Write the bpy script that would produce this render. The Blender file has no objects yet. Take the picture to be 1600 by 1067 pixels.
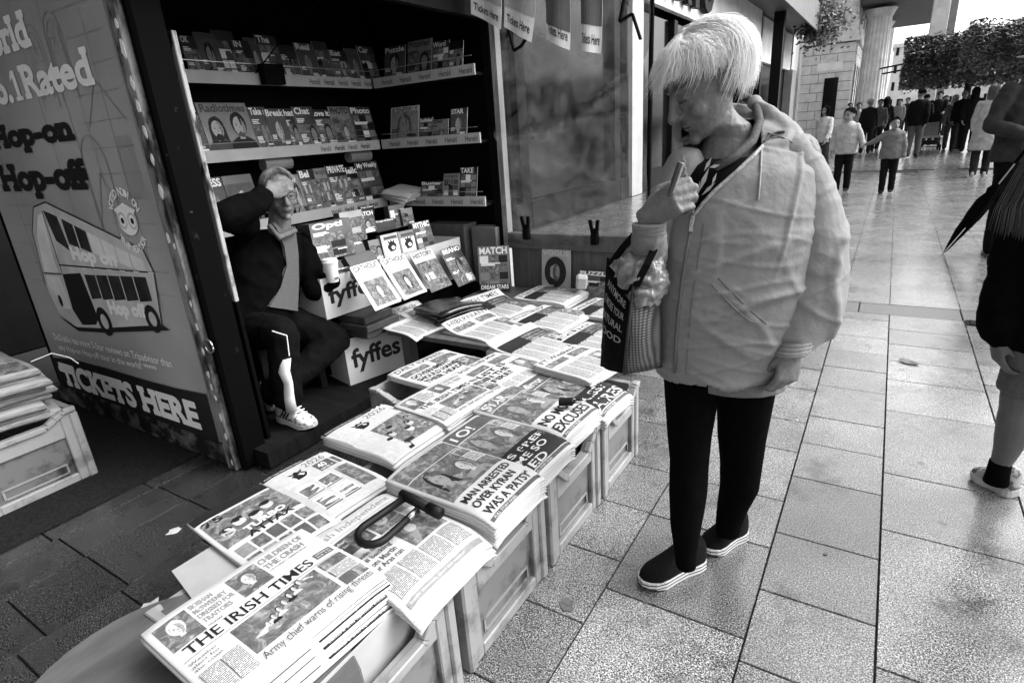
import bpy, bmesh, math, random
import numpy as np
from mathutils import Vector, Matrix, noise

random.seed(7)
SC = bpy.context.scene
COL = SC.collection
R_ = math.radians

# ------------------------------------------------------------------ camera
CAM_H = 1.4
XW = (0.84753101, 0.12495649, -0.51582658)     # world axes seen from the camera (right, down, forward)
YW = (0.52654278, -0.32002973, 0.78761264)
ZW = (-0.06666253, -0.9391309, -0.33703006)
FPX = 901.98
cam = bpy.data.cameras.new('camera')
cam.sensor_width = 36.0
cam.lens = FPX / 1600.0 * 36.0
cam.clip_start = 0.05
cam.clip_end = 2000
cam_o = bpy.data.objects.new('camera', cam)
COL.objects.link(cam_o)
cam_o.matrix_world = Matrix(((XW[0], -XW[1], -XW[2], 0), (YW[0], -YW[1], -YW[2], 0), (ZW[0], -ZW[1], -ZW[2], CAM_H), (0, 0, 0, 1)))
SC.camera = cam_o

# ------------------------------------------------------------------ sky, sun, exposure (overcast, black and white film)
SUN_EL, SUN_AZ = 46, 58          # elevation; azimuth clockwise from +Y
w = bpy.data.worlds.new('World')
SC.world = w
w.use_nodes = True
nt = w.node_tree
sky = nt.nodes.new('ShaderNodeTexSky')
sky.sky_type = 'NISHITA'
sky.sun_disc = False
sky.sun_elevation = R_(SUN_EL)
sky.sun_rotation = R_(SUN_AZ)
sky.dust_density = 4.0
sky.ozone_density = 1.0
sky.air_density = 1.0
bw = nt.nodes.new('ShaderNodeRGBToBW')
bg = nt.nodes['Background']
bg.inputs['Strength'].default_value = 0.15
nt.links.new(sky.outputs[0], bw.inputs[0])
nt.links.new(bw.outputs[0], bg.inputs['Color'])
sl = bpy.data.lights.new('sun', 'SUN')
sl.energy = 0.7
sl.angle = R_(40)
sl.color = (1, 1, 1)
so = bpy.data.objects.new('sun', sl)
COL.objects.link(so)
so.rotation_euler = (R_(90 - SUN_EL), 0, R_(180 - SUN_AZ))
SC.view_settings.view_transform = 'Standard'
SC.view_settings.look = 'None'
SC.view_settings.exposure = 1.75
SC.view_settings.gamma = 1.0
SC.cycles.max_bounces = 6
SC.cycles.diffuse_bounces = 3
SC.cycles.glossy_bounces = 3
SC.cycles.transparent_max_bounces = 12
SC.cycles.caustics_reflective = False
SC.cycles.caustics_refractive = False
SC.cycles.use_denoising = True

# ------------------------------------------------------------------ helpers
def at(px, py, axis, val):
    """point on the world plane axis=val that the photograph shows at pixel (px, py)"""
    c = (px - 800.0, py - 533.5, FPX)
    d = [sum(a * b for a, b in zip(ax, c)) for ax in (XW, YW, ZW)]
    o = (0, 0, CAM_H)
    t = (val - o[axis]) / d[axis]
    return Vector((o[0] + t * d[0], o[1] + t * d[1], o[2] + t * d[2]))

def atd(px, py, base, off=0.0):
    """point on the upright plane through ground point `base` that faces the viewer, `off` metres further away"""
    n = Vector((base[0], base[1], 0)); D = n.length + off; n.normalize()
    c = (px - 800.0, py - 533.5, FPX)
    d = Vector([sum(a * b for a, b in zip(ax, c)) for ax in (XW, YW, ZW)])
    return Vector((0, 0, CAM_H)) + d * (D / d.dot(n))

MATS = {}
def nd(t, typ, loc=None, **kw):
    n = t.nodes.new(typ)
    for k, v in kw.items(): setattr(n, k, v)
    return n

def mat(name, c, rough=0.6, var=0.25, scale=12.0, bump=0.0, bscale=60.0, spec=0.4, metal=0.0, coord='Object', detail=4.0, stretch=None, rvar=0.0, sheen=0.0, rnd=0.0):
    """plain grey procedural paint: base value c, mottled by noise, optional relief"""
    if name in MATS: return MATS[name]
    m = bpy.data.materials.new(name); m.use_nodes = True
    t = m.node_tree; b = t.nodes['Principled BSDF']
    tc = nd(t, 'ShaderNodeTexCoord'); vec = tc.outputs[coord]
    if stretch:
        mp = nd(t, 'ShaderNodeMapping'); mp.inputs['Scale'].default_value = stretch
        t.links.new(vec, mp.inputs[0]); vec = mp.outputs[0]
    n = nd(t, 'ShaderNodeTexNoise'); n.inputs['Scale'].default_value = scale; n.inputs['Detail'].default_value = detail
    t.links.new(vec, n.inputs['Vector'])
    mr = nd(t, 'ShaderNodeMapRange'); mr.inputs['From Min'].default_value = 0.25; mr.inputs['From Max'].default_value = 0.75
    mr.inputs['To Min'].default_value = c * (1 - var); mr.inputs['To Max'].default_value = c * (1 + var)
    t.links.new(n.outputs[0], mr.inputs['Value'])
    outc = mr.outputs[0]
    if rnd:
        oi = nd(t, 'ShaderNodeObjectInfo'); ma = nd(t, 'ShaderNodeMapRange')
        ma.inputs['To Min'].default_value = 1 - rnd; ma.inputs['To Max'].default_value = 1 + rnd
        t.links.new(oi.outputs['Random'], ma.inputs['Value'])
        mm = nd(t, 'ShaderNodeMath', operation='MULTIPLY'); t.links.new(outc, mm.inputs[0]); t.links.new(ma.outputs[0], mm.inputs[1]); outc = mm.outputs[0]
    t.links.new(outc, b.inputs['Base Color'])
    b.inputs['Roughness'].default_value = rough
    if rvar:
        m2 = nd(t, 'ShaderNodeMapRange'); m2.inputs['From Min'].default_value = .3; m2.inputs['From Max'].default_value = .7
        m2.inputs['To Min'].default_value = max(.03, rough - rvar); m2.inputs['To Max'].default_value = rough + rvar
        t.links.new(n.outputs[0], m2.inputs['Value']); t.links.new(m2.outputs[0], b.inputs['Roughness'])
    b.inputs['Specular IOR Level'].default_value = spec
    b.inputs['Metallic'].default_value = metal
    if sheen: b.inputs['Sheen Weight'].default_value = sheen
    if bump:
        n2 = nd(t, 'ShaderNodeTexNoise'); n2.inputs['Scale'].default_value = bscale; n2.inputs['Detail'].default_value = 5
        t.links.new(vec, n2.inputs['Vector'])
        bp = nd(t, 'ShaderNodeBump'); bp.inputs['Strength'].default_value = min(1, bump); bp.inputs['Distance'].default_value = 0.01 * max(1, bump)
        t.links.new(n2.outputs[0], bp.inputs['Height']); t.links.new(bp.outputs[0], b.inputs['Normal'])
    MATS[name] = m
    return m

def wmat(o):
    m = o.matrix_basis.copy(); o = o.parent
    while o is not None:
        m = o.matrix_basis @ m; o = o.parent
    return m

def tag(o, label=None, cat=None, group=None, kind=None):
    if label: o['label'] = label
    if cat: o['category'] = cat
    if group: o['group'] = group
    if kind: o['kind'] = kind
    return o

def empty(name, loc, rz=0.0, label=None, cat=None, group=None):
    o = bpy.data.objects.new(name, None); COL.objects.link(o)
    o.empty_display_size = 0.05
    o.location = loc; o.rotation_euler = (0, 0, rz)
    return tag(o, label, cat, group)

def link_mesh(name, me, parent=None):
    o = bpy.data.objects.new(name, me); COL.objects.link(o)
    if parent is not None: o.parent = parent
    return o

class MB:
    """collects shapes and links them as ONE mesh object"""
    def __init__(s): s.v = []; s.f = []; s.m = []
    def add(s, vs, fs, mi=0):
        k = len(s.v); s.v.extend([tuple(p) for p in vs]); s.f.extend([tuple(i + k for i in f) for f in fs]); s.m.extend([mi] * len(fs)); return s
    def box(s, x0, x1, y0, y1, z0, z1, mi=0, M=None):
        vs = [Vector((x, y, z)) for z in (z0, z1) for y in (y0, y1) for x in (x0, x1)]
        if M is not None: vs = [M @ p for p in vs]
        return s.add(vs, [(0, 2, 3, 1), (4, 5, 7, 6), (0, 1, 5, 4), (2, 6, 7, 3), (0, 4, 6, 2), (1, 3, 7, 5)], mi)
    def bar(s, a, b, w, h, mi=0, up=(0, 0, 1)):
        a = Vector(a); b = Vector(b); d = (b - a).normalized(); u = Vector(up)
        if abs(d.dot(u)) > .95: u = Vector((1, 0, 0))
        sx = d.cross(u).normalized() * w / 2; sz = d.cross(sx).normalized() * h / 2
        vs = [a - sx - sz, a + sx - sz, a + sx + sz, a - sx + sz, b - sx - sz, b + sx - sz, b + sx + sz, b - sx + sz]
        return s.add(vs, [(0, 1, 2, 3), (7, 6, 5, 4), (0, 4, 5, 1), (1, 5, 6, 2), (2, 6, 7, 3), (3, 7, 4, 0)], mi)
    def tube(s, pts, r, n=8, mi=0, caps=True):
        pts = [Vector(p) for p in pts]; rs = r if isinstance(r, (list, tuple)) else [r] * len(pts)
        vs = []; fs = []; prev = None
        for i, p in enumerate(pts):
            d = (pts[min(i + 1, len(pts) - 1)] - pts[max(i - 1, 0)])
            d = d.normalized() if d.length > 1e-9 else Vector((0, 0, 1))
            if prev is None:
                u = Vector((0, 0, 1)) if abs(d.z) < .9 else Vector((1, 0, 0)); u = (u - d * u.dot(d)).normalized()
            else:
                u = prev - d * prev.dot(d); u = u.normalized() if u.length > 1e-6 else Vector((1, 0, 0))
            prev = u; q = d.cross(u)
            for k in range(n):
                a = 2 * math.pi * k / n; vs.append(p + (u * math.cos(a) + q * math.sin(a)) * rs[i])
        for i in range(len(pts) - 1):
            for k in range(n): fs.append((i * n + k, i * n + (k + 1) % n, (i + 1) * n + (k + 1) % n, (i + 1) * n + k))
        if caps: fs.append(tuple(range(n - 1, -1, -1))); fs.append(tuple((len(pts) - 1) * n + k for k in range(n)))
        return s.add(vs, fs, mi)
    def loft(s, rings, n=20, mi=0, caps=True, sq=2.0):
        """rings: (centre, half axis U vector, half axis V vector)"""
        vs = []; fs = []
        for c, U, V in rings:
            c = Vector(c); U = Vector(U); V = Vector(V)
            for k in range(n):
                a = 2 * math.pi * k / n; ca, sa = math.cos(a), math.sin(a)
                e = 2.0 / sq
                vs.append(c + U * (math.copysign(abs(ca) ** e, ca)) + V * (math.copysign(abs(sa) ** e, sa)))
        for i in range(len(rings) - 1):
            for k in range(n): fs.append((i * n + k, i * n + (k + 1) % n, (i + 1) * n + (k + 1) % n, (i + 1) * n + k))
        if caps: fs.append(tuple(range(n - 1, -1, -1))); fs.append(tuple((len(rings) - 1) * n + k for k in range(n)))
        return s.add(vs, fs, mi)
    def ell(s, c, U, V, W, n=14, m=9, mi=0):
        c = Vector(c); U = Vector(U); V = Vector(V); W = Vector(W)
        rings = []
        for i in range(m + 1):
            t = -math.pi / 2 + math.pi * i / m; k = max(.02, math.cos(t))
            rings.append((c + W * math.sin(t), U * k, V * k))
        return s.loft(rings, n, mi)
    def prism(s, poly, O, U, V, W, mi=0):
        """2-D outline in the frame O,U,V pushed along W"""
        O = Vector(O); U = Vector(U); V = Vector(V); W = Vector(W); n = len(poly)
        vs = [O + U * x + V * y for x, y in poly] + [O + U * x + V * y + W for x, y in poly]
        fs = [tuple(range(n - 1, -1, -1)), tuple(range(n, 2 * n))] + [(i, (i + 1) % n, n + (i + 1) % n, n + i) for i in range(n)]
        return s.add(vs, fs, mi)
    def xform(s, M):
        s.v = [tuple(M @ Vector(p)) for p in s.v]; return s
    def mesh(s, name, mats, smooth=False):
        me = bpy.data.meshes.new(name); me.from_pydata(s.v, [], s.f)
        for m in (mats if isinstance(mats, (list, tuple)) else [mats]): me.materials.append(m)
        me.polygons.foreach_set('material_index', s.m)
        me.polygons.foreach_set('use_smooth', [smooth] * len(s.f))
        me.update(); return me
    def build(s, name, mats, parent=None, smooth=False, world=False, bevel=0.0, fixn=True):
        if world and parent is not None: s.xform(wmat(parent).inverted())
        me = s.mesh(name, mats, smooth)
        if fixn or bevel:
            bm = bmesh.new(); bm.from_mesh(me)
            if bevel: bmesh.ops.bevel(bm, geom=[e for e in bm.edges if len(e.link_faces) == 2 and e.calc_face_angle(0) > .6], offset=bevel, segments=1, affect='EDGES')
            bmesh.ops.recalc_face_normals(bm, faces=bm.faces)
            bm.to_mesh(me); bm.free()
        return link_mesh(name, me, parent)

def copy_tree(o, parent=None):
    c = o.copy(); COL.objects.link(c); c.parent = parent
    for ch in list(o.children): copy_tree(ch, c)
    return c

# --- lettering: the built-in font turned to flat polygons, slab serifs added on demand
FONT_CACHE = {}
def glyphs(text, bold=0.0, serif=False, shear=0.0):
    key = (text, bold, serif, shear)
    if key in FONT_CACHE: return FONT_CACHE[key]
    cu = bpy.data.curves.new('lettering', 'FONT'); cu.body = text; cu.size = 1.0; cu.offset = bold; cu.resolution_u = 3; cu.shear = shear
    ob = bpy.data.objects.new('lettering', cu)
    me = bpy.data.meshes.new_from_object(ob)
    vs = [(v.co.x, v.co.y) for v in me.vertices]; fs = [tuple(p.vertices) for p in me.polygons]
    n0 = len(vs)
    if serif:
        from collections import Counter
        ec = Counter(); own = {}
        for f in fs:
            for i in range(len(f)):
                e = tuple(sorted((f[i], f[(i + 1) % len(f)]))); ec[e] += 1; own[e] = f
        ex, th = (serif if isinstance(serif, tuple) else (.075, .075))
        for e, c in list(ec.items()):
            if c != 1: continue
            a, b = vs[e[0]], vs[e[1]]
            if abs(a[1] - b[1]) < .004 and .04 < abs(a[0] - b[0]) < .26:
                f = own[e]; cy = sum(vs[i][1] for i in f) / len(f); d = 1 if cy > a[1] else -1
                x0, x1 = min(a[0], b[0]) - ex, max(a[0], b[0]) + ex; y0, y1 = a[1] - 1e-4, a[1] + d * th
                k = len(vs); vs += [(x0, y0), (x1, y0), (x1, y1), (x0, y1)]; fs.append((k, k + 1, k + 2, k + 3))
    bpy.data.objects.remove(ob); bpy.data.curves.remove(cu); bpy.data.meshes.remove(me)
    if not vs: vs = [(0, 0), (1, 0), (1, 1)]; fs = []; n0 = 3
    A = np.array(vs); lo = A.min(0); hi = A.max(0)
    A = (A - lo) / np.maximum(hi - lo, 1e-6)
    A = np.c_[A, [0.0] * n0 + [1.0 + .25 * (i // 4) for i in range(len(vs) - n0)]]
    FONT_CACHE[key] = (A, fs, (hi - lo)[0] / max((hi - lo)[1], 1e-6))
    return FONT_CACHE[key]

class Sheet:
    """flat print: polygons in sheet coordinates (x right, y up, metres) mapped on a surface by S(x, y, lift)"""
    def __init__(s, S, cell=0.03): s.S = S; s.b = MB(); s.cell = cell; s.lift = 0.0006; s.n = 0
    def _put(s, P, F, mi):
        s.n += 1; l = s.lift + .000025 * s.n
        s.b.add([s.S(q[0], q[1], l + (.00022 * q[2] if len(q) > 2 else 0)) for q in P], F, mi)
    def rect(s, x, y, w, h, mi=0):
        nx = max(1, int(abs(w) / s.cell + .5)); ny = max(1, int(abs(h) / s.cell + .5))
        P = [(x + w * i / nx, y + h * j / ny) for j in range(ny + 1) for i in range(nx + 1)]
        F = [(j * (nx + 1) + i, j * (nx + 1) + i + 1, (j + 1) * (nx + 1) + i + 1, (j + 1) * (nx + 1) + i) for j in range(ny) for i in range(nx)]
        s._put(P, F, mi)
    def text(s, t, x, y, w, h, mi=0, bold=0.0, serif=False, slope=0.0):
        A, F, _ = glyphs(t, bold, serif)
        s._put([(x + a * w, y + b * h + slope * a * w, c) for a, b, c in A], F, mi)
    def textfit(s, t, x, y, h, mi=0, bold=0.0, serif=False, maxw=None, k=1.0):
        A, F, asp = glyphs(t, bold, serif); w = h * asp * k
        if maxw: w = min(w, maxw)
        s.text(t, x, y, w, h, mi, bold, serif); return w
    def btext(s, t, x, y, w, h, mi=0, bold=.03, serif=False, slope=0.0, ex=.007):
        for dx, dy in ((0, 0), (ex, 0), (ex / 2, ex * .6), (ex / 2, -ex * .6)): s.text(t, x + dx - ex / 2, y + dy, w, h, mi, bold, serif, slope)
    def poly(s, P, mi=0): s._put(P, [tuple(range(len(P)))], mi)
    def blob(s, x, y, rx, ry, mi=0, n=14, seed=0, rough=0.0):
        rr = random.Random(seed)
        P = [(x + rx * (1 + rough * rr.uniform(-1, 1)) * math.cos(2 * math.pi * i / n), y + ry * (1 + rough * rr.uniform(-1, 1)) * math.sin(2 * math.pi * i / n)) for i in range(n)]
        s.poly(P, mi)
    def portrait(s, x, y, w, h, hair=0, face=3, coat=0, feat=2, long=False):
        """head and shoulders inside the box x,y,w,h"""
        cx = x + w / 2
        s.poly([(cx - w * .48, y), (cx - w * .42, y + h * .22), (cx - w * .16, y + h * .34), (cx + w * .16, y + h * .34), (cx + w * .42, y + h * .22), (cx + w * .48, y)], coat)
        s.blob(cx, y + h * .66, w * .27, h * .31, hair, 14, 1, .05)
        if long: s.poly([(cx - w * .28, y + h * .66), (cx - w * .31, y + h * .22), (cx + w * .31, y + h * .22), (cx + w * .28, y + h * .66)], hair)
        s.rect(cx - w * .09, y + h * .28, w * .18, h * .16, face)
        s.blob(cx, y + h * .6, w * .2, h * .25, face)
        s.poly([(cx + w * .02, y + h * .84), (cx + w * .16, y + h * .74), (cx + w * .19, y + h * .58), (cx + w * .13, y + h * .42), (cx + w * .02, y + h * .36), (cx + w * .07, y + h * .5), (cx + w * .05, y + h * .62)], 2)
        for d in (-1, 1): s.blob(cx + d * w * .085, y + h * .635, w * .034, h * .016, 1, 8); s.blob(cx + d * w * .09, y + h * .64, w * .06, h * .035, 2, 8) if False else s.rect(cx + d * w * .085 - w * .04, y + h * .675, w * .08, h * .01, 2)
        s.poly([(cx, y + h * .63), (cx + w * .035, y + h * .54), (cx - w * .02, y + h * .54)], 2)
        s.blob(cx, y + h * .475, w * .055, h * .012, 2, 8)
    def build(s, name, mats, parent): return s.b.build(name, mats, parent, fixn=False)

def ink_mats():
    if 'ink_black' in MATS: return [MATS[k] for k in ('ink_black', 'ink_grey', 'ink_mid', 'ink_pale', 'ink_photo', 'ink_lines', 'paper')]
    mat('ink_black', .010, .6, .2, 60, spec=.3)
    mat('ink_grey', .075, .6, .25, 60, spec=.3)
    mat('ink_mid', .22, .6, .2, 60, spec=.3)
    mat('ink_pale', .42, .6, .12, 60, spec=.3)
    # printed photograph: grey blotches
    m = bpy.data.materials.new('ink_photo'); m.use_nodes = True; t = m.node_tree; b = t.nodes['Principled BSDF']
    tc = nd(t, 'ShaderNodeTexCoord'); oi = nd(t, 'ShaderNodeObjectInfo')
    ad = nd(t, 'ShaderNodeVectorMath', operation='ADD'); t.links.new(tc.outputs['Object'], ad.inputs[0])
    mu = nd(t, 'ShaderNodeMath', operation='MULTIPLY'); mu.inputs[1].default_value = 50; t.links.new(oi.outputs['Random'], mu.inputs[0]); t.links.new(mu.outputs[0], ad.inputs[1])
    n1 = nd(t, 'ShaderNodeTexNoise'); n1.inputs['Scale'].default_value = 30; n1.inputs['Detail'].default_value = 9; n1.inputs['Roughness'].default_value = .74; n1.inputs['Distortion'].default_value = 1.1
    t.links.new(ad.outputs[0], n1.inputs['Vector'])
    cr = nd(t, 'ShaderNodeValToRGB'); cr.color_ramp.elements[0].position = .30; cr.color_ramp.elements[0].color = (.03, .03, .03, 1); cr.color_ramp.elements[1].position = .70; cr.color_ramp.elements[1].color = (.40, .40, .40, 1)
    e = cr.color_ramp.elements.new(.5); e.color = (.11, .11, .11, 1)
    t.links.new(n1.outputs[0], cr.inputs[0]); t.links.new(cr.outputs[0], b.inputs['Base Color']); b.inputs['Roughness'].default_value = .6; b.inputs['Specular IOR Level'].default_value = .3
    MATS['ink_photo'] = m
    # body text: broken lines of print
    m = bpy.data.materials.new('ink_lines'); m.use_nodes = True; t = m.node_tree; b = t.nodes['Principled BSDF']
    tc = nd(t, 'ShaderNodeTexCoord'); sp = nd(t, 'ShaderNodeSeparateXYZ'); t.links.new(tc.outputs['Object'], sp.inputs[0])
    def mth(op, a, bb=None):
        q = nd(t, 'ShaderNodeMath', operation=op)
        for i, z in enumerate((a, bb)):
            if z is None: continue
            if isinstance(z, (int, float)): q.inputs[i].default_value = z
            else: t.links.new(z, q.inputs[i])
        return q.outputs[0]
    yy = mth('DIVIDE', sp.outputs[1], .0042); row = mth('FLOOR', yy); fr = mth('FRACT', yy)
    inl = mth('LESS_THAN', fr, .58)
    cx = nd(t, 'ShaderNodeCombineXYZ'); t.links.new(mth('MULTIPLY', sp.outputs[0], 420.0), cx.inputs[0]); t.links.new(mth('MULTIPLY', row, 7.31), cx.inputs[1])
    wn = nd(t, 'ShaderNodeTexNoise'); wn.inputs['Scale'].default_value = 1.0; wn.inputs['Detail'].default_value = 1; t.links.new(cx.outputs[0], wn.inputs['Vector'])
    wd = mth('GREATER_THAN', wn.outputs[0], .4)
    k = mth('MULTIPLY', inl, wd)
    mr = nd(t, 'ShaderNodeMapRange'); mr.inputs['To Min'].default_value = .51; mr.inputs['To Max'].default_value = .08; t.links.new(k, mr.inputs['Value'])
    t.links.new(mr.outputs[0], b.inputs['Base Color']); b.inputs['Roughness'].default_value = .7; b.inputs['Specular IOR Level'].default_value = .2
    MATS['ink_lines'] = m
    mat('paper', .53, .75, .05, 30, spec=.2, rnd=.05)
    return ink_mats()
INK = ink_mats()
BLK, GRY, MID, PAL, PHO, LIN, PAP = range(7)
# ------------------------------------------------------------------ ground
def granite(name, joints=False, k=1.0, coat=.7):
    m = bpy.data.materials.new(name); m.use_nodes = True; t = m.node_tree; b = t.nodes['Principled BSDF']
    g = nd(t, 'ShaderNodeNewGeometry'); pos = g.outputs['Position']
    def nz(s, d=3.0, r=.5):
        n = nd(t, 'ShaderNodeTexNoise'); n.inputs['Scale'].default_value = s; n.inputs['Detail'].default_value = d; n.inputs['Roughness'].default_value = r
        t.links.new(pos, n.inputs['Vector']); return n.outputs[0]
    def ramp(x, stops):
        c = nd(t, 'ShaderNodeValToRGB'); e = c.color_ramp.elements
        e[0].position, e[0].color = stops[0][0], (stops[0][1],) * 3 + (1,); e[1].position, e[1].color = stops[-1][0], (stops[-1][1],) * 3 + (1,)
        for p, v in stops[1:-1]: q = e.new(p); q.color = (v, v, v, 1)
        t.links.new(x, c.inputs[0]); return c.outputs[0]
    def mul(a, bb):
        q = nd(t, 'ShaderNodeMath', operation='MULTIPLY')
        for i, z in enumerate((a, bb)):
            if isinstance(z, (int, float)): q.inputs[i].default_value = z
            else: t.links.new(z, q.inputs[i])
        return q.outputs[0]
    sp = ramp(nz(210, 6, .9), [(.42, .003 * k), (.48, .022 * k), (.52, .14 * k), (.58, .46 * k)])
    big = ramp(nz(2.2, 4, .6), [(.3, .62), (.7, 1.15)])
    oi = nd(t, 'ShaderNodeObjectInfo'); rr = nd(t, 'ShaderNodeMapRange'); rr.inputs['To Min'].default_value = .66; rr.inputs['To Max'].default_value = 1.22; t.links.new(oi.outputs['Random'], rr.inputs['Value'])
    stain = ramp(nz(3.6, 6, .7), [(.32, .38), (.45, 1.0)])
    vo = nd(t, 'ShaderNodeTexVoronoi'); vo.inputs['Scale'].default_value = 4.2; t.links.new(pos, vo.inputs['Vector'])
    gum = ramp(vo.outputs['Distance'], [(.045, .42), (.075, 1.0)]); stain = mul(stain, gum)
    c = mul(mul(mul(sp, big), rr.outputs[0]), stain)
    if joints:
        s = nd(t, 'ShaderNodeSeparateXYZ'); t.links.new(pos, s.inputs[0])
        def jn(x, off, per, wd):
            a = nd(t, 'ShaderNodeMath', operation='ADD'); a.inputs[1].default_value = off; t.links.new(x, a.inputs[0])
            d = nd(t, 'ShaderNodeMath', operation='DIVIDE'); d.inputs[1].default_value = per; t.links.new(a.outputs[0], d.inputs[0])
            f = nd(t, 'ShaderNodeMath', operation='FRACT'); t.links.new(d.outputs[0], f.inputs[0])
            q = nd(t, 'ShaderNodeMath', operation='GREATER_THAN'); q.inputs[1].default_value = wd / per; t.links.new(f.outputs[0], q.inputs[0])
            r = nd(t, 'ShaderNodeMapRange'); r.inputs['To Min'].default_value = .25; t.links.new(q.outputs[0], r.inputs['Value']); return r.outputs[0]
        c = mul(c, jn(s.outputs[1], 0, 2.8, .05))
    t.links.new(c, b.inputs['Base Color'])
    t.links.new(ramp(nz(5, 4, .6), [(.3, .16), (.7, .36)]), b.inputs['Roughness'])
    b.inputs['Specular IOR Level'].default_value = .6; b.inputs['Coat Weight'].default_value = coat; b.inputs['Coat Roughness'].default_value = .2; b.inputs['Coat IOR'].default_value = 1.6
    bp = nd(t, 'ShaderNodeBump'); bp.inputs['Strength'].default_value = .22; bp.inputs['Distance'].default_value = .003
    t.links.new(nz(160, 3, .6), bp.inputs['Height']); t.links.new(bp.outputs[0], b.inputs['Normal'])
    return m
G_SLAB = granite('granite_slab', k=1.3); G_SHADED = granite('shaded_granite_slab', k=.2, coat=.08); G_FAR = granite('granite_far', True, k=1.3)  # left-hand slabs: same granite, light fall-off put into the darker colour
G_BAND = mat('granite_band', .12, .33, .5, 90, bump=.1, bscale=160, coord='Object')
JOINT = mat('joint_dirt', .03, .85, .4, 40)
gb = MB(); gb.add([(-60, -30, -.014), (60, -30, -.014), (60, 400, -.014), (-60, 400, -.014)], [(0, 1, 2, 3)])
ground = gb.build('ground', JOINT); tag(ground, kind='structure')
slab_cache = {}
def slab_mesh(wd, ln, dark):
    k = (round(wd, 3), round(ln, 3), dark)
    if k not in slab_cache:
        b = MB(); g = .0024
        x0, x1, y0, y1 = -wd / 2 + g, wd / 2 - g, -ln / 2 + g, ln / 2 - g; e = .0015
        vs = [(x0, y0, -.03), (x1, y0, -.03), (x1, y1, -.03), (x0, y1, -.03), (x0, y0, -.004), (x1, y0, -.004), (x1, y1, -.004), (x0, y1, -.004), (x0 + e, y0 + e, 0), (x1 - e, y0 + e, 0), (x1 - e, y1 - e, 0), (x0 + e, y1 - e, 0)]
        fs = [(8, 9, 10, 11)] + [(i, (i + 1) % 4, 4 + (i + 1) % 4, 4 + i) for i in range(4)] + [(4 + i, 4 + (i + 1) % 4, 8 + (i + 1) % 4, 8 + i) for i in range(4)]
        b.add(vs, fs); slab_cache[k] = b.mesh('slab', G_SHADED if dark else G_SLAB)
    return slab_cache[k]
edges = [-4.45, -4.135, -3.705, -3.39, -2.96, -2.645, -2.41, -2.09, -1.673, -1.357, -.927, -.611, -.182, .135, .565, .88, 1.31, 1.625, 2.055]
fixed = {11: [1.38, 1.81, 2.11], 12: [1.30, 1.60, 1.91, 2.31, 2.615, 2.9], 13: [1.45, 2.09, 2.49, 3.11, 3.52], 7: [], 5: [.613], 6: [.617 - .25, .617]}
rs = random.Random(3); nsl = 0; farb = MB()
for i in range(len(edges) - 1):
    xa, xb = edges[i], edges[i + 1]; cuts = list(fixed.get(i, []))
    lo = cuts[0] if cuts else rs.uniform(.3, .6); c = [lo]
    while c[0] > -.3: c.insert(0, c[0] - rs.choice((.3, .4, .4)))
    c += cuts[1:]
    while c[-1] < 4.72: c.append(c[-1] + rs.choice((.3, .4, .3)))
    c[-1] = 4.76
    if c[-1] - c[-2] < .12: c.pop(-2)
    for a, b2 in zip(c, c[1:]):
        cx = (xa + xb) / 2; cy = (a + b2) / 2
        if cx < -3.2 and cy > 1.3: continue
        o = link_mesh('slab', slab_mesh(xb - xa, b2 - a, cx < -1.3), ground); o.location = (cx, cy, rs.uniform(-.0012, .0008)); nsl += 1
# narrower cross band, then the far paving as one piece
bandb = MB()
for k in range(16):
    x0 = -4.4 + k * .62; bandb.box(x0 + .004, x0 + .616, 4.765, 5.03, -.03, -.001)
tag(bandb.build('paving_band', G_BAND, ground, bevel=.003), kind='stuff')
edges2 = edges + [2.37, 2.8, 3.1, 3.55, 3.86, 4.3]
for i in range(len(edges2) - 1):
    y = 5.036
    while y < 16:
        ln = rs.choice((.6, .62, .9)); farb.box(edges2[i] + .0025, edges2[i + 1] - .0025, y + .002, y + ln - .002, -.03, rs.uniform(-.0015, .0005)); y += ln
tag(farb.build('far_slabs', G_SLAB, ground), kind='stuff')
fb = MB(); fb.add([(-60, 16.8, -.004), (60, 16.8, -.004), (60, 400, -.004), (-60, 400, -.004)], [(0, 1, 2, 3)]); fb.add([(4.31, -30, -.004), (60, -30, -.004), (60, 16.79, -.004), (4.31, 16.79, -.004)], [(0, 1, 2, 3)])
fb.add([(-60, -30, -.005), (4.3, -30, -.005), (4.3, -.75, -.005), (-60, -.75, -.005)], [(0, 1, 2, 3)])
pv = fb.build('pavement', G_FAR); tag(pv, kind='structure')

tb_ = MB(); tb_.add([(-8, -.8, .004), (-2.74, -.8, .004), (-2.74, 1.32, .004), (-8, 1.32, .004)], [(0, 1, 2, 3)])  # shade at the kiosk base, put in as a dark sheet over the slabs
gshade = tb_.build('shade_strip', mat('ground_shade', .012, .85, .6, 60, bump=.5, bscale=120, spec=.1)); tag(gshade, kind='structure')
# ------------------------------------------------------------------ street behind
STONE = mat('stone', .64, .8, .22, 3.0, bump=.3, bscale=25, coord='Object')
STONE_D = mat('stone_joint', .16, .9, .2, 3.0)
WHITE_P = mat('white_paint', .85, .5, .12, 2.0)
BLACK_P = mat('black_paint', .006, .5, .3, 6.0, spec=.15)
DARKGLASS = mat('dark_glass', .006, .12, .2, 2.0, spec=.25)
GREYP = mat('grey_panel', .16, .5, .3, 3.0)
SOFF = mat('soffit', .08, .5, .4, 1.2, stretch=(1, .15, 1))

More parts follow.
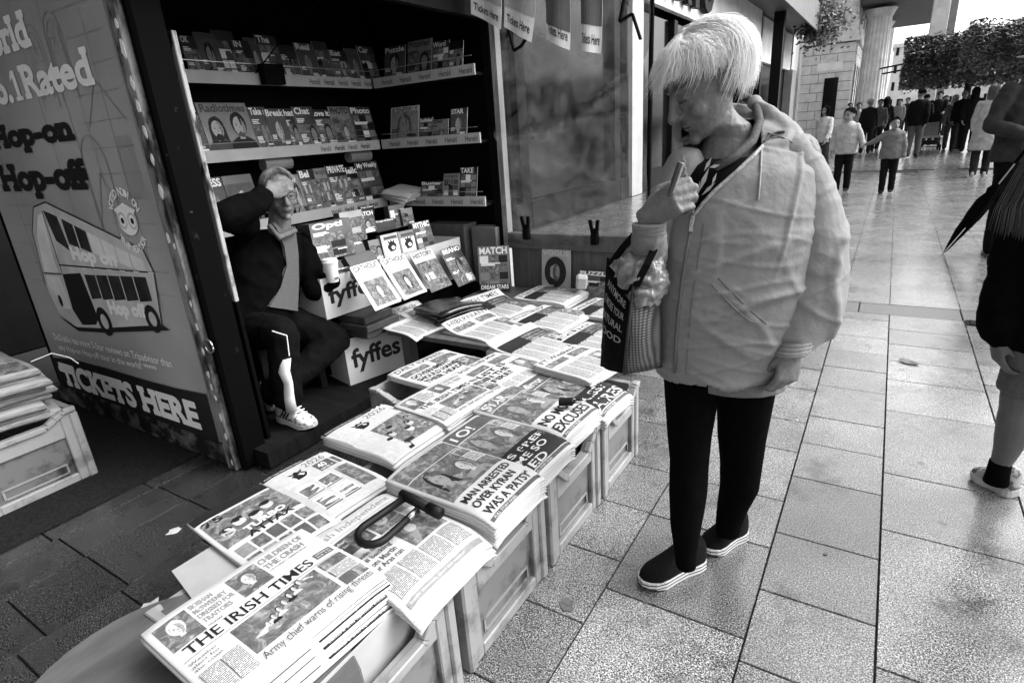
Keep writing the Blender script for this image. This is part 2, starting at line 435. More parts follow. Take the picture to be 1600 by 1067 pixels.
# long shop building on the left; continues behind the camera
BX = -4.6
sh = empty('shop_building', (BX, 15, 0), label='dark shop front with pale fascia and big black letters behind the woman', cat='shop')
b = MB(); b.box(BX - 8, BX, -14, 36, 4.9, 16, 0); b.build('upper_wall', mat('shop_wall', .2, .8, .25, 1.5), sh, world=True)
b = MB(); b.box(BX - 8, BX - 1.2, -14, 36, 0, 4.9); b.build('shop_back', BLACK_P, sh, world=True)
zf = 3.62
b = MB(); b.box(BX - .02, BX + .12, 8, 24.5, zf + .1, zf + 1.35); b.build('fascia', WHITE_P, sh, world=True, bevel=.01)
for k in range(9):
    y = 4 + k * 3.6; b = MB(); b.box(BX - .2, BX + .0, y, y + .25, 0, zf); b.build('pillar', BLACK_P, sh, world=True)
for k in range(8):
    y = 4.25 + k * 3.6
    b = MB(); b.box(BX - .14, BX - .12, y, y + 3.35, .4, zf - .02); b.build('window_pane', DARKGLASS, sh, world=True)
    b = MB(); b.box(BX - .18, BX + .02, y, y + 3.35, 0, .4); b.build('stall_riser', BLACK_P, sh, world=True)
# upper windows beyond the canopy, glass reflection put into white colour; dark below
b = MB(); b.box(BX - .3, BX + .03, 24.6, 35.2, 3.35, 4.85); b.build('reflection_band', WHITE_P, sh, world=True)
for k in range(4):
    b = MB(); b.box(BX + .03, BX + .08, 24.9 + k * 2.6, 25.0 + k * 2.6, 3.36, 4.85); b.build('mullion', GREYP, sh, world=True)
pil = at(1228, 130, 0, BX + .1)
b = MB(); b.box(BX - .1, BX + .25, 32.0, 33.3, 0, 3.34); b.build('pilaster', mat('pilaster', .3, .6, .15, 2), sh, world=True)
b = MB(); b.box(BX - .05, BX + .12, 35.25, 36, 0, 5.0); b.build('end_pier', STONE, sh, world=True)
# canopy with soffit, hanging over the pavement, on a black post
p0 = at(1150, 20, 0, BX + .1); 
b = MB(); b.box(BX - .1, BX + 1.3, 17.5, 33, 4.9, 5.25); b.build('canopy', SOFF, sh, world=True)
b = MB(); b.box(BX + 1.3, BX + 1.36, 17.5, 33, 4.6, 5.6); b.build('canopy_edge', GREYP, sh, world=True)
b = MB(); b.box(BX - .1, -1.75, -7, 1.05, 3.3, 3.5); b.build('canopy', SOFF, sh, world=True)  # unseen canopy, added to block sky and darken the left paving
b = MB(); b.box(BX + .4, BX + .75, 25.2, 25.55, 0, 4.9); b.build('post', BLACK_P, sh, world=True)
for px0, px1, z0, z1, nm in ((986, 1003, 0, 3.7, 'white_pillar')  ,):
    ya, yb = at(px0, 100, 0, BX + .06).y, at(px1, 100, 0, BX + .06).y
    b = MB(); b.box(BX + .01, BX + .09, ya, yb, z0, z1); b.build(nm, WHITE_P if nm == 'white_pillar' else mat('dim_panel', .16, .5, .3, 3), sh, world=True)
# sign letters standing on the fascia
sgn = empty('shop_sign', (BX + .15, 12, zf + .2), label='large black raised letters on the pale shop fascia', cat='sign')
for k, ch in enumerate('ARIO'):
    A, F, asp = glyphs(ch, .02); h = 1.35; wd = [.95, .95, .32, 1.05][k]; y0 = 12.9 + [0, 1.25, 2.5, 3.15][k]
    mb = MB(); n = len(A)
    vs = [Vector((BX + .16, y0 + a * wd, zf + .28 + q * h)) for a, q, _ in A] + [Vector((BX + .3, y0 + a * wd, zf + .28 + q * h)) for a, q, _ in A]
    mb.add(vs, [tuple(f) for f in F] + [tuple(i + n for i in reversed(f)) for f in F])
    from collections import Counter as _C
    ec = _C(tuple(sorted((f[i], f[(i + 1) % len(f)]))) for f in F for i in range(len(f)))
    mb.add(vs, [(e[0], e[1], e[1] + n, e[0] + n) for e, c in ec.items() if c == 1])
    mb.build('letter', BLACK_P, sgn, world=True)
# ceiling lamps inside the shop entrance
lm = bpy.data.materials.new('lamp_glow'); lm.use_nodes = True; lb = lm.node_tree.nodes['Principled BSDF']; lb.inputs['Emission Color'].default_value = (1, 1, 1, 1); lb.inputs['Emission Strength'].default_value = 3
MATS['lamp_glow'] = lm

# stone corner block with rusticated courses
SY = 36.0; sx0, sx1 = -4.5, -2.16
st = empty('stone_building', (-3.3, SY, 0), label='pale rusticated stone building corner beyond the shop', cat='building')
b = MB(); b.box(sx0, sx1 - .02, SY + .02, 60, 0, 16); b.build('core_wall', STONE_D, st, world=True)
rb = random.Random(5); hgt = .44
for r in range(10):
    z0 = .15 + r * hgt; x = sx0; off = .0 if r % 2 else .35
    xs = [sx0]; x = sx0 + (.5 if r % 2 else .85)
    while x < sx1 - .3: xs.append(x); x += .78
    xs.append(sx1)
    for a, c in zip(xs, xs[1:]):
        b = MB(); b.box(a + .012, c - (.0 if c == sx1 else .012), SY - .03, SY + .05, z0 + .012, z0 + hgt - .012); b.build('stone_block', STONE, st, world=True, bevel=.008)
    y = SY + .05; q = 0
    while y < 46:
        ln = .9 if (r + q) % 2 else .7
        b = MB(); b.box(sx1 - .06, sx1 + .03, y + .012, y + ln - .012, z0 + .012, z0 + hgt - .012); b.build('stone_block', STONE, st, world=True); y += ln; q += 1
b = MB(); b.box(sx0, sx1 + .16, SY - .16, 60, 4.6, 4.8); b.box(sx0, sx1 + .1, SY - .1, 60, 4.8, 5.05); b.box(sx0, sx1 + .04, SY - .04, 60, 5.05, 5.5); b.build('cornice', STONE, st, world=True)
for r in range(8):
    b = MB(); b.box(sx0, sx1 - .62, SY - .02, SY + .05, 5.52 + r * .5, 5.98 + r * .5); b.build('stone_block', STONE, st, world=True)
b = MB(); b.box(sx1 - .6, sx1 + .0, SY - .06, SY + .1, 5.5, 12); b.build('pilaster', STONE, st, world=True)
for k in range(6):
    b = MB(); b.box(sx1 - .02, sx1 + .06, SY + .5 + k * 2.2, SY + 1.5 + k * 2.2, 5.5, 12); b.build('pilaster', STONE, st, world=True)
b = MB(); b.box(-3.35, -2.72, SY - .06, SY - .02, .4, 3.0); b.build('doorway', DARKGLASS, st, world=True)
b = MB(); b.box(-3.75, -2.6, SY - .04, SY - .025, 3.35, 3.72); b.build('plaque', WHITE_P, st, world=True)
for k in range(6):
    b = MB(); b.box(sx1 + .03, sx1 + .05, SY + 1.2 + k * 1.6, SY + 2.0 + k * 1.6, 1.4, 3.6); b.build('window_grille', BLACK_P, st, world=True)

# portico columns and beam
def column(name, x, y, r, h, label, flutes=20):
    e = empty(name, (x, y, 0), label=label, cat='column', group='portico columns')
    mb = MB(); n = flutes * 4; rings = []
    vs = []; fs = []
    hs = [0.5, h * .33, h]; rr = [r, r * .98, r * .86]
    for z, q in zip(hs, rr):
        for k in range(n):
            a = 2 * math.pi * k / n; f = q * (1 - .05 * (k % 4 in (1, 2))); vs.append((f * math.cos(a), f * math.sin(a), z))
    for i in range(2):
        for k in range(n): fs.append((i * n + k, i * n + (k + 1) % n, (i + 1) * n + (k + 1) % n, (i + 1) * n + k))
    mb.add(vs, fs); mb.build('shaft', STONE, e)
    mb = MB(); mb.loft([((0, 0, z), (q, 0, 0), (0, q, 0)) for z, q in ((.16, r * 1.25), (.28, r * 1.27), (.36, r * 1.1), (.45, r * 1.15), (.52, r * 1.02))], 32); mb.box(-r * 1.35, r * 1.35, -r * 1.35, r * 1.35, 0, .16); mb.build('base', STONE, e)
    mb = MB(); mb.loft([((0, 0, h), (r * .88, 0, 0), (0, r * .88, 0)), ((0, 0, h + .35), (r * 1.15, 0, 0), (0, r * 1.15, 0))], 32); mb.build('capital', STONE, e)
    return e
column('portico_column', -1.30, 37.2, .62, 5.6, 'fluted stone column next to the rusticated building')
column('portico_column', -1.42, 43, .62, 5.6, 'fluted stone column hidden mostly behind the nearer one')
pr = empty('portico_pier', (1.2, 36, 0), label='tall smooth stone pier rising above the clipped trees', cat='pier')
b = MB(); b.box(.80, 1.45, 35.8, 36.8, 0, 6.2); b.build('shaft', STONE, pr, world=True, bevel=.02)
b = MB(); b.box(1.452, 1.75, 36.0, 36.6, 0, 6.2); b.build('side_strip', mat('stone_shade', .22, .8, .2, 3), pr, world=True)  # pier's shaded side, the shade put into a darker stone colour
en = MB(); en.box(-2.1, 1.1, 35.6, 48, 6.1, 9); tag(en.build('portico_beam', mat('beam_stone', .05, .8, .3, 2)), 'dark stone beam across the portico against the white sky', 'beam')

# far buildings
def far_building(x0, x1, y, h, label, c, rows, cols):
    e = empty('far_building', ((x0 + x1) / 2, y, 0), label=label, cat='building')
    b = MB(); b.box(x0, x1, y, y + 8, 0, h); b.build('wall', mat('far_wall_%d' % int(c * 100), c, .8, .15, 1.0), e, world=True)
    b = MB(); b.box(x0 - .2, x1 + .2, y - .25, y + 8, h, h + .5); b.build('cornice', STONE, e, world=True)
    sw = (x1 - x0) / cols
    for r in range(rows):
        for k in range(cols):
            b = MB(); b.box(x0 + sw * (k + .3), x0 + sw * (k + .7), y - .04, y + .02, 1 + r * (h / rows) + .3, 1 + r * (h / rows) + h / rows * .62); b.build('window', DARKGLASS, e, world=True)
far_building(-9, -1.6, 95, 13, 'pale distant block seen between the portico columns', .55, 5, 6)
far_building(-1.5, .4, 110, 9.5, 'narrow distant white house front with flags', .62, 4, 2)
far_building(3, 15, 120, 9, 'low pale distant terrace glimpsed under the trees', .6, 4, 14)
far_building(15.5, 30, 128, 11, 'distant pale block at the right end of the street', .5, 5, 12)
# ------------------------------------------------------------------ kiosk
def wear_mat(name, c0, c1, scale, lo, hi, rough=.5, stretch=(1, 1, 1), bump=.3, spec=.25):
    """paint with flaked patches: c0 paint, c1 patches"""
    m = bpy.data.materials.new(name); m.use_nodes = True; t = m.node_tree; b = t.nodes['Principled BSDF']
    tc = nd(t, 'ShaderNodeTexCoord'); mp = nd(t, 'ShaderNodeMapping'); mp.inputs['Scale'].default_value = stretch; t.links.new(tc.outputs['Object'], mp.inputs[0])
    n = nd(t, 'ShaderNodeTexNoise'); n.inputs['Scale'].default_value = scale; n.inputs['Detail'].default_value = 7; n.inputs['Roughness'].default_value = .65; t.links.new(mp.outputs[0], n.inputs['Vector'])
    cr = nd(t, 'ShaderNodeValToRGB'); cr.color_ramp.elements[0].position = lo; cr.color_ramp.elements[0].color = (c0,) * 3 + (1,); cr.color_ramp.elements[1].position = hi; cr.color_ramp.elements[1].color = (c1,) * 3 + (1,)
    t.links.new(n.outputs[0], cr.inputs[0]); t.links.new(cr.outputs[0], b.inputs['Base Color']); b.inputs['Roughness'].default_value = rough; b.inputs['Specular IOR Level'].default_value = spec
    bp = nd(t, 'ShaderNodeBump'); bp.inputs['Strength'].default_value = bump; bp.inputs['Distance'].default_value = .004; t.links.new(n.outputs[0], bp.inputs['Height']); t.links.new(bp.outputs[0], b.inputs['Normal'])
    MATS[name] = m; return m
K_BLACK = mat('kiosk_black', .003, .7, .4, 8, bump=.2, bscale=30, spec=.05)
K_WOOD = mat('kiosk_wood', .007, .7, .5, 5, stretch=(1, 6, 1), bump=.2, spec=.08)
K_RUST = wear_mat('kiosk_rust', .008, .16, 9, .46, .66, .6)
K_POST = wear_mat('kiosk_post', .02, .24, 14, .42, .58, .45, (1, 1, .35))
K_WHITE = wear_mat('kiosk_white', .55, .12, 5, .62, .70, .6)
K_JAMB = wear_mat('kiosk_jamb', .002, .06, 22, .64, .76, .7, spec=.03)
LIP = mat('shelf_lip', .4, .45, .12, 10)
STEEL = mat('steel', .45, .35, .2, 10, metal=.9)
FLAKE = mat('paint_flake', .75, .6, .1, 20)

kx = -2.43; py_ = 1.28
kiosk = empty('news_kiosk', (-3.0, 2.3, 0), label='black walk-in news kiosk with a bus tour poster on its end', cat='kiosk')
def kpart(name, m, *boxes, parent=None, bevel=0):
    b = MB()
    for q in boxes: b.box(*q)
    return b.build(name, m, parent or kiosk, world=True, bevel=bevel)
kpart('side_panel', K_BLACK, (-4.3, kx - .02, py_ + .012, py_ + .05, .03, 2.35))
kpart('bottom_rail', K_RUST, (-4.3, kx - .02, py_ - .012, py_ + .01, .01, .115))
kpart('corner_post', K_POST, (kx - .055, kx + .01, py_ - .02, py_ + .06, 0, 2.35), bevel=.004)
kpart('door_jamb', K_JAMB, (kx + .012, kx + .060, py_ + .0, py_ + .13, 0.0, 2.35), bevel=.012)
kpart('floor', K_WOOD, (-3.5, -2.27, py_ + .06, 3.4, .01, .09))
kpart('back_wall', K_BLACK, (-3.5, -3.45, py_ + .06, 3.6, .0, 2.3))
kpart('far_wall', K_BLACK, (-3.45, -2.22, 3.53, 3.58, 0, 2.3))
kpart('roof', K_BLACK, (-3.6, -1.98, 1.1, 3.62, 2.3, 2.36))
kpart('fascia_board', K_WOOD, (-2.25, -2.2, 1.34, 3.36, 2.07, 2.3))
kpart('far_post', mat('far_post', .32, .45, .4, 9, stretch=(1, 1, .3)), (-2.235, -2.195, 3.40, 3.46, 0, 2.3))
kpart('far_post_trim', K_BLACK, (-2.29, -2.237, 3.39, 3.46, 0, 2.3))
kpart('shelf_end_board', K_WHITE, (-3.30, -3.13, 1.84, 1.86, .45, 1.86), bevel=.004)
xa_, xb_ = at(288, 250, 1, 1.44).x, at(319, 250, 1, 1.44).x
kpart('inner_board', wear_mat('inner_board_white', .30, .01, 9, .50, .58, .6, (1, 1, .3)), (xa_ - .03, xb_, 1.43, 1.45, .78, 1.86), bevel=.003)
kpart('inner_board_foot', K_JAMB, (xa_ - .03, xb_, 1.43, 1.45, .09, .778), bevel=.003)
kpart('inner_upright', K_BLACK, (-3.12, -2.95, 1.80, 1.835, .1, .75))
kpart('counter', K_BLACK, (-3.2, -2.56, 2.12, 3.5, .1, .46))
# hinge ring, flakes of paint on the corner post
for i, (px, py, r) in enumerate([(190, 34, .016), (196, 75, .028), (214, 128, .02), (224, 165, .022), (236, 205, .02), (244, 250, .018), (256, 300, .024), (262, 372, .02), (272, 385, .012), (291, 450, .014), (301, 476, .013), (312, 512, .015), (321, 550, .014), (325, 585, .017), (330, 605, .015), (337, 622, .013), (344, 652, .016), (352, 682, .015), (362, 722, .013)]):
    p = at(px, py, 1, py_ - .022); rr = random.Random(i); b = MB()
    pl = [(r * .62 * rr.uniform(.7, 1.15) * math.cos(a), r * rr.uniform(.8, 1.5) * math.sin(a)) for a in [k * math.pi / 4.5 for k in range(9)]]
    b.prism(pl, (min(p.x, kx - .004), py_ - .0203, p.z), (1, 0, 0), (0, 0, 1), (0, -.0012, 0)); b.build('paint_flake', FLAKE, kiosk, world=True)
b = MB(); c = at(345, 545, 1, py_ - .01); b.tube([(kx + .036 + .03 * math.cos(a), py_ - .012, c.z + .03 * math.sin(a)) for a in [k * math.pi / 8 for k in range(17)]], .004, 6); b.build('hinge_ring', STEEL, kiosk, world=True, smooth=True)
# wire pockets hooked on the jamb
for (px, py) in ((335, 385), (350, 560)):
    c = at(px, py, 1, 1.62); b = MB()
    b.tube([c + Vector(q) for q in ((-.1, 0, .1), (.06, -.02, .0), (-.02, .05, -.06), (-.12, .02, -.02), (-.1, 0, .1))], .006, 6); b.build('wire_pocket', STEEL, kiosk, world=True, smooth=True)

# --- poster on the end panel
PO = Vector((-4.28, py_ - .002, 0)); PW = 1.74
poster = kpart('poster', mat('poster', .34, .55, .3, 1.3, spec=.25), (-4.22, -2.535, py_ + .001, py_ + .011, .115, 2.3))
Spo = lambda x, y, l: Vector((x, py_ + .0005 - l, y)) - wmat(kiosk).translation
PMATS = [mat('poster_white', .9, .5, .06, 20), mat('poster_dark', .012, .5, .2, 8), mat('poster_line', .27, .5, .3, 10), mat('poster_bus', .56, .45, .2, 6), mat('poster_glass', .03, .4, .8, 9), mat('poster_pale', .78, .5, .2, 5)]
s = Sheet(Spo, .3)
WHT, DRK, LNE, BUS, GLS, PLE = range(6)
# faint line drawing of town buildings
def ln(x0, z0, x1, z1, w=.006):
    d = Vector((x1 - x0, z1 - z0)); n = Vector((-d.y, d.x)).normalized() * w / 2
    s.poly([(x0 + n.x, z0 + n.y), (x1 + n.x, z1 + n.y), (x1 - n.x, z1 - n.y), (x0 - n.x, z0 - n.y)], LNE)
def arch(cx, cz, r, h):
    pts = [(cx - r, cz - h)] + [(cx + r * math.cos(a), cz + r * 1.25 * math.sin(a)) for a in [math.pi - k * math.pi / 10 for k in range(11)]] + [(cx + r, cz - h)]
    for a, c in zip(pts, pts[1:]): ln(*a, *c)
for x in (-3.95, -3.72, -3.3, -3.05, -2.92, -2.72): ln(x, .75, x, 2.25)
for k in range(14):
    z = .8 + k * .105; ln(-4.1, z, -3.75, z + .0, .004); ln(-2.95, z + .03, -2.58, z + .03, .004)
for cx, cz in ((-3.18, 1.88), (-2.98, 1.9)):
    arch(cx, cz, .075, .24); arch(cx, cz, .05, .2)
    for k in range(3): ln(cx - .06, cz - .05 - .06 * k, cx + .06, cz - .05 - .06 * k, .004)
    for a in range(6): ln(cx, cz, cx + .045 * math.cos(a * 1.05), cz + .045 * math.sin(a * 1.05), .004)
ln(-2.9, 1.55, -2.75, 1.72); ln(-2.75, 1.72, -2.58, 1.55)
arch(-2.95, 1.38, .11, .3); ln(-3.06, 1.12, -2.93, 1.36); ln(-2.93, 1.36, -2.78, 1.12); arch(-3.55, .95, .2, .25)
for k in range(12): a = k * .524; ln(-2.86 + .05 * math.cos(a), 1.2 + .05 * math.sin(a), -2.86 + .05 * math.cos(a + .524), 1.2 + .05 * math.sin(a + .524), .004)
for k in range(9): ln(-2.72 + .016 * k, 1.25, -2.72 + .016 * k, 1.5, .003)
SER = (.06, .13)
s.btext('World', -3.90, 1.895, .71, .135, WHT, .022, SER, ex=.005)
s.btext('No.', -3.94, 1.70, .39, .125, WHT, .03, SER); s.btext('Rated', -3.405, 1.70, .66, .135, WHT, .02, (.035, .1), ex=.005)
s.rect(-3.495, 1.70, .036, .127, WHT); s.rect(-3.515, 1.70, .076, .018, WHT); s.poly([(-3.495, 1.827), (-3.52, 1.80), (-3.52, 1.785), (-3.495, 1.80)], WHT)
s.btext('Hop-on', -3.985, 1.475, .93, .135, DRK, .03, SER)
s.btext('Hop-off', -4.05, 1.255, 1.0, .17, DRK, .03, SER)
# bus
s.poly([(-3.88, .62), (-3.93, .78), (-3.86, 1.08), (-3.74, 1.21), (-3.58, 1.235), (-2.74, 1.03), (-2.70, .93), (-2.76, .68), (-3.0, .635), (-3.42, .575), (-3.70, .55)], BUS)
s.poly([(-3.88, .86), (-3.82, 1.06), (-3.72, 1.17), (-3.66, 1.18), (-3.70, .98), (-3.71, .86)], PLE)
s.poly([(-3.90, .78), (-3.88, .84), (-3.71, .84), (-3.70, .66), (-3.80, .66)], PLE)
s.poly([(-3.64, 1.195), (-3.50, 1.165), (-3.47, .99), (-3.60, 1.04)], GLS)
for k in range(6):
    x0 = -3.46 + k * .118; s.poly([(x0, 1.155 - .0295 * k), (x0 + .105, 1.128 - .0295 * k), (x0 + .105, 1.01 - .018 * k), (x0, 1.03 - .018 * k)], GLS if k < 2 else PLE)
s.poly([(-3.66, .86), (-3.44, .88), (-3.40, .64), (-3.45, .60), (-3.62, .58), (-3.68, .66)], DRK)
for k in range(5):
    x0 = -3.40 + k * .125; s.poly([(x0, .875 + .006 * k), (x0 + .115, .88 + .006 * k), (x0 + .115, .76 + .008 * k), (x0, .745 + .008 * k)], GLS)
s.poly([(-3.9, .60), (-3.70, .535), (-3.42, .56), (-2.7, .66), (-2.76, .68), (-3.42, .585), (-3.70, .558)], DRK)
for cx, cz, r in ((-3.34, .63, .075), (-2.83, .70, .066)): s.blob(cx, cz, r, r * 1.05, DRK, 18); s.blob(cx, cz, r * .5, r * .55, BUS, 14)
s.blob(-3.80, .70, .022, .035, DRK, 10)
for a_, c_ in (((-3.93, .78), (-3.86, 1.08)), ((-3.86, 1.08), (-3.74, 1.21)), ((-3.74, 1.21), (-3.58, 1.235)), ((-3.58, 1.235), (-2.74, 1.03)), ((-2.74, 1.03), (-2.70, .93)), ((-2.70, .93), (-2.76, .68)), ((-3.65, 1.19), (-3.66, .86)), ((-3.66, .91), (-2.70, .93)), ((-3.9, .85), (-3.67, .86))):
    d_ = Vector((c_[0] - a_[0], c_[1] - a_[1])); n_ = Vector((-d_.y, d_.x)).normalized() * .004; s.poly([(a_[0] + n_.x, a_[1] + n_.y), (c_[0] + n_.x, c_[1] + n_.y), (c_[0] - n_.x, c_[1] - n_.y), (a_[0] - n_.x, a_[1] - n_.y)], GLS)
for k in range(6): s.rect(-3.40 + .13 * k, .905 + .004 * k, .05, .006, PLE)
s.btext('Hop on', -3.47, .93, .45, .085, WHT, .03, slope=-.02); s.btext('Hop off', -3.24, .665, .36, .085, WHT, .03, slope=.05)
# round badge
bc = (-2.80, 1.155)
def ringtext(t, r, a0, a1, h, flip):
    for k, ch in enumerate(t):
        if ch == ' ': continue
        A, F, asp = glyphs(ch, .03); a = a0 + (a1 - a0) * (k + .5) / len(t); wd = h * min(asp, .9)
        u = Vector((math.sin(a), -math.cos(a))) * (-1 if flip else 1); v = Vector((math.cos(a), math.sin(a))) * (-1 if flip else 1)
        o = Vector(bc) + Vector((math.cos(a), math.sin(a))) * (r + (h if flip else 0))
        s._put([tuple(o + u * ((x - .5) * wd) + v * (y * h)) for x, y, _ in A], F, WHT)
ringtext('VOTED NO.1 ON', .108, 2.75, .4, .036, False); ringtext('TRIP ADVISOR', .106, 3.75, 5.7, .034, True)
s.blob(bc[0], bc[1], .082, .064, WHT, 22); s.poly([(bc[0] - .092, bc[1] + .048), (bc[0], bc[1] + .078), (bc[0] + .092, bc[1] + .048), (bc[0], bc[1] - .03)], WHT)
for d in (-1, 1): s.blob(bc[0] + d * .042, bc[1], .038, .038, BUS, 16); s.blob(bc[0] + d * .042, bc[1], .027, .027, WHT, 14); s.blob(bc[0] + d * .042, bc[1], .014, .014, DRK, 10)
s.text('DoDublin has more 5-Star reviews on Tripadvisor than', -4.07, .425, 1.30, .055, WHT, .012, slope=.02)
s.text('any Hop-on Hop-off tour in the world! *****', -4.05, .365, 1.12, .05, WHT, .012, slope=.03)
s.poly([(-4.22, .116), (-4.22, .30), (-3.9, .335), (-3.5, .345), (-3.1, .345), (-2.8, .352), (-2.536, .37), (-2.536, .116)], DRK)
s.btext('TICKETS HERE', -4.16, .135, 1.50, .145, WHT, .03, SER, slope=.015)
s.build('print', PMATS, poster)

# --- shelves with paper lips
def shelf(z, horiz):
    if horiz:   # back wall, runs along Y
        sh_ = kpart('shelf', K_WOOD, (-3.45, -3.215, 1.87, 3.5, z - .03, z - .012))
        b = MB(); b.box(-3.213, -3.2, 1.87, 3.3, z - .03, z + .035); lp = b.build('shelf_lip', LIP, sh_, world=True)
        Sx = lambda x, y, l: Vector((-3.2 + l, x, y)) - wmat(kiosk).translation
        for k in range(5 if z > 1.5 else 4): sp_ = Sheet(Sx, .3); sp_.text('Herald', 2.75 + .12 * k, z - .016, .085, .034, BLK if k % 2 else GRY, .02); sp_.build('lip_lettering', INK, sh_)
    else:
        sh_ = kpart('shelf', K_WOOD, (-3.18, -2.3, 3.315, 3.5, z - .03, z - .012))
        b = MB(); b.box(-3.18, -2.3, 3.30, 3.313, z - .03, z + .035); b.build('shelf_lip', LIP, sh_, world=True)
        Sx = lambda x, y, l: Vector((x, 3.30 - l, y)) - wmat(kiosk).translation
        for k in range(5): sp_ = Sheet(Sx, .3); sp_.text('Herald', -3.1 + .17 * k, z - .016, .10, .034, GRY, .02); sp_.build('lip_lettering', INK, sh_)
    return sh_
for z in (1.80, 1.39, .98): shelf(z, True); shelf(z, False)
for z in (1.46, 1.05, 1.88):
    b = MB(); b.tube([(-3.19, 1.9, z), (-3.19, 3.28, z)], .0025, 5); b.tube([(-3.15, 3.28, z), (-2.3, 3.28, z)], .0025, 5); b.build('retaining_wire', STEEL, kiosk, world=True)
kpart('clip_box', K_BLACK, (-3.19, -3.14, 2.38, 2.52, 1.77, 1.88))
b = MB(); b.tube([(-3.18, 2.35, 1.83), (-2.9, 2.5, 2.1), (-2.5, 2.6, 2.25)], .004, 6); b.build('cable', K_BLACK, kiosk, world=True)

# ------------------------------------------------------------------ magazines
MAGS = {}
def maglabels(): pass
def frame(o, X, Y, Z):
    m = Matrix.Identity(4)
    for i, a in enumerate((X, Y, Z)):
        a = Vector(a).normalized()
        for k in range(3): m[k][i] = a[k]
    for k in range(3): m[k][3] = o[k]
    return m
COVER = {}; COVW = mat('cover_white', .82, .45, .06, 20)
def cover_mat(c, name=None):
    k = 'cover_%03d' % int(c * 1000)
    if k not in COVER: COVER[k] = mat(k, c, .3, .25, 14, spec=.5)
    return COVER[k]
def booklet(name, M4, W, H, t, tone, label, cat, group=None, bend=0.0, edge=None):
    """a magazine: slightly bent cover over page block; returns (root, S)"""
    e = empty(name, (0, 0, 0), label=label, cat=cat, group=group); e.matrix_basis = M4
    nx, ny = 6, 6
    zf_ = lambda x, y: bend * (1 - (2 * x / W - 1) ** 2) * .5 + bend * .6 * (y / H) ** 2
    S = lambda x, y, l: Vector((x - W / 2, y, t + zf_(x, y) + l))
    vs = []; fs = []
    for L in (t, 0.0):
        for j in range(ny + 1):
            for i in range(nx + 1): vs.append((W * i / nx - W / 2, H * j / ny, L + zf_(W * i / nx, H * j / ny)))
    N = (nx + 1) * (ny + 1); q = lambda i, j, L: L * N + j * (nx + 1) + i
    top = [(q(i, j, 0), q(i + 1, j, 0), q(i + 1, j + 1, 0), q(i, j + 1, 0)) for j in range(ny) for i in range(nx)]
    oth = [(q(i, j, 1), q(i, j + 1, 1), q(i + 1, j + 1, 1), q(i + 1, j, 1)) for j in range(ny) for i in range(nx)]
    sd = [(q(i, 0, 0), q(i, 0, 1), q(i + 1, 0, 1), q(i + 1, 0, 0)) for i in range(nx)] + [(q(i, ny, 0), q(i + 1, ny, 0), q(i + 1, ny, 1), q(i, ny, 1)) for i in range(nx)] + \
         [(q(0, j, 0), q(0, j + 1, 0), q(0, j + 1, 1), q(0, j, 1)) for j in range(ny)] + [(q(nx, j, 0), q(nx, j, 1), q(nx, j + 1, 1), q(nx, j + 1, 0)) for j in range(ny)]
    b = MB(); b.add(vs, [], 0); b.f = top + oth + sd; b.m = [0] * (len(top) + len(oth)) + [1] * len(sd)
    b.build('cover', [cover_mat(tone), edge or INK[PAP]], e, fixn=False)
    return e, S
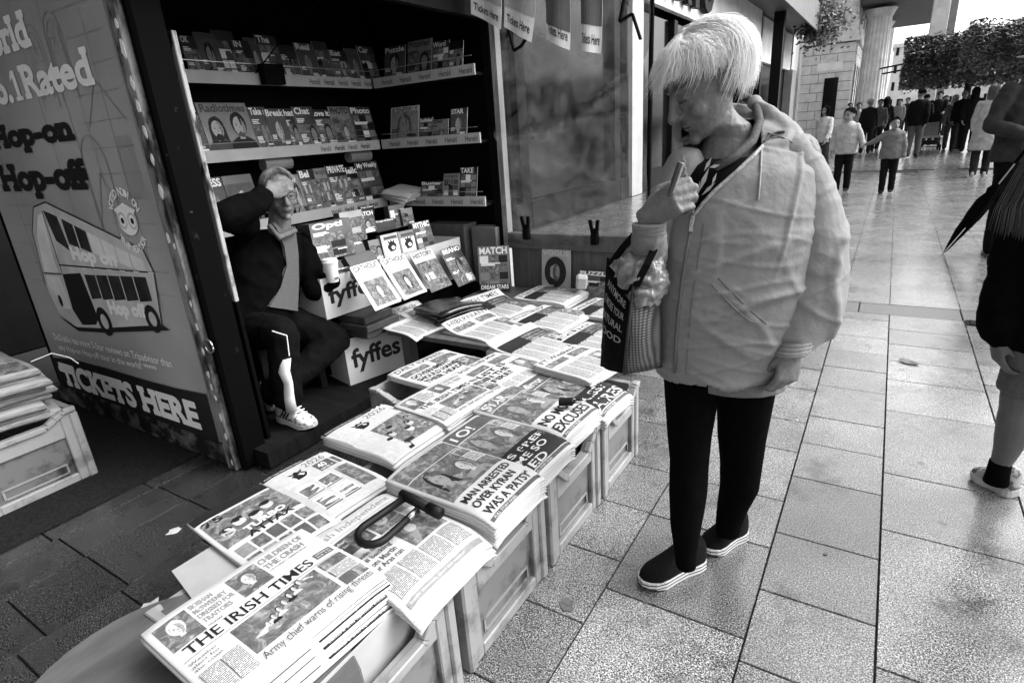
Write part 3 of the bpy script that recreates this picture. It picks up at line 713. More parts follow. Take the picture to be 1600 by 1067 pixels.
def cover_print(e, S, W, H, title, seed, style='photo', tmi=PAP, lines=True, strap=None, thk=.15, tone_=.1):
    rr = random.Random(seed); s = Sheet(S, .05); s.lift = .0005
    lite = tone_ > .15; txt = BLK if lite else PAP
    def block(x, y, w, n, h=.022):
        for k in range(n): s.rect(W * x, H * (y - .036 * k), W * w * rr.uniform(.6, 1), H * h, txt)
    if style == 'photo':
        s.rect(W * .0, H * .0, W, H * rr.uniform(.55, .8), PHO)
        q = rr.random()
        if q < .55: s.portrait(W * rr.uniform(.2, .4), H * .0, W * .66, H * rr.uniform(.6, .75), rr.choice((BLK, BLK, GRY)), rr.choice((PAL, MID, MID)), rr.choice((BLK, GRY, MID, PAP)), MID, rr.random() < .5)
        else:
            for k in range(3): s.rect(W * rr.uniform(.05, .55), H * (.06 + .22 * k), W * rr.uniform(.3, .42), H * .18, rr.choice((PHO, MID, PAL, BLK)))
        block(.05, .72, .42, rr.randint(2, 4)); block(.05, .36, .36, rr.randint(2, 5), .026); block(.56, .2, .38, rr.randint(1, 3), .03)
        if rr.random() < .5: s.rect(W * .55, H * .04, W * .4, H * .14, PAP); s.rect(W * .58, H * .07, W * .3, H * .03, BLK)
    if style == 'person':
        s.rect(W * .02, H * .02, W * .96, H * .82, MID if lite else GRY)
        s.portrait(W * .06, H * .0, W * .88, H * .84, BLK if seed % 2 else GRY, PAL if seed % 3 else MID, BLK, MID, seed % 2 == 0); block(.05, .4, .3, 3); block(.6, .24, .36, 2, .03)
    if style == 'two':
        s.portrait(W * -.02, H * .12, W * .56, H * .66, BLK, PAL, GRY, GRY, True); s.portrait(W * .42, H * .12, W * .6, H * .74, BLK, PAL, BLK, GRY); s.blob(W * .26, H * .37, W * .08, H * .07, BLK, 10, 3, .2); s.blob(W * .72, H * .41, W * .08, H * .05, GRY, 10, 3, .2)
    if style == 'inset':
        s.rect(W * .12, H * .06, W * .76, H * .58, PHO); s.portrait(W * .28, H * .07, W * .44, H * .48, BLK if seed % 2 else GRY, PAL, GRY if seed % 2 else MID, MID, True); s.rect(W * .1, H * .70, W * .8, H * .012, GRY)
    if style == 'grid':
        for j in range(4):
            for i in range(3): s.rect(W * (.05 + .31 * i), H * (.06 + .19 * j), W * .28, H * .16, rr.choice((PHO, PHO, GRY, MID, PAP, BLK)))
        block(.08, .6, .7, 2, .03)
    if style == 'lion':
        s.rect(W * .1, H * .12, W * .8, H * .6, PAP if lite else GRY); cx, cy = W * .5, H * .44; s.blob(cx, cy, W * .24, H * .2, BLK, 14, 5, .15); s.blob(cx + W * .06, cy - H * .02, W * .1, H * .08, PAP, 10, 2, .2); s.poly([(cx - W * .16, cy + H * .17), (cx - W * .2, cy + H * .3), (cx - W * .06, cy + H * .22), (cx, cy + H * .32), (cx + W * .06, cy + H * .22), (cx + W * .2, cy + H * .3), (cx + W * .16, cy + H * .17)], BLK); s.rect(W * .15, H * .78, W * .7, H * .12, GRY)
    if title: s.text(title, W * .05, H * (1 - thk - .02), W * min(.9, .16 * len(title) + .1), H * thk, tmi, .03)
    if strap: s.rect(0, 0, W, H * .15, BLK); s.text(strap, W * .05, H * .03, W * .9, H * .1, PAP, .03)
    s.build('print', INK[:6] + [COVW], e)
def shelf_mag(px0, px1, row, title, tone, style, label, back=True, tmi=PAP, H=None, strap=None, seed=None, grp='magazines on the kiosk shelves', lift=0.0):
    z = row + .0; a = R_(13)
    mid = {1.80: 95, 1.39: 200, .98: 295}[row]
    if back:
        y0, y1 = [at(p, mid, 0, -3.27).y for p in (px0, px1)]
        if row > 1.7: y0, y1 = [at(p, 85, 0, -3.27).y for p in (px0, px1)]
        W = max(.1, (y1 - y0)); H_ = (H or W * 1.32) * 1.13
        M4 = frame((-3.235 + lift, (y0 + y1) / 2, z - .01), (0, 1, 0), (-math.sin(a), 0, math.cos(a)), (math.cos(a), 0, math.sin(a)))
    else:
        x0, x1 = [at(p, mid - 5, 1, 3.37).x for p in (px0, px1)]
        W = max(.08, x1 - x0); H_ = H or W * 1.32
        M4 = frame(((x0 + x1) / 2, 3.335 - lift, z - .01), (1, 0, 0), (0, math.sin(a), math.cos(a)), (0, -math.cos(a), math.sin(a)))
    e, S = booklet('magazine', M4, W, H_, .006, tone, label, 'magazine', grp, bend=.004)
    cover_print(e, S, W, H_, title, seed or int(px0), style, tmi, strap=strap, lines=style in ('photo', 'grid'), tone_=tone)
    return e
D_, G_, L_ = .010, .045, .2
# middle row, back wall
shelf_mag(278, 314, 1.39, 'Satell', D_, 'photo', 'dark magazine with a white title at the left end of the middle shelf', H=.27, lift=.01)
shelf_mag(317, 394, 1.39, 'Radiotimes', L_, 'two', 'wide pale magazine with two men on its cover on the middle shelf', tmi=GRY, H=.27, strap='LAUGH A MINUTE!')
shelf_mag(395, 422, 1.39, 'Take a', G_, 'photo', 'weekly magazine beside the two-men cover on the middle shelf', H=.25)
shelf_mag(418, 448, 1.39, 'Break', G_, 'person', 'magazine with a smiling long-haired woman on the middle shelf', H=.24, lift=.008)
shelf_mag(442, 470, 1.39, 'that', D_, 'photo', 'small dark magazine right of the long-haired woman cover', H=.24)
shelf_mag(463, 494, 1.39, 'Chat', G_, 'photo', 'magazine with a large round four-letter title on the middle shelf', H=.25, lift=.008)
shelf_mag(490, 522, 1.39, 'Love it!', D_, 'photo', 'dark magazine fifth before the corner on the middle shelf', H=.235)
shelf_mag(519, 549, 1.39, 'PHOTO', L_, 'photo', 'pale edged magazine with a speech bubble on the middle shelf', tmi=BLK, H=.25, lift=.008)
shelf_mag(552, 584, 1.39, 'Photo', G_, 'grid', 'grey magazine in the corner end of the middle shelf', H=.25)
# bottom row
shelf_mag(312, 352, .98, 'PRESS', D_, 'person', 'dark magazine with a standing bearded man behind the seated vendor', H=.28)
shelf_mag(354, 400, .98, '', G_, 'person', 'grey magazine with a pale woman portrait beside the vendor head', H=.28, seed=8)
shelf_mag(452, 474, .98, 'Now', L_, 'person', 'pale magazine with a dark-haired portrait right of the vendor head', H=.25, seed=11)
shelf_mag(472, 496, .98, 'Bel', D_, 'photo', 'magazine with short tall white title on the lowest back shelf', H=.27, lift=.008)
shelf_mag(493, 520, .98, 'People', L_, 'photo', 'bright landscape-cover magazine on the lowest back shelf', tmi=GRY, H=.27)
shelf_mag(516, 545, .98, 'PRIVATE', D_, 'photo', 'black magazine with a white speech balloon on the lowest back shelf', H=.28, lift=.01)
shelf_mag(540, 566, .98, 'Hello', D_, 'photo', 'dim glossy magazine between the black and the gridded covers', H=.26)
shelf_mag(563, 597, .98, 'My Weekly', G_, 'grid', 'gridded magazine at the corner end of the lowest back shelf', H=.28, lift=.006)
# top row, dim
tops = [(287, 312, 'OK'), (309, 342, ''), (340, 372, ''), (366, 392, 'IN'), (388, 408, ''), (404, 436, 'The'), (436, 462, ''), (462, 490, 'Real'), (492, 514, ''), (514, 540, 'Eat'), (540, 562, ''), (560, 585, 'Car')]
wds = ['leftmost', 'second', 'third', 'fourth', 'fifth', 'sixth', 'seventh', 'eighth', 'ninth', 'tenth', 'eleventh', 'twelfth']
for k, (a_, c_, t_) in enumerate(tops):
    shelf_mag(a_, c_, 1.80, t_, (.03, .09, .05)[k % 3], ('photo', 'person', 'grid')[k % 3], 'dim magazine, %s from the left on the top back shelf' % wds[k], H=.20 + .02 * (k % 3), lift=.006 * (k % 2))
# far wall
for px0, px1, row, t_, tone, stl, lab, H_, tm in [
    (601, 634, 1.80, 'Puzzle', G_, 'person', 'puzzle magazine nearest the corner on the top far-wall shelf', .24, PAP),
    (638, 676, 1.80, 'Puzzler', L_, 'photo', 'thick pale puzzle magazine in the middle of the top far-wall shelf', .25, GRY),
    (677, 704, 1.80, 'Word', G_, 'grid', 'third magazine on the top far-wall shelf', .22, PAP),
    (704, 726, 1.80, '', D_, 'photo', 'dark magazine at the right end of the top far-wall shelf', .2, PAP),
    (612, 656, 1.39, 'BUSINESSPLUS', .5, 'person', 'white magazine with three dark-suited people on the middle far-wall shelf', .26, GRY),
    (657, 678, 1.39, 'Sudoku', G_, 'grid', 'small grey puzzle book on the middle far-wall shelf', .17, PAP),
    (678, 703, 1.39, '250', L_, 'photo', 'pale puzzle collection with a big number on the middle far-wall shelf', .15, BLK),
    (706, 732, 1.39, 'STAR', G_, 'person', 'magazine with a dark-haired person at the right of the middle far-wall shelf', .21, PAP),
    (660, 694, .98, 'Buster', G_, 'grid', 'puzzle magazine in the middle of the lowest far-wall shelf', .15, PAP),
    (695, 719, .98, 'Logic', L_, 'grid', 'narrow pale puzzle book on the lowest far-wall shelf', .2, GRY),
    (720, 747, .98, 'TAKE', D_, 'grid', 'dark magazine with faces at the right of the lowest far-wall shelf', .24, PAP)]:
    shelf_mag(px0, px1, row, t_, tone, stl, lab, False, tm, H_)

# ------------------------------------------------------------------ windbreak: board, clear plastic sheet, clips
WY = 3.38
wb = empty('windbreak', (-1.68, WY, 0), label='windbreak of a wooden board and clear plastic sheet at the stall end', cat='windbreak')
BOARD = mat('board_wood', .075, .6, .3, 6, stretch=(6, 1, 1), bump=.15)
b = MB(); b.box(-2.16, -1.13, WY, WY + .02, .0, .70); b.build('board', BOARD, wb, world=True)
b = MB(); b.box(-2.17, -1.12, WY - .03, WY + .03, .66, .765); b.build('top_rail', BOARD, wb, world=True, bevel=.004)
b = MB(); b.box(-1.60, -1.56, WY - .012, WY - .001, .1, .658); b.build('batten', BOARD, wb, world=True)
b = MB(); b.tube([(-1.19, WY + .02, .76), (-1.18, WY + .02, 2.3)], .014, 8); b.build('pole', K_BLACK, wb, world=True)
pm = bpy.data.materials.new('plastic_sheet'); pm.use_nodes = True; t = pm.node_tree; t.nodes.remove(t.nodes['Principled BSDF'])
out = t.nodes['Material Output']; tr = nd(t, 'ShaderNodeBsdfTransparent'); gl = nd(t, 'ShaderNodeBsdfGlossy'); gl.inputs['Roughness'].default_value = .07; df = nd(t, 'ShaderNodeBsdfDiffuse'); df.inputs['Color'].default_value = (.75, .75, .75, 1)
tr.inputs['Color'].default_value = (.5, .5, .5, 1)
tl = nd(t, 'ShaderNodeBsdfTranslucent'); tl.inputs['Color'].default_value = (.8, .8, .8, 1)
tc = nd(t, 'ShaderNodeTexCoord'); n1 = nd(t, 'ShaderNodeTexNoise'); n1.inputs['Scale'].default_value = 5; n1.inputs['Detail'].default_value = 8; n1.inputs['Roughness'].default_value = .6; n1.inputs['Distortion'].default_value = 1.2; t.links.new(tc.outputs['Object'], n1.inputs['Vector'])
bp = nd(t, 'ShaderNodeBump'); bp.inputs['Strength'].default_value = .5; bp.inputs['Distance'].default_value = .03; t.links.new(n1.outputs[0], bp.inputs['Height']); t.links.new(bp.outputs[0], gl.inputs['Normal'])
m1 = nd(t, 'ShaderNodeMixShader'); m1.inputs[0].default_value = .5; t.links.new(df.outputs[0], m1.inputs[1]); t.links.new(tl.outputs[0], m1.inputs[2])
m2 = nd(t, 'ShaderNodeMixShader'); mr = nd(t, 'ShaderNodeMapRange'); mr.inputs['From Min'].default_value = .35; mr.inputs['From Max'].default_value = .7; mr.inputs['To Min'].default_value = .0; mr.inputs['To Max'].default_value = .10
t.links.new(n1.outputs[0], mr.inputs['Value']); t.links.new(mr.outputs[0], m2.inputs[0]); t.links.new(tr.outputs[0], m2.inputs[1]); t.links.new(m1.outputs[0], m2.inputs[2])
m3 = nd(t, 'ShaderNodeMixShader'); m3.inputs[0].default_value = .085; t.links.new(m2.outputs[0], m3.inputs[1]); t.links.new(gl.outputs[0], m3.inputs[2]); t.links.new(m3.outputs[0], out.inputs['Surface'])
b = MB(); nx, nz_ = 44, 60; vs = []
for j in range(nz_ + 1):
    for i in range(nx + 1):
        u = i / nx; v = j / nz_; x = -2.19 + 1.0 * u; z = .70 + 1.5 * v
        if u > .97: x += .02 * math.sin(v * 9)
        fold = z - (1.40 + .33 * u - .12 * math.sin(u * 3.1)); d = .035 * math.exp(-(fold / .03) ** 2) * (1 + 1.3 * noise.noise((x * 25, z * 12, 3)))
        dg = (u - .72) * 1.0 + (v - 1) * -.35 + .1; d2 = .012 * math.exp(-(dg / .02) ** 2) * (v > .55)
        d3 = .025 * noise.noise((x * 3, z * 2.2, 1.7)) + .010 * noise.noise((x * 9 + z * 5, z * 4, 5)) + .004 * abs(noise.noise((x * 30, z * 22, 2)))
        vs.append((x, WY - .035 - d - d2 + d3, z))
b.add(vs, [(j * (nx + 1) + i, j * (nx + 1) + i + 1, (j + 1) * (nx + 1) + i + 1, (j + 1) * (nx + 1) + i) for j in range(nz_) for i in range(nx)])
b.build('plastic_sheet', pm, wb, world=True, smooth=True, fixn=False)
def clip(px, py, label):
    c = at(px, py, 1, WY - .05); e = empty('clip', c, label=label, cat='clip', group='black spring clips')
    b = MB(); b.box(-.022, .022, -.02, .02, -.07, .0); b.box(-.018, .018, -.012, .012, .0, .03); b.build('jaw', K_BLACK, e, bevel=.004)
    for d in (-1, 1):
        b = MB(); b.bar((d * .014, 0, .0), (d * .026, -.01, .085), .018, .02); b.build('handle', K_BLACK, e, bevel=.003)
clip(822, 358, 'black spring clip at the left of the wooden board'); clip(929, 365, 'black spring clip right of centre on the wooden board')
for k, (pts, lab) in enumerate([([(795, 45), (803, 80), (815, 72), (822, 60)], 'black strap hanging at the kiosk end of the plastic sheet'), ([(975, 0), (968, 35), (988, 22), (1001, 62)], 'black tie hanging from the top right of the plastic sheet')]):
    b = MB()
    for a_, c_ in zip(pts, pts[1:]): b.bar(at(*a_, 1, WY - .12), at(*c_, 1, WY - .12), .02, .012)
    b.tube([at(*pts[0], 1, WY - .12), at(pts[0][0], pts[0][1] - 60, 1, WY - .12)], .008, 6)
    tag(b.build('tie_strap', K_BLACK), lab, 'strap')
# bunting of small ticket flags along the awning edge
FL = mat('flag_cloth', .62, .7, .1, 10); FLD = mat('flag_dark', .10, .7, .3, 10)
for k, (pp, lab) in enumerate([([(728, -70), (784, -60), (785, 47), (736, 22)], 'pale ticket flag at the left end of the row under the awning'), ([(784, -60), (842, -50), (831, 67), (785, 42)], 'pale ticket flag second from the left under the awning'), ([(846, -60), (888, -50), (889, 79), (852, 62)], 'half dark ticket flag third from the left under the awning'), ([(906, -50), (940, -45), (936, 84), (907, 80)], 'narrow ticket flag at the right end of the row')]):
    cs = [at(*q, 1, 3.12 - .03 * k) for q in pp]; tl_, tr_, br_, bl_ = cs
    e = empty('ticket_flag', tl_, label=lab, cat='flag', group='ticket flags under the awning')
    def SF(x, y, l, tl_=tl_, tr_=tr_, br_=br_, bl_=bl_, k=k):
        p = (bl_ * (1 - x) + br_ * x) * (1 - y) + (tl_ * (1 - x) + tr_ * x) * y
        return p + Vector((0, -l + .018 * math.sin(x * 5 + k) + .01 * math.sin(y * 4), 0)) - tl_
    s = Sheet(SF, .12); s.lift = 0; s.rect(0, 0, 1, 1, 0); s.n = 0; fl = s.build('cloth', [FL], e)
    sm = fl.modifiers.new('thick', 'SOLIDIFY'); sm.thickness = .0015
    s = Sheet(SF, .12); s.lift = .003; s.rect(.0, .34 if k != 2 else .22, 1, .66 if k != 2 else .78, 1 if k > 1 else 2); 
    s.text('Tickets Here', .08, .1, .84, .13, 0, .015); s.poly([(.25, .42), (.75, .40), (.85, .62), (.3, .66)], 1)
    s.text('Hop off' if k == 2 else 'Hop on', .15, .7, .7, .14, 3, .02)
    s.build('print', [INK[BLK], FLD, mat('flag_mid', .34, .7, .2, 8), FL], e)
# ------------------------------------------------------------------ plastic crates
CR = [wear_mat('crate_grey', .23, .05, 9, .50, .72, .35, bump=.1, spec=.4), wear_mat('crate_pale', .26, .06, 8, .53, .74, .35, bump=.1, spec=.4)]
CR_IN = wear_mat('crate_panel', .13, .02, 8, .46, .64, .4, bump=.1, spec=.35)
def crate(name, x1, y0, y1, depth, h, label, m=0, dip=.5, grp='newspaper crates'):
    """stacking crate, its long dipped front at x1 facing +X"""
    W = y1 - y0; e = empty(name, (x1, (y0 + y1) / 2, 0), label=label, cat='crate', group=grp); M_ = CR[m]
    hd = h * (1 - .26 * dip); a = W / 2
    def wall(tag_, O, U, V, N, half, name2):
        # outline with dipped rim, opening below filled by a recessed panel
        t_ = .022; z1 = h * .11; z2 = h * .62; xo = half * .70; xs = half * .42; xt = half * .78
        b = MB()
        b.prism([(-half, 0), (-xo, 0), (-xo, h - .02), (-half, h)], O, U, V, N * t_)
        b.prism([(xo, 0), (half, 0), (half, h), (xo, h - .02)], O, U, V, N * t_)
        b.prism([(-xo, 0), (xo, 0), (xo, z1), (-xo, z1)], O, U, V, N * t_)
        b.prism([(-xo, z2), (xo, z2), (xo, h - .02), (xt * .82, h - .02), (xs, hd), (-xs, hd), (-xt * .82, h - .02), (-xo, h - .02)], O, U, V, N * t_)
        f = b.build(name2, M_, e, bevel=.004)
        b = MB()   # rim rail standing proud, following the dip
        xm = (xs + xt) / 2; rim = [(-half, h), (-xt, h), (-xt * .94, h - .008), (-xm, (h + hd) / 2), (-xs * 1.08, hd + .008), (-xs, hd), (xs, hd), (xs * 1.08, hd + .008), (xm, (h + hd) / 2), (xt * .94, h - .008), (xt, h), (half, h)]
        for p, q in zip(rim, rim[1:]):
            P = O + U * p[0] + V * p[1] + N * (t_ + .004); Q = O + U * q[0] + V * q[1] + N * (t_ + .004)
            b.bar(P - V * .012, Q - V * .012, .024, .024, up=tuple(N))
        b.build('rim', M_, e, bevel=.003)
        b = MB(); b.prism([(-xo, z1), (xo, z1), (xo, z2), (-xo, z2)], O + N * .002, U, V, N * .004); b.build('panel', CR_IN, e)
        b = MB()   # label holder and ribs
        for yy in (z1 + .012, z1 + .055): b.prism([(-xo * .8, yy), (xo * .8, yy), (xo * .8, yy + .007), (-xo * .8, yy + .007)], O + N * .006, U, V, N * .005)
        for xx in (-xo * .8, xo * .8): b.prism([(xx - .004, z1 + .012), (xx + .004, z1 + .012), (xx + .004, z1 + .06), (xx - .004, z1 + .06)], O + N * .006, U, V, N * .005)
        b.build('label_holder', M_, e)
    ex, ey, ez = Vector((1, 0, 0)), Vector((0, 1, 0)), Vector((0, 0, 1))
    wall(0, Vector((-.022, 0, 0)), ey, ez, ex, a, 'front_wall')
    wall(1, Vector((-depth / 2 - .01, -a + .022, 0)), ex, ez, -ey, depth / 2 - .015, 'end_wall')
    b = MB(); b.box(-depth + .02, -.03, a - .025, a, 0, h - .01); b.box(-depth, -depth + .02, -a, a, 0, h - .01); b.box(-depth + .02, -.02, -a + .02, a - .02, .01, .03)
    b.build('tub', M_, e)
    for sx in (-.012, -depth + .012):
        for sy in (-a + .01, a - .012):
            b = MB(); b.box(sx - .018, sx + .020, sy - .018, sy + .018, 0, h - .03); b.build('corner_post', M_, e, bevel=.006)
    return e
crate('crate', -.81, .44, .868, .6, .365, 'grey plastic crate nearest the camera under the first newspapers', 0, .9)
crate('crate', -.81, .915, 1.345, .6, .365, 'scuffed grey crate under the tabloid with the arrest headline', 0, .75)
crate('crate', -.81, 1.39, 1.785, .6, .365, 'grey crate third from the camera along the outer row', 1, .75)
crate('crate', -.81, 1.83, 2.20, .6, .365, 'grey crate farthest along the outer row beside the tote bag', 1, .75)
crate('crate', -1.40, 1.70, 2.22, .52, .34, 'pale crate inside the row under the papers, next to the kiosk floor', 1)
crate('crate', -3.05, .50, .935, .6, .365, 'grey crate of old papers standing left of the poster', 1)
b = MB(); b.box(-.862, -.856, .47, .862, .03, .364); tag(b.build('cardboard_sheet', mat('lightening_insert', .34, .7, .12, 8)), 'pale grey sheet added inside the nearest crate to lighten its dark interior', 'cardboard')  # pale sheet added to brighten the crate's dark interior
tb = empty('trestle_table', (-1.6, 2.8, 0), label='low board table under the papers beside the windbreak', cat='table')
b = MB(); b.box(-2.33, -.95, 2.26, 3.36, .36, .385); b.build('table_top', BOARD, tb, world=True)
for x, y in ((-2.25, 2.34), (-1.05, 2.34), (-2.25, 3.25), (-1.05, 3.25)):
    b = MB(); b.box(x - .03, x + .03, y - .03, y + .03, 0, .36); b.build('leg', BOARD, tb, world=True)

# ------------------------------------------------------------------ newspapers
EDGE = bpy.data.materials.new('page_edges'); EDGE.use_nodes = True; t = EDGE.node_tree
tc = nd(t, 'ShaderNodeTexCoord'); sp = nd(t, 'ShaderNodeSeparateXYZ'); wv = nd(t, 'ShaderNodeMath', operation='MULTIPLY'); wv.inputs[1].default_value = 900
t.links.new(tc.outputs['Object'], sp.inputs[0]); t.links.new(sp.outputs[2], wv.inputs[0])
n = nd(t, 'ShaderNodeTexNoise'); n.inputs['Scale'].default_value = 1; n.noise_dimensions = '1D'; t.links.new(wv.outputs[0], n.inputs['W'])
mr = nd(t, 'ShaderNodeMapRange'); mr.inputs['From Min'].default_value = .3; mr.inputs['From Max'].default_value = .6; mr.inputs['To Min'].default_value = .24; mr.inputs['To Max'].default_value = .58
t.links.new(n.outputs[0], mr.inputs['Value']); t.links.new(mr.outputs[0], t.nodes['Principled BSDF'].inputs['Base Color']); t.nodes['Principled BSDF'].inputs['Roughness'].default_value = .8
MATS['page_edges'] = EDGE
PAPER_ME = {}
ORD = ['', 'second', 'third', 'fourth', 'fifth', 'sixth', 'seventh', 'eighth', 'ninth', 'tenth']
def paper_S(W, H, t_, droop, wave, curl):
    def zf_(x, y):   # x,y from the sheet centre
        z = 0
        ex = max(0, abs(x) / (W / 2) - .6) / .4; ey = max(0, -y / (H / 2) - .5) / .5
        z -= droop * (ex ** 2 * .5 + ey ** 2)
        z += wave * math.sin(x * 17 + y * 5) * math.cos(y * 11)
        if curl: z += curl * max(0, (y / (H / 2) - .1) / .9) ** 2
        return z
    return lambda x, y, l: Vector((x, y, t_ + zf_(x, y) + l)), zf_
def paper_mesh(W, H, t_, droop, wave, curl):
    k = (W, H, t_, droop, wave, curl)
    if k in PAPER_ME: return PAPER_ME[k]
    S, zf_ = paper_S(*k); nx, ny = 14, 12; vs = []; L = [(0, t_), (.004, t_ * .5), (0, 0)]
    for ins, z in L:
        for j in range(ny + 1):
            for i in range(nx + 1):
                x = W * (i / nx - .5); y = H * (j / ny - .5); q = 1 + ins * 2 / W
                vs.append((x * q, y * q, z + zf_(x, y)))
    N = (nx + 1) * (ny + 1); q = lambda i, j, l: l * N + j * (nx + 1) + i
    top = [(q(i, j, 0), q(i + 1, j, 0), q(i + 1, j + 1, 0), q(i, j + 1, 0)) for j in range(ny) for i in range(nx)] + [(q(i, j, 2), q(i, j + 1, 2), q(i + 1, j + 1, 2), q(i + 1, j, 2)) for j in range(ny) for i in range(nx)]
    sd = []
    for l in (0, 1):
        sd += [(q(i, 0, l), q(i, 0, l + 1), q(i + 1, 0, l + 1), q(i + 1, 0, l)) for i in range(nx)] + [(q(i, ny, l), q(i + 1, ny, l), q(i + 1, ny, l + 1), q(i, ny, l + 1)) for i in range(nx)]
        sd += [(q(0, j, l), q(0, j + 1, l), q(0, j + 1, l + 1), q(0, j, l + 1)) for j in range(ny)] + [(q(nx, j, l), q(nx, j, l + 1), q(nx, j + 1, l + 1), q(nx, j + 1, l)) for j in range(ny)]
    b = MB(); b.add(vs, []); b.f = top + sd; b.m = [0] * len(top) + [1] * len(sd)
    PAPER_ME[k] = b.mesh('paper', [INK[PAP], EDGE], True); return PAPER_ME[k]
def stack(c, ang, W, H, n, t_, z0, print_fn, label, under, grp, droop=.012, wave=.0015, curl=0.0, seed=1, jit=.004, edge_print=False, shift=(0, 0), tilt=0.0):
    """n folded newspapers; only the top one shows its page"""
    rr = random.Random(seed); z = z0
    for k in range(n):
        topmost = k == n - 1
        e = empty('newspaper', (c[0] + rr.uniform(-jit, jit) + shift[0] * (n - 1 - k), c[1] + rr.uniform(-jit, jit) + shift[1] * (n - 1 - k), z), R_(ang + rr.uniform(-1.2, 1.2)), label if topmost else ORD[n - 1 - k] + ' from the top: ' + under, 'newspaper', grp)
        if tilt: e.rotation_euler = (0, R_(tilt), e.rotation_euler[2])
        w_ = wave if topmost else wave * .5; cu = curl if topmost else 0
        link_mesh('pages', paper_mesh(W, H, t_, droop, w_, cu), e)
        if topmost:
            S, _ = paper_S(W, H, t_, droop, w_, cu); s = Sheet(lambda x, y, l: S(x - W / 2, y - H / 2, l + .0002), .025)
            print_fn(s, W, H); s.build('print', INK, e)
        elif edge_print:
            S, _ = paper_S(W, H, t_, droop, w_, 0); s = Sheet(lambda x, y, l: S(x - W / 2, y - H / 2, l), .05)
            s.rect(W * .5, 0, W * .5, .014, BLK); s.text('culture and opinion inside', W * .54, .003, W * .4, .006, PAP); s.rect(W * .03, .002, W * .42, .003, GRY); s.build('print', INK, e)
        z += t_ * .93
    return z
def col(s, x, y, w, h): s.rect(x, y, w, h, LIN)
def pr_times(s, W, H):
    u = W / .38; v = H / .29
    T = lambda t_, x, y, w, h, m=BLK, **k: s.text(t_, x * u, y * v, w * u, h * v, m, **k)
    def Rr(x, y, w, h, m): s.rect(x * u, y * v, w * u, h * v, m)
    Rr(.012, .182, .066, .09, PHO); s.portrait(.014 * u, .183 * v, .062 * u, .085 * v, PAL, PAL, GRY)
    for k, q in enumerate(('SIOBHAN', 'McSWEENEY', 'DRESSED FOR', 'TRAITORS')): T(q, .084, .257 - .0195 * k, (.05, .072, .078, .062)[k], .0155, MID, bold=.03)
    T('MAGAZINE', .084, .184, .03, .006)
    Rr(.168, .19, .07, .082, PHO); s.portrait(.168 * u, .19 * v, .07 * u, .078 * v, GRY, PAL, GRY)
    T('CHILDREN OF', .243, .25, .115, .02, MID, bold=.03); T('THE CRASH', .243, .224, .1, .02, MID, bold=.03); T("CULT'S LEGACY. WEEKEND REVIEW", .243, .213, .1, .006)
    T('THE IRISH TIMES', .022, .148, .29, .029, BLK, bold=.006, serif=(.05, .03)); Rr(.325, .153, .045, .022, GRY); T('WEEKEND', .328, .166, .038, .005, PAP); T('EUR 4.20', .328, .157, .038, .005, PAP)
    Rr(.01, .1405, .36, .0012, GRY)
    Rr(.098, .042, .2, .092, PHO); s.poly([(.115 * u, .075 * v), (.16 * u, .06 * v), (.285 * u, .118 * v), (.27 * u, .13 * v), (.18 * u, .098 * v)], PAL); s.poly([(.16 * u, .058 * v), (.285 * u, .112 * v), (.29 * u, .1 * v), (.175 * u, .05 * v)], GRY)
    for k in range(7): s.portrait((.14 + .017 * k) * u, (.068 + .007 * k) * v, .022 * u, .03 * v, BLK if k % 3 else GRY, PAL, (MID, BLK, PAL)[k % 3])
    for k in range(3): T(('Weather', 'alert for', 'the coast')[k], .012, .122 - .011 * k, .055, .008, GRY)
    col(s, .012 * u, .02 * v, .036 * u, .07 * v); col(s, .053 * u, .02 * v, .036 * u, .07 * v)
    Rr(.31, .105, .06, .03, PHO); col(s, .31 * u, .07 * v, .06 * u, .03 * v); Rr(.31, .035, .028, .03, GRY); Rr(.342, .035, .028, .03, PHO)
    T('Army chief warns of rising threats', .1, .012, .268, .024, GRY, bold=.005, serif=(.03, .02))
def pr_indep(s, W, H):
    u = W / .30; v = H / .38
    T = lambda t_, x, y, w, h, m=BLK, **k: s.text(t_, x * u, y * v, w * u, h * v, m, **k)
    T('Irish Independent', .012, .335, .262, .03, MID, bold=.0, serif=(.03, .02)); s.rect(.01 * u, .328 * v, .28 * u, .001, GRY)
    s.rect(.012 * u, .245 * v, .12 * u, .072 * v, GRY); T('Monaghan', .016, .295, .055, .014, PAP, bold=.02); T('Spring back', .016, .277, .06, .012, PAP, bold=.02); s.rect(.07 * u, .25 * v, .055 * u, .06 * v, PHO)
    s.rect(.14 * u, .235 * v, .09 * u, .082 * v, PHO); s.blob(.18 * u, .285 * v, .02, .024, PAL); s.rect(.236 * u, .26 * v, .05 * u, .055 * v, MID)
    for k, q in enumerate(('Gavin to get', 'full backing', 'from Martin', 'for Aras run')): T(q, .03, .205 - .022 * k, (.1, .1, .095, .098)[k], .019, GRY, bold=.012, serif=(.03, .02))
    s.rect(.155 * u, .125 * v, .125 * u, .1 * v, PHO); s.blob(.2 * u, .19 * v, .016, .019, PAL); s.poly([(.17 * u, .126 * v), (.18 * u, .17 * v), (.215 * u, .175 * v), (.235 * u, .126 * v)], MID)
    for k in range(4): col(s, (.015 + .068 * k) * u, .04 * v, .06 * u, (.085 if k < 2 else .075) * v)
    s.rect(.012 * u, .012 * v, .276 * u, .016 * v, MID); T('Inside: comment, sport and weather', .02, .016, .2, .008, PAP)
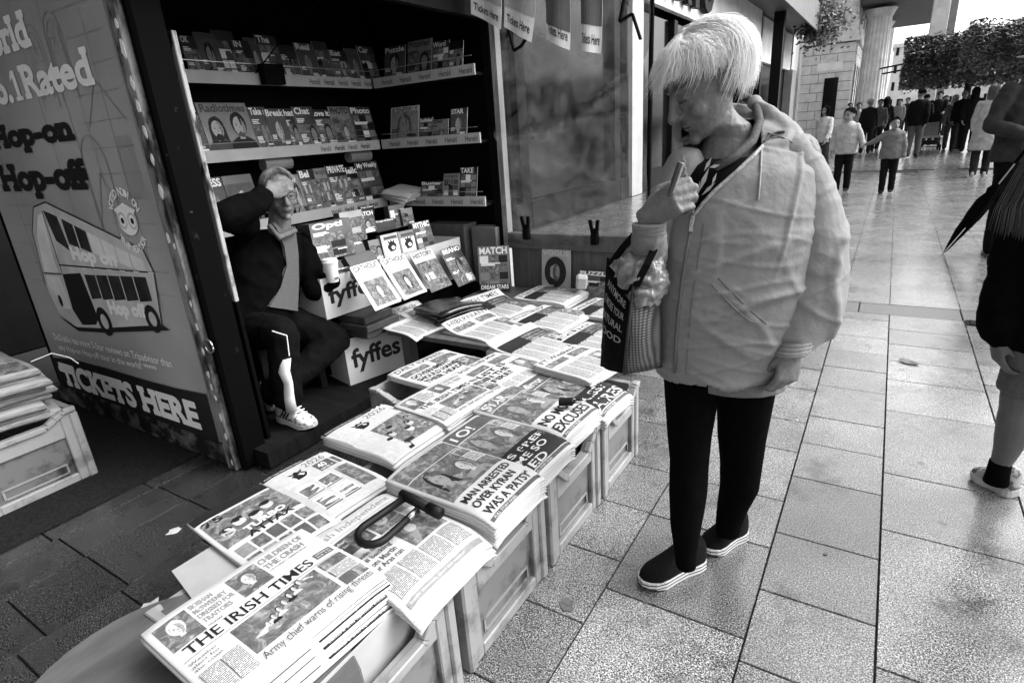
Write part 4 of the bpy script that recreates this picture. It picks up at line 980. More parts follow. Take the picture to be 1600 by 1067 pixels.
def pr_tab(lines, inv=False, mast=('', PAP), pos='low', seed=0):
    def f(s, W, H):
        rr = random.Random(seed)
        s.rect(.008, H * .80, W - .016, H * .17, GRY if inv else PHO)
        if mast[0]: s.text(mast[0], .015, H * .83, W * .5, H * .11, mast[1], .02)
        s.rect(.008, H * .36, W - .016, H * .43, PHO)
        s.portrait(W * .05, H * .36, W * .42, H * .42, rr.choice((BLK, GRY)), MID, rr.choice((BLK, GRY)), GRY, True); s.portrait(W * .44, H * .36, W * .36, H * .34, GRY, PAL, MID, GRY)
        for k in range(5): s.blob(W * rr.uniform(.1, .9), H * rr.uniform(.38, .75), W * rr.uniform(.02, .07), H * rr.uniform(.01, .05), rr.choice((PHO, MID, GRY, PHO)), 9, k, .35)
        s.rect(W * .76, H * .52, W * .2, H * .25, PAP); col(s, W * .77, H * .53, W * .18, H * .12); s.rect(W * .77, H * .66, W * .18, H * .1, PHO); s.rect(.008, H * .36, W * .7, H * .035, PHO)
        if inv: s.rect(.006, H * .055, W - .012, H * .31, BLK)
        n = len(lines); h = H * .29 / n
        for k, q in enumerate(lines): s.text(q, .016, H * .345 - h * (k + .95), W * .84 * min(1, len(q) / max(map(len, lines)) + .1), h * .72, PAP if inv else BLK, .018)
        s.rect(.008, H * .015, W - .016, H * .03, GRY); s.text('FULL STORY PAGES', .02, H * .02, W * .4, H * .018, PAP, .01)
    return f
def pr_broad(title, head, seed=0, dark=False, serif=True):
    def f(s, W, H):
        rr = random.Random(seed)
        s.text(title, W * .06, H * .87, W * .82, H * .09, BLK, .008, (.04, .03) if serif else False)
        s.rect(.008, H * .852, W - .016, .0012, GRY)
        if dark: s.rect(.008, H * .55, W - .016, H * .28, BLK); s.rect(W * .5, H * .56, W * .42, H * .25, PHO)
        else: s.rect(W * .04, H * .68, W * .42, H * .14, PHO); s.rect(W * .55, H * .66, W * .4, H * .17, PHO)
        for k, q in enumerate(head): s.text(q, W * .06, H * (.55 - .125 * k), W * min(.66, .085 * len(q)), H * .1, BLK, .03, (.05, .05))
        s.rect(W * .68, H * .12, W * .28, H * .42, PHO); s.blob(W * .8, H * .42, W * .06, H * .08, PAL)
        for k in range(3): col(s, W * (.05 + .21 * k), H * .04, W * .18, H * (.54 - .125 * len(head)))
    return f
def pr_mag26(lower):
    def f(s, W, H):
        s.rect(0, 0, W, H, PAL); s.rect(0, H * .94, W, H * .06, BLK); s.text('Premier League Official Sticker Collection', .01, H * .955, W * .6, H * .028, PAP, .01)
        s.poly([(0, H * .5), (W * .5, H * .94), (0, H * .94)], MID); s.text('2026', W * .55, H * .82, W * .34, H * .09, GRY, .0)
        s.text('Topps', W * .08, H * .62, W * .25, H * .06, PAP, .01)
        cx, cy = W * .38, H * .74; s.blob(cx, cy, W * .13, H * .075, PAP, 14, 3, .12); s.blob(cx, cy, W * .115, H * .062, BLK, 14, 5, .14); s.blob(cx + .008, cy + .004, W * .05, H * .028, PAP, 10, 2, .2); s.poly([(cx - .02, cy + H * .06), (cx - .026, cy + H * .1), (cx - .01, cy + H * .08), (cx, cy + H * .105), (cx + .01, cy + H * .08), (cx + .026, cy + H * .1), (cx + .02, cy + H * .06)], BLK)
        if lower:
            s.rect(W * .62, H * .62, W * .36, H * .17, GRY); s.text('40', W * .66, H * .68, W * .13, H * .09, PAP, .03); s.text('cards +', W * .64, H * .635, W * .2, H * .035, PAP, .02)
            for j in range(2):
                for i in range(2): s.rect(W * (.12 + .3 * i), H * (.08 + .26 * j), W * .26, H * .22, PAP); s.rect(W * (.14 + .3 * i), H * (.11 + .26 * j), W * .22, H * .15, PHO); s.rect(W * (.12 + .3 * i), H * (.085 + .26 * j), W * .26, H * .018, GRY)
            s.rect(W * .74, H * .1, W * .22, H * .45, PHO)
        else:
            s.rect(W * .35, H * .08, W * .6, H * .52, PHO)
            for k in range(6): s.blob(W * (.32 + .1 * k), H * (.25 + .09 * (k % 3)), W * .045, H * .05, (PAP, PAL, MID)[k % 3], 12, k, .1); s.blob(W * (.32 + .1 * k), H * (.29 + .09 * (k % 3)), W * .045, H * .03, BLK, 9, k, .1)
            s.poly([(W * .3, 0), (W * .36, H * .14), (W * .5, H * .14), (W * .5, H * .09), (W * .4, H * .09), (W * .38, 0)], BLK)
    return f
def pr_cards(s, W, H):
    s.rect(0, H * .9, W, H * .1, BLK); s.rect(.01, H * .45, W * .9, H * .42, PHO); s.text('75', .015, H * .8, W * .22, H * .08, BLK, .04)
    for k in range(4): s.blob(W * (.18 + .17 * k), H * (.62 + .05 * (k % 2)), W * .07, H * .055, PAL, 12, k, .1); s.blob(W * (.18 + .17 * k), H * (.66 + .05 * (k % 2)), W * .07, H * .03, BLK, 10, k, .1)
    s.text('TURBO', W * .3, H * .5, W * .5, H * .07, PAP, .05); s.text('ATTAX', W * .28, H * .42, W * .55, H * .075, BLK, .03)
    for j in range(2):
        for i in range(5): s.rect(W * (.06 + .18 * i), H * (.08 + .17 * j), W * .15, H * .14, (PHO, MID, PHO, GRY, PHO)[(i + j) % 5])
    s.rect(W * .05, H * .03, W * .9, .002, GRY)
OUT = 'copies underneath in the paper stacks'
BZ = .372
stack((-1.065, .548), 86, .405, .32, 10, .0085, BZ, pr_times, 'folded broadsheet on top of the nearest stack, boat photo and serif masthead', 'folded broadsheet copy beneath the top one in the nearest stack', 'nearest broadsheet stack', .012, .001, seed=3, edge_print=True, shift=(.0035, .0015))
stack((-.985, .875), 88, .30, .39, 4, .011, BZ, pr_indep, 'newspaper under the bicycle lock, top of its pile', 'newspaper copy beneath the one that carries the bicycle lock', 'bicycle lock newspaper pile', .03, .002, seed=5, shift=(.004, 0))
stack((-.975, 1.175), 88, .265, .40, 7, .0115, BZ, pr_tab(('MAN ARRESTED', 'OVER KYRAN', "WAS A 'PATSY'"), seed=4), 'tabloid with the arrest headline topping the second crate', 'tabloid copy beneath the arrest headline one', 'arrest headline tabloid stack', .022, .002, seed=6)
stack((-.99, 1.42), 89, .25, .40, 5, .0125, BZ, pr_tab(("'S FREE", 'ME SO', 'IED'), True, ('TO!', PAP), seed=9), 'tabloid with white-on-black headline on the third crate', 'tabloid copy beneath the white-on-black headline one', 'white headline tabloid stack', .022, .002, seed=7)
stack((-1.005, 1.675), 88, .26, .40, 6, .0125, BZ, pr_tab(('NO MORE', 'EXCUSES'), False, ('STAR', PAP), seed=12), 'tabloid carrying a small black lock between third and fourth crates', 'tabloid copy beneath the one with the small black lock', 'small lock tabloid stack', .022, .002, seed=8)
stack((-.985, 1.925), 87, .25, .42, 4, .012, BZ, pr_tab(('MISSK', 'AIRES'), True, ('Mirror', PAP), seed=15), 'tabloid with bold reversed headline hanging over the farthest outer crate', 'tabloid copy beneath the bold reversed headline one', 'reversed headline tabloid pile', .03, .003, seed=9)
stack((-1.385, 1.645), 84, .37, .285, 7, .0085, BZ, pr_times, 'broadsheet with serif masthead in the second inner stack, boat photo repeated', 'broadsheet copy beneath the second inner boat photo one', 'second broadsheet stack', .012, .001, seed=10, edge_print=True, shift=(.003, .001))
stack((-1.45, 1.335), 88, .30, .36, 3, .014, BZ, pr_mag26(False), 'shrink-wrapped football sticker album with players photo beside the broadsheets', 'wrapped football album beneath the one with the players photo', 'players photo album pile', .012, .003, seed=11, jit=.014)
stack((-1.415, 1.015), 85, .235, .35, 2, .012, BZ, pr_mag26(True), 'wrapped football album showing four card pictures near the kiosk step', 'wrapped football album beneath the four-picture one', 'four picture album pile', .012, .002, seed=12, jit=.012)
stack((-1.405, .785), 84, .26, .39, 3, .006, BZ, pr_cards, 'loose open card-game pages at the left edge of the display', 'page sheets beneath the card-game pages', 'card game pages', .012, .004, seed=13, jit=.015)
stack((-1.69, 1.96), 84, .38, .36, 3, .009, .35, pr_broad('DAILY EXPRESS', ('GOVERNMENT', 'SHOULD HANG', 'THEIR HEADS'), 3), 'newspaper with three-line government headline over the pale crate', 'copy beneath the government headline newspaper', 'government headline pile', .012, .004, seed=14)
stack((-1.345, 1.965), 86, .31, .33, 2, .009, .405, pr_broad('Irish Daily Mail', ('LIST IS', 'IN THE', 'FIRE!'), 5), 'newspaper in the middle of the display right of the government headline', 'copy beneath the middle newspaper', 'middle newspaper pile', .01, .003, seed=15)
stack((-1.03, 2.12), 80, .30, .30, 4, .009, .42, pr_broad('FT Weekend', (), 7), 'pale financial newspaper beside the tote bag', 'copy beneath the pale financial newspaper', 'financial newspaper pile', .008, .002, seed=16)
stack((-2.25, 2.43), 80, .38, .42, 1, .006, .40, pr_broad('The Irish Catholic', (), 8), 'religious newspaper with curled-up edge below the leaning magazines', 'x', 'religious newspapers', .02, .006, seed=17, curl=.05)
stack((-1.38, 2.33), 84, .37, .34, 4, .009, .385, pr_broad('', (), 9, True), 'newspaper with a dark photo band in the middle of the far display', 'copy beneath the dark photo band newspaper', 'dark band newspaper pile', .012, .004, seed=18, curl=.03)
stack((-1.80, 2.50), 82, .36, .34, 2, .008, .39, pr_broad('HIBERNIAN', (), 19), 'newspaper between the religious paper and the dark photo band', 'copy beneath the paper beside the religious one', 'hibernian pile', .012, .006, seed=19, curl=.04)
stack((-1.93, 2.83), 80, .36, .34, 2, .008, .39, pr_broad('IRISH TIMES', (), 20, True), 'curled newspaper in front of the upright football magazines', 'copy beneath the curled newspaper', 'curled newspaper pile', .012, .006, seed=20, curl=.06)
stack((-1.52, 2.75), 84, .36, .36, 3, .009, .39, pr_broad('Sunday', (), 21, True), 'newspaper in the second last row before the windbreak', 'copy beneath the second last row newspaper', 'second last row pile', .012, .004, seed=21)
stack((-1.13, 2.52), 84, .34, .34, 4, .009, .39, pr_broad('Echo', (), 22, True), 'newspaper beside the bag in the third row from the windbreak', 'copy beneath the newspaper beside the bag', 'bag side pile', .012, .004, seed=22)
stack((-1.72, 3.13), 88, .32, .36, 5, .009, .39, pr_broad('Herald', (), 23, True), 'newspaper pile directly below the fashion magazine at the board', 'copy in the pile below the fashion magazine', 'board side pile', .01, .003, seed=23)
stack((-1.28, 3.0), 84, .34, .36, 3, .009, .39, pr_broad('Leader', (), 24, True), 'newspaper at the back right corner of the display near the board', 'copy beneath the back right corner newspaper', 'back right corner pile', .01, .003, seed=24)
# cardboard sheet and oval board under the left edge
CARD = mat('cardboard', .30, .8, .1, 12, bump=.05)
b = MB(); b.prism([(-.13, -.2), (.16, -.26), (.20, .12), (-.12, .16)], (-1.36, .74, .360), (1, 0, 0), (0, 1, 0), (0, 0, .006)); tag(b.build('cardboard_sheet', CARD), 'plain grey cardboard sheet sticking out under the card-game pages', 'cardboard')
b = MB(); pts = [(.40 * abs(math.cos(a)) ** .95 * math.copysign(1, math.cos(a)), .30 * abs(math.sin(a)) ** .95 * math.copysign(1, math.sin(a))) for a in [k * math.pi / 20 for k in range(40)]]
b.prism(pts, (-1.06, .33, .345), (1, 0, 0), (0, 1, 0), (0, 0, .014)); tag(b.build('oval_board', mat('grey_board', .07, .7, .4, 7, stretch=(3, 1, 1)), bevel=.004), 'rounded grey board under the nearest newspaper stack', 'board')
# papers in the left crate
for k in range(9):
    rr = random.Random(40 + k); e = empty('newspaper', (-3.36 + rr.uniform(-.05, .045), .70 + rr.uniform(-.04, .04), .35 + .026 * k), R_(88 + rr.uniform(-5, 5)), 'folded newspaper on top of the returns crate left of the poster' if k == 8 else ORD[8 - k] + ' newspaper from the top in the returns crate left of the poster', 'newspaper', 'returned papers')
    pg = link_mesh('pages', paper_mesh(.40, .56, .024, .01, .006 if k > 6 else .0035, 0).copy(), e); pg.data.materials[0] = mat('old_paper', .3, .8, .2, 20); pg.data.materials[1] = mat('old_edges', .2, .8, .6, 240, stretch=(.1, .1, 1))
    if k == 8:
        S, _ = paper_S(.40, .56, .024, .01, .004, 0); s = Sheet(lambda x, y, l: S(x - .2, y - .28, l), .03); col(s, .02, .12, .2, .4); s.text('OUR HEROES', .24, .2, .14, .06, GRY, .02); s.rect(.24, .03, .14, .15, PHO); s.build('print', INK, e)
b = MB(); b.tube([(-3.1, .86, .6), (-3.06, .93, .62), (-3.03, .98, .585), (-3.02, 1.0, .55)], .0025, 5); tag(b.build('string', mat('string', .6, .7, .1, 30)), 'loose pale string on the returned papers', 'string')

# ------------------------------------------------------------------ bicycle lock and small padlock
RUB = mat('lock_rubber', .004, .5, .3, 30, spec=.2); CHR = mat('lock_chrome', .55, .2, .1, 30, metal=1)
lk = empty('bicycle_lock', (-.98, .93, .4325), R_(0), 'black bicycle D-lock with chrome barrel lying on a newspaper', 'lock')
zz = .438 + .010
def gp(px, py, z=zz): return at(px, py, 2, z)
A1, A2 = gp(632, 778), gp(568, 822); B1, B2 = gp(652, 797), gp(602, 842)
mid = (A2 + B2) / 2; dirv = ((A2 - A1) + (B2 - B1)).normalized(); sidev = (A2 - B2) / 2
pts = [A1, (A1 + A2) / 2, A2] + [mid + sidev * math.cos(a) + dirv * .045 * math.sin(a) for a in [math.pi * k / 8 for k in range(1, 8)]] + [B2, (B1 + B2) / 2, B1]
b = MB(); b.tube(pts, .0105, 10); b.build('shackle', RUB, lk, world=True, smooth=True)
C1, C2 = gp(628, 772, zz + .004), gp(684, 800, zz + .004)
cd = (C2 - C1).normalized()
b = MB(); b.tube([C1, C1 + cd * .02, C2 - cd * .03], .015, 12); b.build('barrel', RUB, lk, world=True, smooth=True)
b = MB(); b.tube([C2 - cd * .035, C2 + cd * .01], .017, 12); b.build('end_cap', RUB, lk, world=True, smooth=True)
b = MB(); b.tube([B1 + (B2 - B1) * .02, B1 + (B2 - B1) * .32], .0105, 12); b.build('chrome_sleeve', CHR, lk, world=True, smooth=True)
p = gp(888, 632, .455); pl = empty('padlock', p, R_(25), 'small black lock lying on a tabloid by the third crate', 'lock')
b = MB(); b.box(-.035, .02, -.016, .016, 0, .024); b.build('body', RUB, pl, bevel=.005)
b = MB(); b.tube([(.02, -.01, .012), (.05, -.01, .012), (.056, 0, .012), (.05, .01, .012), (.02, .01, .012)], .004, 8); b.build('shackle', CHR, pl, smooth=True)

# ------------------------------------------------------------------ banana boxes, counter goods, leaning magazines
BOXW = mat('box_white', .52, .7, .12, 6, bump=.05)
def cardbox(x1, y0, y1, z0, z1, depth, label, word=None, rot=0, num=False):
    e = empty('fruit_box', (x1, (y0 + y1) / 2, z0), R_(rot), label, 'box', 'white fruit boxes'); a = (y1 - y0) / 2; h = z1 - z0
    b = MB(); b.box(-.006, 0, -a, a, 0, h); b.build('front_panel', BOXW, e)
    b = MB(); b.box(-depth, -.007, -a, -a + .006, 0, h); b.box(-depth, -.007, a - .006, a, 0, h); b.box(-depth - .006, -depth - .001, -a, a, 0, h); b.build('side_panel', BOXW, e)
    b = MB(); b.box(-depth, -.007, -a + .007, a - .007, .0, .006); b.build('base_panel', BOXW, e)
    s = Sheet(lambda x, y, l: Vector((.0005 + l, x, y)), .3)
    if word: s.text(word, -a * .85, h * .22, a * 1.5, h * .55, BLK, .028)
    else: s.text('Bananas', a * .3, h * .72, a * .5, h * .14, GRY, .01)
    s.build('print', INK, e)
    if num:
        s = Sheet(lambda x, y, l: Vector((.0005 + l, x, y)), .3); s.text('01-11', a * .15, h * .72, a * .8, h * .22, BLK, .02); s.build('box_number', INK, e)
        s = Sheet(lambda x, y, l: Vector((.0005 + l, x, y)), .3); s.rect(a * .17, h * .40, .09, h * .29, PAP); [s.rect(a * .2 + .007 * k, h * .42, .003 + .002 * (k % 2), h * .25, BLK) for k in range(11)]; s.build('barcode', INK, e)
    return e
cardbox(-2.44, 2.06, 2.50, .09, .365, .34, 'white fruit box with fat black lettering low beside the vendor foot', 'fyffes', -14)
cardbox(-2.52, 2.02, 2.48, .50, .73, .34, 'upper white fruit box with lettering and barcode below the coffee cup', 'fyffes', -4, True)
cardbox(-2.50, 2.50, 2.86, .47, .74, .32, 'white fruit box behind the leaning religious magazines')
cardbox(-2.50, 2.87, 3.24, .47, .745, .32, 'white fruit box at the far end behind the leaning comics')
DKB = mat('dark_box', .035, .5, .4, 14)
for k, (q, lab) in enumerate([((-2.62, -2.36, 2.13, 2.36, .37, .41), 'lowest dark tray in the pile in front of the fruit boxes'), ((-2.60, -2.34, 2.12, 2.38, .412, .45), 'middle dark tray in the pile in front of the fruit boxes'), ((-2.60, -2.37, 2.14, 2.36, .452, .495), 'top dark tray in the pile in front of the fruit boxes')]):
    b = MB(); b.box(*q); tag(b.build('dark_tray', DKB, bevel=.004), lab, 'tray', 'dark trays')
def pack(px, py, wpx, hpx, X, tone, label, title=None, seed=0, lean=8, d=.05, style='photo', rot=-6):
    p = at(px, py, 0, X); p2 = at(px + wpx, py, 0, X); p3 = at(px, py - hpx, 0, X); W = (p2 - p).length; H = (p3 - p).length; a = R_(lean)
    M4 = Matrix.Translation(((p + p2) / 2)) @ Matrix.Rotation(R_(rot), 4, 'Z') @ frame((0, 0, 0), (0, 1, 0), (-math.sin(a), 0, math.cos(a)), (math.cos(a), 0, math.sin(a)))
    e, S = booklet('card_pack', M4, W, H, d, tone, label, 'pack', 'boxed packs on the counter', edge=DKB)
    cover_print(e, S, W, H, title or '', seed, style, PAP, lines=style == 'photo', thk=.2, tone_=tone)
G1 = .06
for a in [
 (478, 402, 58, 58, -2.74, .10, 'large clear-topped box at the left end of the counter goods', 'Opti', 1, 4, .12, 'photo'),
 (532, 378, 32, 48, -2.78, .35, 'pale football card box behind the lighter tray', '', 2, 6, .06, 'photo'),
 (534, 400, 30, 18, -2.66, .02, 'black lighter display with white lettering', 'LIGHTER', 3, 20, .05, 'none'),
 (556, 364, 26, 34, -2.80, .05, 'framed dark card pack standing up behind the counter goods', 'MATCH', 4, 5, .04, 'photo'),
 (583, 362, 28, 18, -2.80, .02, 'black pack with a white script title near the shelf corner', 'Top-Class', 5, 10, .05, 'none'),
 (562, 336, 20, 14, -2.95, .02, 'small black sign card hanging from the corner shelf', 'Top-Class', 6, 0, .02, 'none'),
 (606, 356, 22, 36, -2.85, .12, 'tall patterned pack at the right of the shelf corner', '', 7, 4, .05, 'grid'),
 (624, 352, 16, 26, -2.82, .22, 'short patterned pack right of the tall patterned one', '', 8, 6, .05, 'photo'),
 (578, 408, 22, 34, -2.62, .16, 'leaning picture card pack left of the lion crest packs', '', 9, 10, .04, 'photo'),
 (597, 403, 26, 38, -2.60, .45, 'white lion crest card pack, left one of the pair', '', 10, 8, .04, 'lion'),
 (624, 398, 24, 38, -2.58, .22, 'grey lion crest card pack, right one of the pair', '', 11, 8, .04, 'lion'),
 (650, 390, 24, 44, -2.55, .06, 'dark tilted pack at the right end of the counter goods', 'MYTHIC', 12, 14, .04, 'grid'),
 (545, 420, 40, 22, -2.60, .02, 'black lighter tray in front of the lighter display', '', 13, 40, .05, 'none'),
 (534, 432, 36, 14, -2.58, .03, 'low dark box with a title strip above the fruit box', 'PREMIER', 14, 60, .04, 'none'),
]: pack(*a)
for px, py in ((613, 384), (637, 378)):   # lion crests
    pass
def leaning(px0, px1, ybot, ytop, X0, lean, tone, label, title, style, seed, tmi=GRY, n=1, W=None, cat='magazine'):
    p = at(px0, ybot, 0, X0); q = at(px1, ybot - (px1 - px0) * .38, 0, X0); w_ = W or .205; a = R_(lean)
    c = (p + q) / 2; H = w_ * 1.33
    for k in range(n):
        M4 = frame((c.x + .012 * (n - 1 - k) * -1, c.y - .006 * k, c.z), (0, 1, 0), (-math.sin(a), 0, math.cos(a)), (math.cos(a), 0, math.sin(a)))
        e, S = booklet('magazine', M4, w_, H, .006, tone, label if k == n - 1 else label.replace('magazine', 'magazine copy behind the'), cat, 'magazines leaning on the fruit boxes', bend=.01)
        if k == n - 1: cover_print(e, S, w_, H, title, seed, style, tmi, lines=False, thk=.12, tone_=tone)
    return e
leaning(582, 630, 488, 420, -2.26, 34, .62, 'pale religious magazine with a veiled woman, leftmost leaning one', 'CATHOLIC', 'inset', 4)
leaning(630, 668, 470, 412, -2.28, 36, .60, 'pale magazine with a small standing figure, second leaning one', 'CATHOLIC', 'inset', 7)
leaning(668, 712, 460, 405, -2.32, 34, .55, 'history magazine with a landscape cover, third leaning one', 'HISTORY', 'photo', 6)
leaning(712, 748, 450, 398, -2.34, 30, .03, 'black comic with a zigzag pale title, rightmost leaning one', 'BEANO', 'photo', 9, PAP)
# black wrapped magazines lying below
GLB = mat('black_wrap', .012, .18, .3, 20, spec=.6, bump=.4, bscale=25)
for k in range(3):
    b = MB(); W, H = .33, .30
    vs = []; 
    for L in (.014, 0):
        for j in range(7):
            for i in range(7): x = W * (i / 6 - .5); y = H * (j / 6 - .5); vs.append((x, y, L + .01 * math.sin(x * 14 + k) + .008 * math.cos(y * 17 + k)))
    q = lambda i, j, l: l * 49 + j * 7 + i
    b.add(vs, [(q(i, j, 0), q(i + 1, j, 0), q(i + 1, j + 1, 0), q(i, j + 1, 0)) for j in range(6) for i in range(6)] + [(q(i, j, 1), q(i, j + 1, 1), q(i + 1, j + 1, 1), q(i + 1, j, 1)) for j in range(6) for i in range(6)] +
          [(q(i, 0, 0), q(i, 0, 1), q(i + 1, 0, 1), q(i + 1, 0, 0)) for i in range(6)] + [(q(i, 6, 0), q(i + 1, 6, 0), q(i + 1, 6, 1), q(i, 6, 1)) for i in range(6)] + [(q(0, j, 0), q(0, j + 1, 0), q(0, j + 1, 1), q(0, j, 1)) for j in range(6)] + [(q(6, j, 0), q(6, j, 1), q(6, j + 1, 1), q(6, j + 1, 0)) for j in range(6)])
    o = b.build('wrapped_magazine', GLB, smooth=True); c = at(705, 482, 2, .44); o.location = (c.x + .01 * k, c.y - .015 * k, .415 + .022 * k); o.rotation_euler = (0, 0, R_(62 + 6 * k)); tag(o, ('lowest', 'middle', 'topmost')[k] + ' black plastic-wrapped magazine below the leaning comics', 'magazine', 'black wrapped magazines')
# upright football magazines by the far post, fashion magazine and friends against the board
def board_mag(px0, px1, ytop, Y, W, H, tone, label, title, style, seed, lean=8, rot=0, tmi=PAP, z=None):
    p = at(px0, ytop, 1, Y); p2 = at(px1, ytop, 1, Y); a = R_(lean); z0 = z if z is not None else max(.38, p.z - H * math.cos(a))
    M4 = Matrix.Translation(((p.x + p2.x) / 2, Y, z0)) @ Matrix.Rotation(R_(rot), 4, 'Z') @ frame((0, 0, 0), (1, 0, 0), (0, math.sin(a), math.cos(a)), (0, -math.cos(a), math.sin(a)))
    e, S = booklet('magazine', M4, W, H, .006, tone, label, 'magazine', 'magazines propped at the windbreak', bend=.004)
    return e, S
for k in range(3):
    e, S = board_mag(750, 788, 386, 3.22 - .02 * k, .21, .30, .14, ('hindmost', 'middle', 'front')[k] + ' football magazine propped by the far kiosk post', '', '', 1, 10, 22 + 3 * k)
    if k == 2: cover_print(e, S, .21, .30, 'MATCH', 31, 'grid', PAP, strap='DREAM STARS', thk=.16)
e, S = board_mag(841, 893, 396, 3.33, .215, .285, .30, 'grey fashion magazine with a dark oval portrait against the wooden board', '', '', 1, 6)
s = Sheet(S, .05); W, H = .215, .285; s.blob(W * .48, H * .48, W * .38, H * .36, BLK, 22); s.blob(W * .52, H * .47, W * .13, H * .2, GRY, 16); s.blob(W * .56, H * .48, W * .07, H * .15, MID, 12)
s.rect(W * .44, H * .53, W * .1, H * .015, BLK); s.rect(W * .47, H * .36, W * .1, H * .02, BLK); s.text('VOGUE', W * .04, H * .86, W * .92, H * .12, PAP, .0, (.02, .015)); s.text('THE BIG', W * .04, H * .1, W * .4, H * .07, PAP, .02); s.text('FASHION ISSUE', W * .14, H * .02, W * .7, H * .06, PAP, .02); s.build('print', INK, e)
e, S = board_mag(902, 950, 426, 3.28, .23, .17, .10, 'puzzle magazine right of the fashion magazine', '', '', 1, 18); cover_print(e, S, .23, .17, 'PUZZLE', 36, 'grid', PAP)
b = MB(); c = at(908, 455, 1, 3.2); b.box(-.035, .035, -.03, .03, 0, .09); o = b.build('paper_parcel', mat('parcel', .45, .7, .2, 10), bevel=.012); o.location = (c.x, 3.2, .46); o.rotation_euler = (.2, .1, .5); tag(o, 'small pale wrapped parcel in front of the puzzle magazine', 'parcel')
b = MB(); b.box(-2.85, -2.5, 3.30, 3.46, .46, .82); tag(b.build('wooden_box', BOARD, bevel=.004), 'plain wooden box in the dark corner behind the leaning magazines', 'box')
b = MB(); b.box(-2.47, -2.26, 3.34, 3.45, .40, .80); tag(b.build('wooden_box', mat('ply', .11, .6, .3, 5), bevel=.004), 'ply box leaning near the far kiosk post', 'box')
# folded papers on the lowest far shelf, cylinders above
for k in range(3):
    o = link_mesh('newspaper', paper_mesh(.26, .2, .012, .02, .004, 0)); c = at(632, 292, 1, 3.34); o.location = (c.x, 3.32, 1.02 + .02 * k); o.rotation_euler = (R_(8), R_(10), R_(-15 + 9 * k)); tag(o, ('lowest', 'middle', 'top')[k] + ' folded newspaper poking off the lowest far-wall shelf', 'newspaper', 'papers on the far shelf')
for px, lab in ((412, 'rolled paper tube above the vendor head'), (548, 'rolled paper tube near the shelf corner')):
    b = MB(); c = at(px, 250, 0, -3.25); b.tube([(-3.27, c.y - .0, 1.325), (-3.27, c.y + .2, 1.325)], .04, 12); tag(b.build('paper_roll', mat('roll', .2, .6, .2, 10), smooth=False), lab, 'paper roll')
# ------------------------------------------------------------------ people: shared tools
def remesh(mb, voxel, smooth=4, factor=.5):
    me = mb.mesh('tmp', []); ob = bpy.data.objects.new('tmp', me); COL.objects.link(ob)
    r = ob.modifiers.new('r', 'REMESH'); r.mode = 'VOXEL'; r.voxel_size = voxel; r.use_smooth_shade = True
    if smooth: q = ob.modifiers.new('s', 'SMOOTH'); q.iterations = smooth; q.factor = factor
    dg = bpy.context.evaluated_depsgraph_get(); out_ = bpy.data.meshes.new_from_object(ob.evaluated_get(dg))
    bpy.data.objects.remove(ob); bpy.data.meshes.remove(me)
    out_.materials.clear(); return out_
def displace(me, fn):
    n = len(me.vertices); co = np.empty(n * 3); me.vertices.foreach_get('co', co); co = co.reshape(-1, 3)
    no = np.array([v.normal[:] for v in me.vertices])
    for i in range(n): co[i] += no[i] * fn(co[i], no[i])
    me.vertices.foreach_set('co', co.ravel()); me.update()
def put_mesh(name, me, m, parent=None, world=True):
    me.materials.clear()
    for q in (m if isinstance(m, (list, tuple)) else [m]): me.materials.append(q)
    if parent is not None and world:
        me.transform(wmat(parent).inverted())
    me.polygons.foreach_set('use_smooth', [True] * len(me.polygons)); me.name = name
    return link_mesh(name, me, parent)
SKIN = mat('skin', .22, .55, .18, 25, spec=.35, bump=.12, bscale=120)
SKIN_O = mat('skin_old', .13, .55, .22, 30, spec=.35, bump=.3, bscale=90)
def limb(b, pts, n=14):
    """pts: (position, radius) chain, round section, ball joints"""
    for (p, r), (q, s_) in zip(pts, pts[1:]):
        p = Vector(p); q = Vector(q); d = (q - p)
        if d.length < 1e-5: continue
        d.normalize(); u = d.orthogonal().normalized(); v = d.cross(u)
        b.loft([(p, u * r, v * r), (p.lerp(q, .5), u * (r + s_) / 2 * 1.02, v * (r + s_) / 2 * 1.02), (q, u * s_, v * s_)], n)
    for p, r in pts: b.ell(p, (r, 0, 0), (0, r, 0), (0, 0, r), 10, 7)
